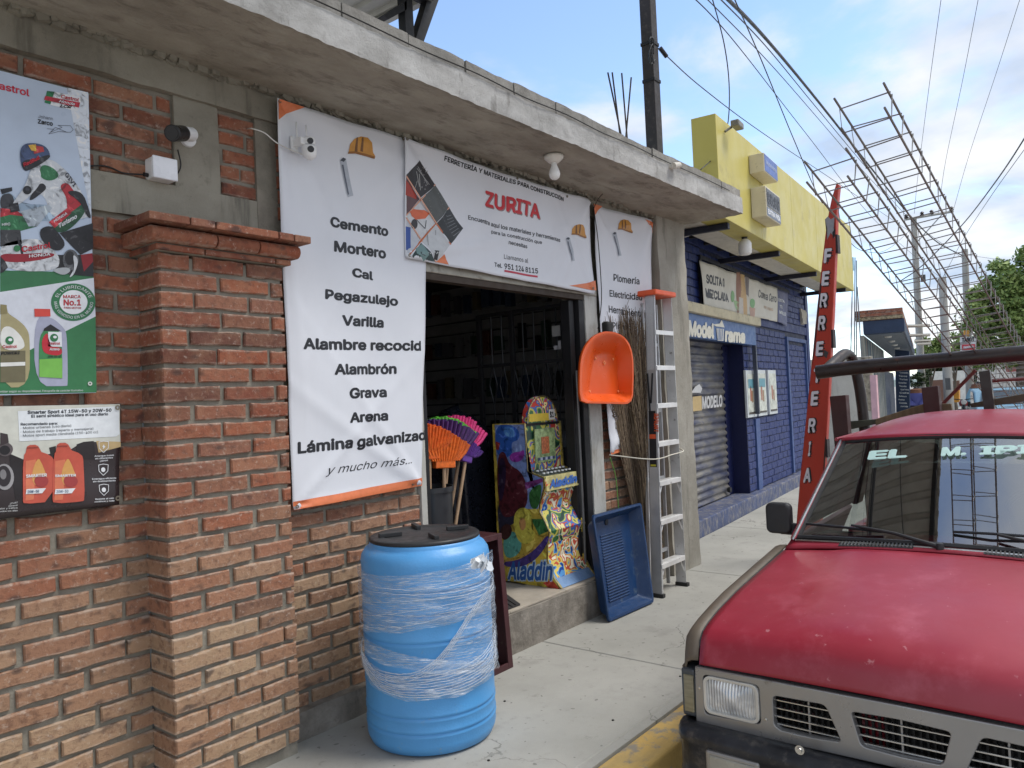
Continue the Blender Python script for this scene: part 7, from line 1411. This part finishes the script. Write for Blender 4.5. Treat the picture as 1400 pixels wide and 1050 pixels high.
# white projecting bars (signs seen edge-on)
for k, (xa, xb, y_) in enumerate(((1236, 1272, 446), (1242, 1272, 459), (1250, 1273, 467), (1254, 1273, 471))):
    A, Bq = aD(xa, y_, 24), aD(xb, y_-1, 24); mb = MB(); mb.prism([A, Bq, Bq+Vector((0, 0, .05)), A+Vector((0, 0, .05))], (.8, .15, 0)); o = mb.build('edge_sign', mat('white_metal_far', S(206, 200, 188), .5), label=('topmost', 'second', 'third', 'lowest')[k]+' of the white shelves sticking out beyond the dark blue canopy', cat='awning', group='white shelves beyond the canopy')
# poles
POLE = concrete_material('pole_concrete', (.30, .29, .27), (.46, .45, .42), sc=1.5, bd=.002)
def pole(x, ytop, d, r, label, arm=None, xb=None, r2=None):
    T = aD(x, ytop, d); Bt = aD(xb or x, 560, d); Bt = T+(Bt-T)*((T.z+.2)/(T.z-Bt.z)); t = thing('utility_pole', Bt, label, 'utility pole')
    part('shaft', MB().tube([Bt, T], [r, r*.72], 14), POLE, t, smooth=60)
    if arm:
        A, Bq = aD(arm[0], arm[1], d-.2), aD(arm[2], arm[3], d-.2); part('cross_arm', MB().tube([A, Bq], .06, 6), mat('arm_grey', S(150, 152, 150), .6), t)
        for f_ in (.02, .35, .55, .97): p = A.lerp(Bq, f_); part('insulator', MB().lathe([(.0, 0), (.06, .02), (.10, .08), (.05, .12), (.09, .16), (.04, .22), (.0, .23)], p, 12), mat('insulator_dark', S(60, 50, 50), .3), t, smooth=40)
        part('arm_brace', MB().tube([A.lerp(Bq, .8), T+Vector((0, 0, -1.2))], .025, 5), mat('arm_grey', S(150, 152, 150), .6), t)
    part('transformer_box', MB().lathe([(0, -.3), (.10, -.3), (.10, .0), (0, .0)], T+Vector((-.05, -.25, -2.6)), 10), mat('box_dark', S(70, 70, 72), .5), t) if arm else None
    return t
pole(1249, 297, 34, .17, 'tall concrete power pole with a cross-arm carrying insulators', (1238, 300, 1303, 289), xb=1262)
pole(1319, 341, 33, .17, 'weathered thick power pole rightmost in the row, where the heavy cable ends', xb=1327)
pole(1288, 379, 29, .18, 'pale concrete pole between the cross-arm pole and the thick weathered pole', xb=1298)
t = thing('hanging_sign', aD(1324, 480, 30), 'white street sign reading TAROT with a red panel on the weathered pole', 'sign')
sT_ = Sheet(lambda x, y: aX(x, y, aD(1324, 470, 30).x), (-1, 0, 0), parent=t); Xs = aD(1324, 470, 30).x
part('board', MB().prism([aX(*p, Xs+.02) for p in ((1312.5, 461), (1334.5, 460), (1334.5, 483), (1313, 484.5))], (.06, 0, 0)), mat('sign_white', S(208, 206, 204), .5), t)
sT_.text('TAROT', (1315, 468), (1332.5, 466.8), (1315, 461.8), BLACK, 2, .05); sT_.poly([(1315, 471.2), (1333, 470.3), (1333, 478), (1315.5, 478.6)], S(200, 60, 70), 2); sT_.text('AMARRES', (1317, 476.5), (1331, 475.6), (1317, 473.2), WHITE, 4, .04); sT_.text('consultas', (1316, 483), (1332.5, 482), (1316, 480), S(70, 70, 80), 2, .02)
part('orange_plate', MB().prism([aX(*p, Xs+.0) for p in ((1317, 452), (1325, 451.5), (1325, 459.5), (1317.5, 460))], (.05, 0, 0)), mat('sign_orange', S(196, 140, 60), .5), t)
part('lower_plates', MB().prism([aX(*p, aD(1296, 530, 27).x) for p in ((1292, 517), (1299, 517), (1300, 533), (1293, 533))], (.05, 0, 0)), mat('plate_dark', S(96, 96, 96), .5), t)
# wires
WIR = mat('overhead_wire', (.035, .036, .04), .5)
def wire(pts, r, label, sag=0.):
    P = [aD(*p) for p in pts]
    if pts[0][1] < 0 or pts[0][0] > 1400: P = [P[0]+(P[0]-P[1]).normalized()*k_ for k_ in (16, 4, 1, .25)]+P      # runs on out of the picture
    if pts[-1][0] > 1400: P.append(P[-1]+(P[-1]-P[-2]).normalized()*16)
    mb = MB(); mb.tube(catmull(P, 10), r*.75, 6); mb.build('overhead_cable', WIR, label=label, cat='cable', group='overhead cables', smooth='all')
wire([(965, -30, 7), (1040, 45, 9.5), (1110, 128, 13), (1180, 216, 18), (1240, 290, 25), (1280, 330, 30), (1317, 350, 33)], .030, 'heavy black bundled cable sweeping from the upper middle down to the weathered pole')
wire([(968, -18, 7.2), (1046, 62, 9.8), (1112, 142, 13.2), (1180, 224, 18.5), (1245, 300, 27), (1317, 354, 33)], .010, 'thinner cable running just under the heavy bundle')
wire([(962, -6, 7.2), (1050, 84, 10), (1115, 158, 13.5), (1175, 228, 18.5), (1220, 280, 24), (1250, 330, 30)], .008, 'second thin cable under the heavy bundle')
wire([(930, -20, 7), (1000, 52, 8.5), (1100, 180, 13), (1195, 300, 22), (1262, 360, 30), (1290, 383, 31)], .008, 'thin dark line crossing the sky left of the heavy bundle')
wire([(971, -12, 6.5), (990, 60, 7), (997, 120, 7.4), (994, 175, 7.6), (978, 212, 7.4), (958, 232, 7.0)], .007, 'slack black cable dropping from above to the canopy edge beside the yellow fascia')
wire([(1003, -4, 7.5), (1040, 80, 9), (1085, 190, 11), (1120, 270, 12.5), (1150, 316, 14), (1180, 343, 17), (1215, 340, 24), (1249, 310, 33)], .009, 'slack cable hanging low past the tip of the red sign')
wire([(900, 66, 7.9), (960, 120, 10), (1040, 180, 13), (1130, 240, 19), (1249, 320, 33)], .009, 'faint cable from the steel post to the cross-arm pole')
wire([(1290, -25, 20), (1270, 120, 25), (1255, 240, 32), (1250, 292, 34)], .010, 'leftmost of three pale wires falling from the top of the sky to the cross-arm')
wire([(1342, -25, 20), (1316, 110, 25), (1292, 225, 31), (1283, 291, 33.8)], .010, 'middle of three pale wires falling from the top of the sky to the cross-arm')
wire([(1402, -25, 20), (1362, 100, 25), (1324, 215, 31), (1303, 289, 33.8)], .010, 'rightmost of three pale wires falling from the top of the sky to the cross-arm')
wire([(1440, 120, 18), (1400, 190, 20), (1360, 250, 24), (1315, 308, 31), (1262, 362, 33), (1230, 385, 34)], .028, 'twisted heavy cable climbing to the right edge of the sky')
wire([(1440, 150, 18), (1400, 205, 20), (1355, 268, 24), (1318, 325, 31), (1290, 378, 29)], .012, 'thin cable below the twisted heavy cable on the right')
wire([(1319, 348, 33), (1360, 354, 30), (1420, 360, 24)], .009, 'faint level wire from the weathered pole towards the tree')
# trees and greenery
def leafmat(name, a_, b_):
    m, nt, b = base(name); oi = N(nt, 'ShaderNodeNewGeometry'); c = ramp(nt, oi.outputs['Random Per Island'], [(0, a_), (1, b_)]); lk(nt, c, b.inputs['Base Color']); b.inputs['Roughness'].default_value = .6
    b.inputs['Transmission Weight'].default_value = 0; return m
LEAF = leafmat('leaf_green', (.11, .18, .04), (.28, .36, .11)); LEAFD = leafmat('leaf_dark', (.028, .05, .015), (.06, .09, .03)); BARK = mat('bark', (.10, .08, .06), .9, bmp=.01)
def tree(c0, h, blobs, label, leaf=LEAF, n=5200, ls=.13, seed=0, name='tree'):
    rnd = random.Random(seed); base_ = Vector(c0); t = thing(name, base_, label, 'tree'); trunk = MB(); top = base_+Vector((0, 0, h*.5)); trunk.tube([base_, base_.lerp(top, .5)+Vector((.1, .1, 0)), top], [h*.035, h*.028, h*.02], 10)
    mb = MB()
    for (bc_, br) in blobs:
        bc_ = Vector(bc_); trunk.tube([top, top.lerp(bc_, .6)+Vector((0, 0, .1)), bc_], [h*.016, h*.009, h*.003], 6)
    tot = sum(br**2 for _, br in blobs)
    for (bc_, br) in blobs:
        bc_ = Vector(bc_); sub = [(bc_+Vector((rnd.gauss(0, 1), rnd.gauss(0, 1), rnd.gauss(0, .8))).normalized()*br*rnd.uniform(.45, 1.0), br*rnd.uniform(.16, .34)) for _ in range(16)]
        for k in range(int(n*br**2/tot)):
            c_, r_ = rnd.choice(sub); p = c_+Vector((rnd.gauss(0, .5), rnd.gauss(0, .5), rnd.gauss(0, .38)))*r_; a_ = Vector((rnd.gauss(0, 1), rnd.gauss(0, 1), rnd.gauss(0, .6))).normalized(); b_ = a_.cross(Vector((rnd.gauss(0, 1), rnd.gauss(0, 1), rnd.gauss(0, 1)))).normalized(); s_ = ls*rnd.uniform(.6, 1.2)
            mb.add([p-a_*s_, p-b_*s_*.45, p+a_*s_, p+b_*s_*.45], [(0, 1, 2, 3)])
    mb.build('crown', leaf, t, kind='stuff'); trunk.build('trunk', BARK, t, smooth=60); return t
def blob(x, y, d, r): return (tuple(aD(x, y, d)), r)
g0 = aD(1400, 540, 30); g0.z = -.2
tree(g0, 6.0, [blob(1372, 392, 30, 1.15), blob(1402, 372, 30, 1.3), blob(1355, 430, 30, 1.1), blob(1392, 430, 30, 1.4), blob(1425, 420, 30, 1.6), blob(1365, 465, 31, 1.2), blob(1400, 470, 30, 1.3), blob(1345, 485, 31, .7), blob(1435, 380, 30, 1.5)], 'large bright green tree at the right edge behind the rebar cages', n=26000, ls=.12, seed=4)
g1 = aD(1308, 560, 40); g1.z = -.2
tree(g1, 3.4, [blob(1300, 470, 40, .9), blob(1312, 478, 40, .9), blob(1290, 482, 40, .6)], 'small yellow-green tree low between the poles', n=3000, ls=.10, seed=5)
g2 = aD(1274, 560, 36); g2.z = -.2
tree(g2, 3.0, [blob(1275, 478, 36, .75), blob(1268, 470, 36, .5), blob(1285, 484, 36, .6)], 'small shrubby tree with yellow leaves just right of the white shelves', n=2600, ls=.09, seed=6)
g3 = aD(1256, 556, 34); g3.z = -.2
tree(g3, 2.4, [blob(1254, 518, 34, .45), blob(1262, 514, 34, .4)], 'little street tree above the person in the violet shirt', leaf=LEAFD, n=1200, ls=.08, seed=7)
rnd = random.Random(77); mb = MB()
for k in range(9000):
    x_ = 1262+rnd.uniform(0, 170); y_ = 474+10*math.sin(x_*.09)*.4+rnd.uniform(0, 50); p = aD(x_, y_, 85+rnd.uniform(-3, 3)); a_ = Vector((rnd.gauss(0, 1), rnd.gauss(0, 1), rnd.gauss(0, 1))).normalized(); b_ = a_.cross(Vector((0, .3, 1))).normalized(); s_ = .55
    mb.add([p-a_*s_, p-b_*s_*.6, p+a_*s_, p+b_*s_*.6], [(0, 1, 2, 3)])
o = mb.build('distant_wood', LEAFD, kind='stuff', label='dark line of distant trees across the end of the street', cat='trees')
mb = MB()
def hill(u, v):
    a_ = math.radians(-75+150*u); r_ = 420+v*300; return Vector((math.cos(a_)*r_, math.sin(a_)*r_, -1+(9+7*math.sin(u*9)+4*math.sin(u*23))*v))
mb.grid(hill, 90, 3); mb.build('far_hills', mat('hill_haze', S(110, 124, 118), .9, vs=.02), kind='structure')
# low walls and gates beyond
def far_wall(name, pts, d, m, label, cat, th=.3):
    c_ = aD(pts[0][0], 530, d); X = c_.x; mb = MB(); mb.prism([aX(*p, X) for p in pts], (th, 0, 0)); o = mb.build(name, m, label=label, cat=cat); return o
far_wall('white_wall', [(1272, 508), (1330, 506), (1330, 560), (1272, 560)], 52, mat('far_white', S(200, 198, 190), .8), 'long white low building wall far down the street behind the motorcycle', 'wall')
far_wall('brown_gate', [(1274, 520), (1289, 519), (1290, 549), (1275, 549)], 46, mat('far_brown', S(104, 74, 60), .7), 'brown gate in the white wall left of the pale pole', 'gate')
far_wall('brown_gate', [(1300, 521), (1311, 520), (1312, 545), (1301, 545)], 46, mat('far_brown', S(104, 74, 60), .7), 'brown gate in the white wall right of the pale pole', 'gate')
far_wall('white_house', [(1336, 497), (1440, 488), (1440, 550), (1336, 552)], 60, mat('far_house', S(190, 186, 178), .8, var=.2, vs=1), 'pale low house behind the blue pickup at the right edge', 'house')
far_wall('red_awning', [(1374, 500), (1400, 497), (1400, 507), (1376, 509)], 55, mat('far_red', S(130, 70, 64), .7), 'dull red awning on the pale house at the right edge', 'awning')
far_wall('orange_barrier', [(1303, 534), (1311, 533.5), (1311, 550), (1303, 550)], 34, mat('barrier_orange', S(204, 142, 50), .6), 'orange-yellow barrier just left of the motorcycle', 'barrier')
far_wall('orange_barrier', [(1390, 528), (1410, 526), (1410, 538), (1390, 540)], 34, mat('barrier_orange', S(204, 142, 50), .6), 'orange-yellow barrier at the right edge beyond the blue pickup', 'barrier')
# blue car
cc0 = aD(1372, 545, 24); cc0.z = -.2
def car(c0, label, body, name='parked_car'):
    t = thing(name, c0, label, 'car'); W2 = .82
    def P_(a_, b_, z_): return Vector((c0.x, c0.y, 0))+D2*a_+E2*b_+Vector((0, 0, c0.z+z_))
    pr = [(-2.0, .35), (-2.02, .70), (-1.9, .84), (-.9, .98), (-.35, 1.42), (1.1, 1.46), (1.75, 1.0), (2.05, .95), (2.1, .4)]
    mb = MB(); mb.prism([P_(a_, -W2, z_) for a_, z_ in pr], E2*(2*W2)); part('body', mb, body, t, bevel=.06, seg=3)
    gl = mat('far_glass', (.05, .07, .09), .08); mb = MB(); mb.prism([P_(-.92, -.66, 1.0), P_(-.92, .66, 1.0), P_(-.40, .58, 1.38), P_(-.40, -.58, 1.38)], D2*-.03+Vector((0, 0, .03))); part('windscreen', mb, gl, t)
    mb = MB(); mb.prism([P_(-.7, W2, 1.0), P_(1.4, W2, 1.02), P_(1.0, W2, 1.38), P_(-.3, W2, 1.36)], E2*.012); part('side_window', mb, gl, t)
    for a_ in (-1.25, 1.3):
        for b_ in (-W2, W2): mb = MB(); mb.tube([P_(a_, b_-.1, .31), P_(a_, b_+.03*np.sign(b_), .31)], .31, 20); part('wheel', mb, TIRE, t)
    for b_ in (-.6, .6): mb = MB(); mb.prism([P_(-2.03, b_-.14, .6), P_(-2.03, b_+.14, .6), P_(-2.03, b_+.14, .74), P_(-2.03, b_-.14, .74)], D2*-.03); part('headlight', mb, mat('far_lamp', (.6, .6, .58), .2), t)
    mb = MB(); mb.prism([P_(-2.04, -.4, .55), P_(-2.04, .4, .55), P_(-2.04, .4, .72), P_(-2.04, -.4, .72)], D2*-.02); part('grille', mb, BPL, t); mb = MB(); mb.prism([P_(-2.08, -.8, .35), P_(-2.08, .8, .35), P_(-2.08, .8, .5), P_(-2.08, -.8, .5)], D2*-.05); part('bumper', mb, mat('far_chrome', (.5, .5, .5), .3, .6), t)
    return t
car(cc0, 'light blue pickup-like car parked far down the street behind the middle rack post', mat('sky_blue_paint', S(120, 158, 182), .35))
# motorcycle
mc = aD(1317, 553, 30); mc.z = -.2
t = thing('motorcycle', mc, 'dark motorcycle with red fairing parked far down the street beside the weathered pole', 'motorcycle')
def MP(a_, b_, z_): return Vector((mc.x, mc.y, 0))+D2*a_+E2*b_+Vector((0, 0, mc.z+z_))
for a_ in (-.62, .62): part('wheel', MB().tube([MP(a_, -.05, .3), MP(a_, .05, .3)], .3, 20), TIRE, t)
part('frame', MB().tube([MP(-.62, 0, .3), MP(-.42, 0, .95), MP(.2, 0, .75), MP(.62, 0, .3)], .06, 8), BPL, t); part('fuel_tank', MB().lathe([(0, -.12), (.14, -.08), (.16, .05), (.1, .14), (0, .15)], MP(-.12, 0, .85), 14), mat('moto_red', S(150, 60, 60), .3), t, smooth='all'); part('seat', MB().tube([MP(.05, 0, .86), MP(.65, 0, .90)], .1, 8), RUB, t); part('handlebar', MB().tube([MP(-.38, -.35, 1.05), MP(-.45, 0, 1.0), MP(-.38, .35, 1.05)], .02, 6), BPL, t); part('headlight', MB().lathe([(0, -.06), (.09, -.05), (.1, .02), (0, .05)], MP(-.55, 0, .92), 12, 'x'), mat('far_lamp', (.6, .6, .58), .2), t); part('engine', MB().box(MP(-.2, -.14, .35)-Vector((.1, 0, 0)), MP(.15, .14, .65)+Vector((.1, 0, 0))), mat('engine_grey', (.2, .2, .2), .5), t, bevel=.03)
# people: one continuous skinned body each
def person(px, py_head, d, label, shirt, trousers, face_away=True, lean_=0.):
    hd_ = aD(px, py_head, d); k = (hd_.z+.2)/1.66; base_ = Vector((hd_.x, hd_.y, -.2)); t = thing('person', base_, label, 'person')
    def V_(a_, b_, z_): return base_+(D2*a_+E2*b_+Vector((0, 0, z_)))*k
    J = {'pel': (0, 0, .93, .15), 'wai': (0, 0, 1.08, .13), 'che': (0, 0, 1.30, .165), 'nec': (0, 0, 1.46, .06), 'hea': (-.01, 0, 1.58, .095), 'top': (-.01, 0, 1.66, .085)}
    for s_, n_ in ((1, 'l'), (-1, 'r')):
        J.update({'hip'+n_: (0, .10*s_, .88, .10), 'kne'+n_: (-.06*s_, .11*s_, .48, .065), 'ank'+n_: (.02*s_, .12*s_, .08, .042), 'toe'+n_: (-.16+.02*s_, .13*s_, .03, .035), 'sho'+n_: (0, .19*s_, 1.38, .062), 'elb'+n_: (.02, .25*s_, 1.10, .045), 'wri'+n_: (-.12, .22*s_, .88, .032), 'han'+n_: (-.17, .20*s_, .80, .036)})
    E = [('pel', 'wai'), ('wai', 'che'), ('che', 'nec'), ('nec', 'hea'), ('hea', 'top')]
    for n_ in 'lr': E += [('pel', 'hip'+n_), ('hip'+n_, 'kne'+n_), ('kne'+n_, 'ank'+n_), ('ank'+n_, 'toe'+n_), ('che', 'sho'+n_), ('sho'+n_, 'elb'+n_), ('elb'+n_, 'wri'+n_), ('wri'+n_, 'han'+n_)]
    keys = list(J); me = bpy.data.meshes.new('body'); me.from_pydata([V_(*J[q][:3])-base_ for q in keys], [(keys.index(a_), keys.index(b_)) for a_, b_ in E], []); o = bpy.data.objects.new('body', me); COL.objects.link(o); o.location = base_; setpar(o, t)
    md = o.modifiers.new('skin', 'SKIN'); md.use_smooth_shade = True
    sk = me.skin_vertices[0].data if me.skin_vertices else None
    if sk is None:
        bpy.context.view_layer.update(); bm = bmesh.new(); bm.from_mesh(me); lay = bm.verts.layers.skin.verify(); bm.verts.ensure_lookup_table()
        for i, q in enumerate(keys): bm.verts[i][lay].radius = (J[q][3]*k*.9,)*2; bm.verts[i][lay].use_root = q == 'pel'
        bm.to_mesh(me); bm.free()
    o.modifiers.new('sub', 'SUBSURF').render_levels = 2; skin = mat('skin_brown', S(134, 92, 70), .6)
    m, nt, b = base('clothes_'+label[:12].replace(' ', '_')); tc_ = N(nt, 'ShaderNodeTexCoord'); sp = N(nt, 'ShaderNodeSeparateXYZ'); lk(nt, tc_.outputs['Object'], sp.inputs[0])
    lk(nt, ramp(nt, math_(nt, 'DIVIDE', sp.outputs[2], 1.75*k), [(0, S(50, 40, 36)), (.05, trousers), (.53, trousers), (.54, shirt), (.83, shirt), (.84, S(134, 92, 70)), (1, S(134, 92, 70))]), b.inputs['Base Color']); b.inputs['Roughness'].default_value = .8; me.materials.append(m)
    hc = V_(.015, 0, 1.62); part('hair', MB().lathe([(0, -.06*k), (.085*k, -.05*k), (.105*k, 0), (.10*k, .05*k), (.06*k, .10*k), (0, .115*k)], hc, 16), mat('black_hair', (.012, .010, .010), .5), t, smooth='all')
    if face_away is False:
        for s_ in (1, -1): part('eye', MB().lathe([(0, -.01), (.012, -.006), (0, .004)], V_(-.10, .035*s_, 1.60), 8, 'x'), ink((.01, .01, .01)), t)
    return t
person(1252, 531, 30, 'person in a violet blue shirt walking away beside the dark blue shop', S(92, 96, 160), S(60, 52, 58))
person(1337, 524, 30, 'person in a pale turquoise shirt standing beyond the weathered pole', S(140, 186, 200), S(56, 60, 66), False)
# small litter on the pavement
for k, (x_, y_) in enumerate(((690, 959), (838, 985), (930, 925), (668, 1040))):
    p = aZ(x_, y_); o = MB().lathe([(0, 0), (.007, 0), (.006, .004), (0, .005)], p, 7).build('pebble', mat('dark_pebble', (.02, .018, .016), .8)); props(o, 'tiny dark pebble lying on the pavement', 'pebble', 'pebbles on the pavement')
t = thing('plastic_bag', (0, 0, 0), '', '') if False else None
